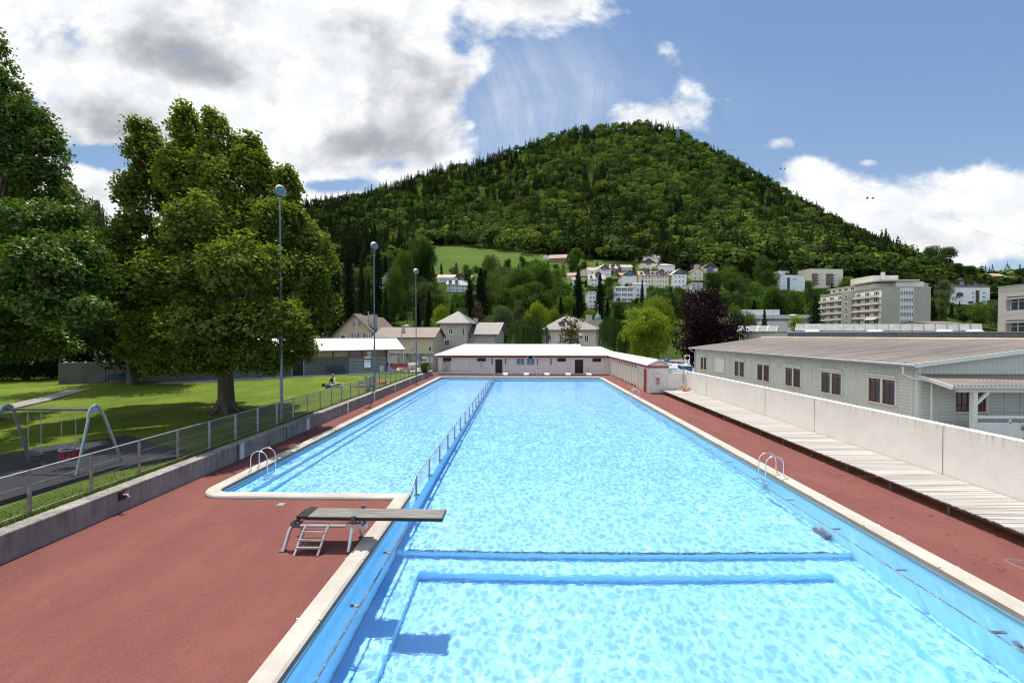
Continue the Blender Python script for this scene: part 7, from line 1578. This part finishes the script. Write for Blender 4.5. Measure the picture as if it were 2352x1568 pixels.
for px, pt, w, Y, kd, c_ in ((770, 560, 56, 120, 'spruce', SP), (800, 540, 60, 150, 'spruce', SP), (830, 600, 50, 110, 'spruce', SP), (868, 560, 54, 170, 'spruce', SP), (736, 520, 60, 130, 'spruce', SP), (845, 640, 50, 100, 'spruce', SP2), (885, 660, 46, 100, 'spruce', SP2), (985, 664, 46, 120, 'spruce', SP), (960, 690, 40, 105, 'spruce', SP)):
    tree_px(kd, 'dark spruce in the close stand beside the big linden, behind the gabled house', px, pt, w, Y, c_, int(px) % 5 + 1, True, 'dark spruces behind the gabled house')
tree_px('weep', 'feathery weeping birch seen between the two big trees', 215, 445, 95, 44, (.07, .085, .03), 2, True)
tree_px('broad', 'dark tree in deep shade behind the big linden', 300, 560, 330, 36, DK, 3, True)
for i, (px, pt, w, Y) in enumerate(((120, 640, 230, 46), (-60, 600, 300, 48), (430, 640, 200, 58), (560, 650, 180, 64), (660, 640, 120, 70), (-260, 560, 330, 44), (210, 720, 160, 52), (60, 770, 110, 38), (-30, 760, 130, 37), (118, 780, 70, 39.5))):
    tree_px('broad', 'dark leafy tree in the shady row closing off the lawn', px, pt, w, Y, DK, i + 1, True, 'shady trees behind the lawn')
c = GZ(975, 857, .62); tree('broad', 'round clipped shrub at the fence end by the terrace steps', (c.x, c.y + .5, .3), 1.5, 1.25, (.12, .14, .03), None, 3, True, 'round_shrub')
tree('broad', 'low dark shrub growing behind the pale wall by the porch', (17.0, 14.2, .6), 1.5, 1.3, (.06, .09, .02), None, 5, True, 'round_shrub')
# wooded belt: every free place on the lower slope gets its tree
def belt():
    r = random.Random(5); n = 0
    clear = [(1000, 574, 1215, 612, 1e9), (1215, 584, 1330, 600, 1e9), (1345, 600, 1450, 622, 1e9)]
    kinds = [('broad', G1, 'mid green'), ('broad', G2, 'light green'), ('broad', G3, 'deep green'), ('broad', OLV, 'olive'), ('broad', SIL, 'silvery green'), ('broad', (.15, .21, .025), 'yellow green'), ('spruce', SP, 'dark spruce'), ('spruce', SP2, 'green spruce'), ('pine', (.04, .06, .02), 'pine'), ('slim', (.075, .11, .025), 'slim')]
    wts = [20, 17, 15, 7, 6, 4, 15, 8, 6, 7]
    for py in (612, 628, 645, 662, 680, 698, 716, 734, 748):
        px = 690 + r.random() * 30
        while px < 2330:
            x = px + r.uniform(-9, 9); y = py + r.uniform(-7, 7); px += r.uniform(27, 44)
            if y < 770 - 980 * min(.165, .82 * float(np.interp((x - 1203) / 980, RU, RE))) + 4: continue
            b = on_hill(x, y); k = F / b.y
            kd, col, wd = r.choices(kinds, wts)[0]
            h = r.choice((r.uniform(7, 11), r.uniform(10, 15), r.uniform(12, 18))) * (1.15 if kd in ('spruce', 'pine') else 1.); w = h * (r.uniform(.75, 1.1) if kd == 'broad' else .5 if kd != 'slim' else .4)
            ok = False
            for tries in range(4):
                box = (x - w * k * .46, y - h * k, x + w * k * .46, y)
                bad = False
                for x0, y0, x1, y1, Yh in HRECT + clear:
                    if Yh < b.y - 2: continue
                    ix = max(0, min(box[2], x1) - max(box[0], x0)); iy = max(0, min(box[3], y1) - max(box[1], y0)); A = (x1 - x0) * (y1 - y0)
                    if ix * iy > .10 * A or ix * iy > 220: bad = True; break
                if not bad: ok = True; break
                h *= .66; w *= .72
            if not ok or h < 2.5: continue
            if any(x0 < x < x1 and abs(Yh - b.y) < 7 for x0, y0, x1, y1, Yh in HRECT): continue
            lab = {'spruce': '%s tree in the wooded belt below the hillside' % wd, 'pine': 'pine tree in the wooded belt below the hillside', 'slim': 'slim pointed tree in the wooded belt below the hillside'}.get(kd, '%s leafy tree in the wooded belt below the hillside' % wd)
            j = r.uniform(.82, 1.2); tree(kd, lab, (b.x, b.y, b.z - .6), h + .6, w / {'spruce': .74, 'slim': .42, 'pine': .62, 'broad': 1.08}[kd], tuple(c * j for c in col), 'wooded belt: ' + wd, r.randint(1, 6)); n += 1
    return n
NB_ = belt()
# ------------------------------------------------------------------ grass tufts where the mower does not reach
def tufts():
    r = np.random.default_rng(9); c, n_, sz = [], [], []
    def line(a, b, n, spread, h):
        t = r.random((n, 1)); p = np.array(a) * (1 - t) + np.array(b) * t + r.normal(size=(n, 3)) * np.array([spread, spread, 0]); c.append(p)
        sz.append(h * (.5 + r.random(n)))
    line((-11.98, 6, .60), (-11.98, 24, .60), 5200, .10, .085); line((-11.98, 24, .60), (-11.98, 52, .60), 3000, .10, .09); line((-12.3, 6, .60), (-12.6, 20, .60), 3000, .45, .05)
    q = [GZ(*p, .63) for p in ((0, 1150), (262, 1072), (440, 1041), (402, 1031), (290, 1000))]
    for a, b in zip(q[:-1], q[1:]): line((a.x, a.y, .63), (b.x, b.y, .63), 700, .05, .06)
    p = np.concatenate(c); s_ = np.concatenate(sz); n = len(p); a = r.random(n) * 6.28; lean = r.normal(size=(n, 2)) * .35; w = .012
    d = np.stack([np.cos(a) * w, np.sin(a) * w, np.zeros(n)], 1); top = np.stack([lean[:, 0] * s_, lean[:, 1] * s_, s_], 1)
    V = np.stack([p - d, p + d, p + top + d * .2, p + top - d * .2], 1).reshape(-1, 3)
    tint = np.repeat(np.array([(.10, .16, .02), (.16, .20, .03), (.24, .22, .07)])[r.choice(3, n, p=[.4, .35, .25])], 4, 0); A = np.concatenate([tint, np.ones((4 * n, 1))], 1)
    o = bpy.data.objects.new('grass', np_mesh('grass', V, np.arange(4 * n).reshape(-1, 4), L_far, A)); C.objects.link(o); tag(o, 'unmown grass blades along the fence foot and the edge of the play mat', None, None, 'stuff')
tufts()
# ------------------------------------------------------------------ forest on the mountain: one mass
def forest():
    r = np.random.default_rng(21); Vs, Fs, As = [], [], []; off = 0
    protos = []
    for i in range(5):                                  # leafy crowns
        q = np.random.default_rng(100 + i); L = [(0, 0, .48, .36, .36, .42)] + [(.28 * math.cos(a), .28 * math.sin(a), .42 + .34 * q.random(), .22, .22, .24) for a in q.random(5) * 6.28] + [(0, 0, .80, .20, .20, .2)]
        c, nn = [], []
        for x, y, z, a, b, cc in L:
            d = unit(q.normal(size=(40, 3))); d = d[d[:, 2] > -.4]; c.append(np.array([x, y, z]) + d * np.array([a, b, cc])); nn.append(d + np.array([0, 0, .15]) + q.normal(size=d.shape) * .2)
        c = np.concatenate(c); protos.append(leaves(c, np.concatenate(nn), .15 * (.7 + .6 * q.random(len(c))), q, .8)[0])
    cons = []
    for i in range(4):
        q = np.random.default_rng(200 + i); c, nn = [], []
        for k in range(13):
            z = .12 + .86 * k / 13; R0 = .24 * (1 - z) ** .85 + .015; n = max(4, int(11 * (1 - z) + 4)); a = q.random(n) * 6.28; s = .55 + .5 * q.random(n)
            c.append(np.stack([np.cos(a) * R0 * s, np.sin(a) * R0 * s, z - R0 * s * .35], 1)); nn.append(np.stack([np.cos(a), np.sin(a), .75 * np.ones(n)], 1) + q.normal(size=(n, 3)) * .3)
        c.append(np.stack([np.zeros(3), np.zeros(3), np.array([.9, .95, 1.])], 1)); nn.append(q.normal(size=(3, 3)) * np.array([1, 1, .1]))
        c = np.concatenate(c); sz = .15 * (1.15 - c[:, 2] * .7); cons.append(leaves(c, np.concatenate(nn), sz, q, .75)[0])
    pal = np.array([(.056, .092, .020), (.076, .116, .024), (.098, .140, .026), (.040, .070, .018), (.135, .165, .028), (.066, .094, .030)])
    cpal = np.array([(.016, .030, .011), (.022, .040, .013), (.030, .045, .016), (.036, .050, .018)])
    M_ = 6000
    px = r.uniform(330, 2340, M_); U_ = (px - 1203) / 980; rr = np.interp(U_, RU, RE); ef = np.minimum(.165, .82 * rr); e0 = ef - .012
    f = r.random(M_); e = e0 + (rr - e0) * f; t = np.clip((e - ef) / (rr - ef), -.06, 1); Y = np.where(t > 0, Y1 + (Y2 - Y1) * np.maximum(t, 0) ** (1 / .85), Y1 + t * 400)
    # a close row along the skyline
    M2 = 420; px2 = np.linspace(330, 2340, M2) + r.uniform(-1.5, 1.5, M2); px = np.concatenate([px, px2]); U_ = (px - 1203) / 980; Y = np.concatenate([Y, r.uniform(1060, 1108, M2)]); f = np.concatenate([f, np.ones(M2)])
    X = U_ * Y; Z = terrain(X, np.minimum(Y, Y2)) - np.maximum(Y - Y2, 0) * .3
    clump = np.sin(px * .021 + 1.3 + 2 * np.sin(f * 5)) * np.cos(f * 11 + px * .011) + .8 * np.sin(px * .009 + f * 5.) + .5 * np.sin(px * .06 + f * 23); clump = np.tanh(clump * 1.6)
    pc = .33 + .28 * clump + .16 * np.clip((f - .8) / .2, 0, 1) + .5 * np.clip((1120 - px) / 350, 0, 1)  # extra conifers to the left darken it in place of a cloud shadow
    pc = np.where((px > 1540) & (f > .86), pc - .28, pc); pc = np.where(px > 2060, -.1, pc); con = r.random(len(px)) < np.clip(pc + .02, .04, .9)
    me_pts = [(985, 566), (1060, 570), (1150, 577), (1250, 588), (1330, 597), (1475, 607)]
    for i in range(len(px)):
        py = HC and 770 - 980 * (Z[i] - HC) / Y[i]
        if 975 < px[i] < 1480 and py > np.interp(px[i], *zip(*me_pts)) + 1: continue
        j = (.66 + .66 * r.random()) * (1.2 - .25 * clump[i]) * (.74 + .3 * np.clip((px[i] - 760) / 500, 0, 1)); g_ = Y[i] / 900  # tints darkened towards the left paint in the cloud shadow
        if px[i] < 420 and Y[i] < 900: continue
        if con[i]: P_ = cons[r.integers(4)]; h = (19 + 14 * r.random()) * (.72 + .28 * min(1, g_)); w = h * .85; col = cpal[r.integers(4)] * j * .8
        else: P_ = protos[r.integers(5)]; h = (13 + 9 * r.random()) * (.72 + .28 * min(1, g_)); w = h * (.95 + .4 * r.random()); col = pal[r.choice(6, p=[.26, .24, .14, .2, .06, .1])] * j
        a = r.random() * 6.28; cs, sn = math.cos(a), math.sin(a); V = np.empty_like(P_)
        V[:, 0] = (P_[:, 0] * cs - P_[:, 1] * sn) * w + X[i]; V[:, 1] = (P_[:, 0] * sn + P_[:, 1] * cs) * w + Y[i]; V[:, 2] = P_[:, 2] * h + Z[i] - .5
        Vs.append(V); As.append(np.broadcast_to(np.array([*col, 1.]), (len(V), 4)))
    V = np.concatenate(Vs); A = np.concatenate(As); Q = np.arange(len(V)).reshape(-1, 4)
    o = bpy.data.objects.new('forest', np_mesh('forest', V, Q, L_far, A)); C.objects.link(o)
    tag(o, 'mixed leafy and coniferous wood covering the whole mountain', None, None, 'stuff')
forest()
# dark far ridge on the left
print('belt trees', NB_, 'objects', len(bpy.data.objects))
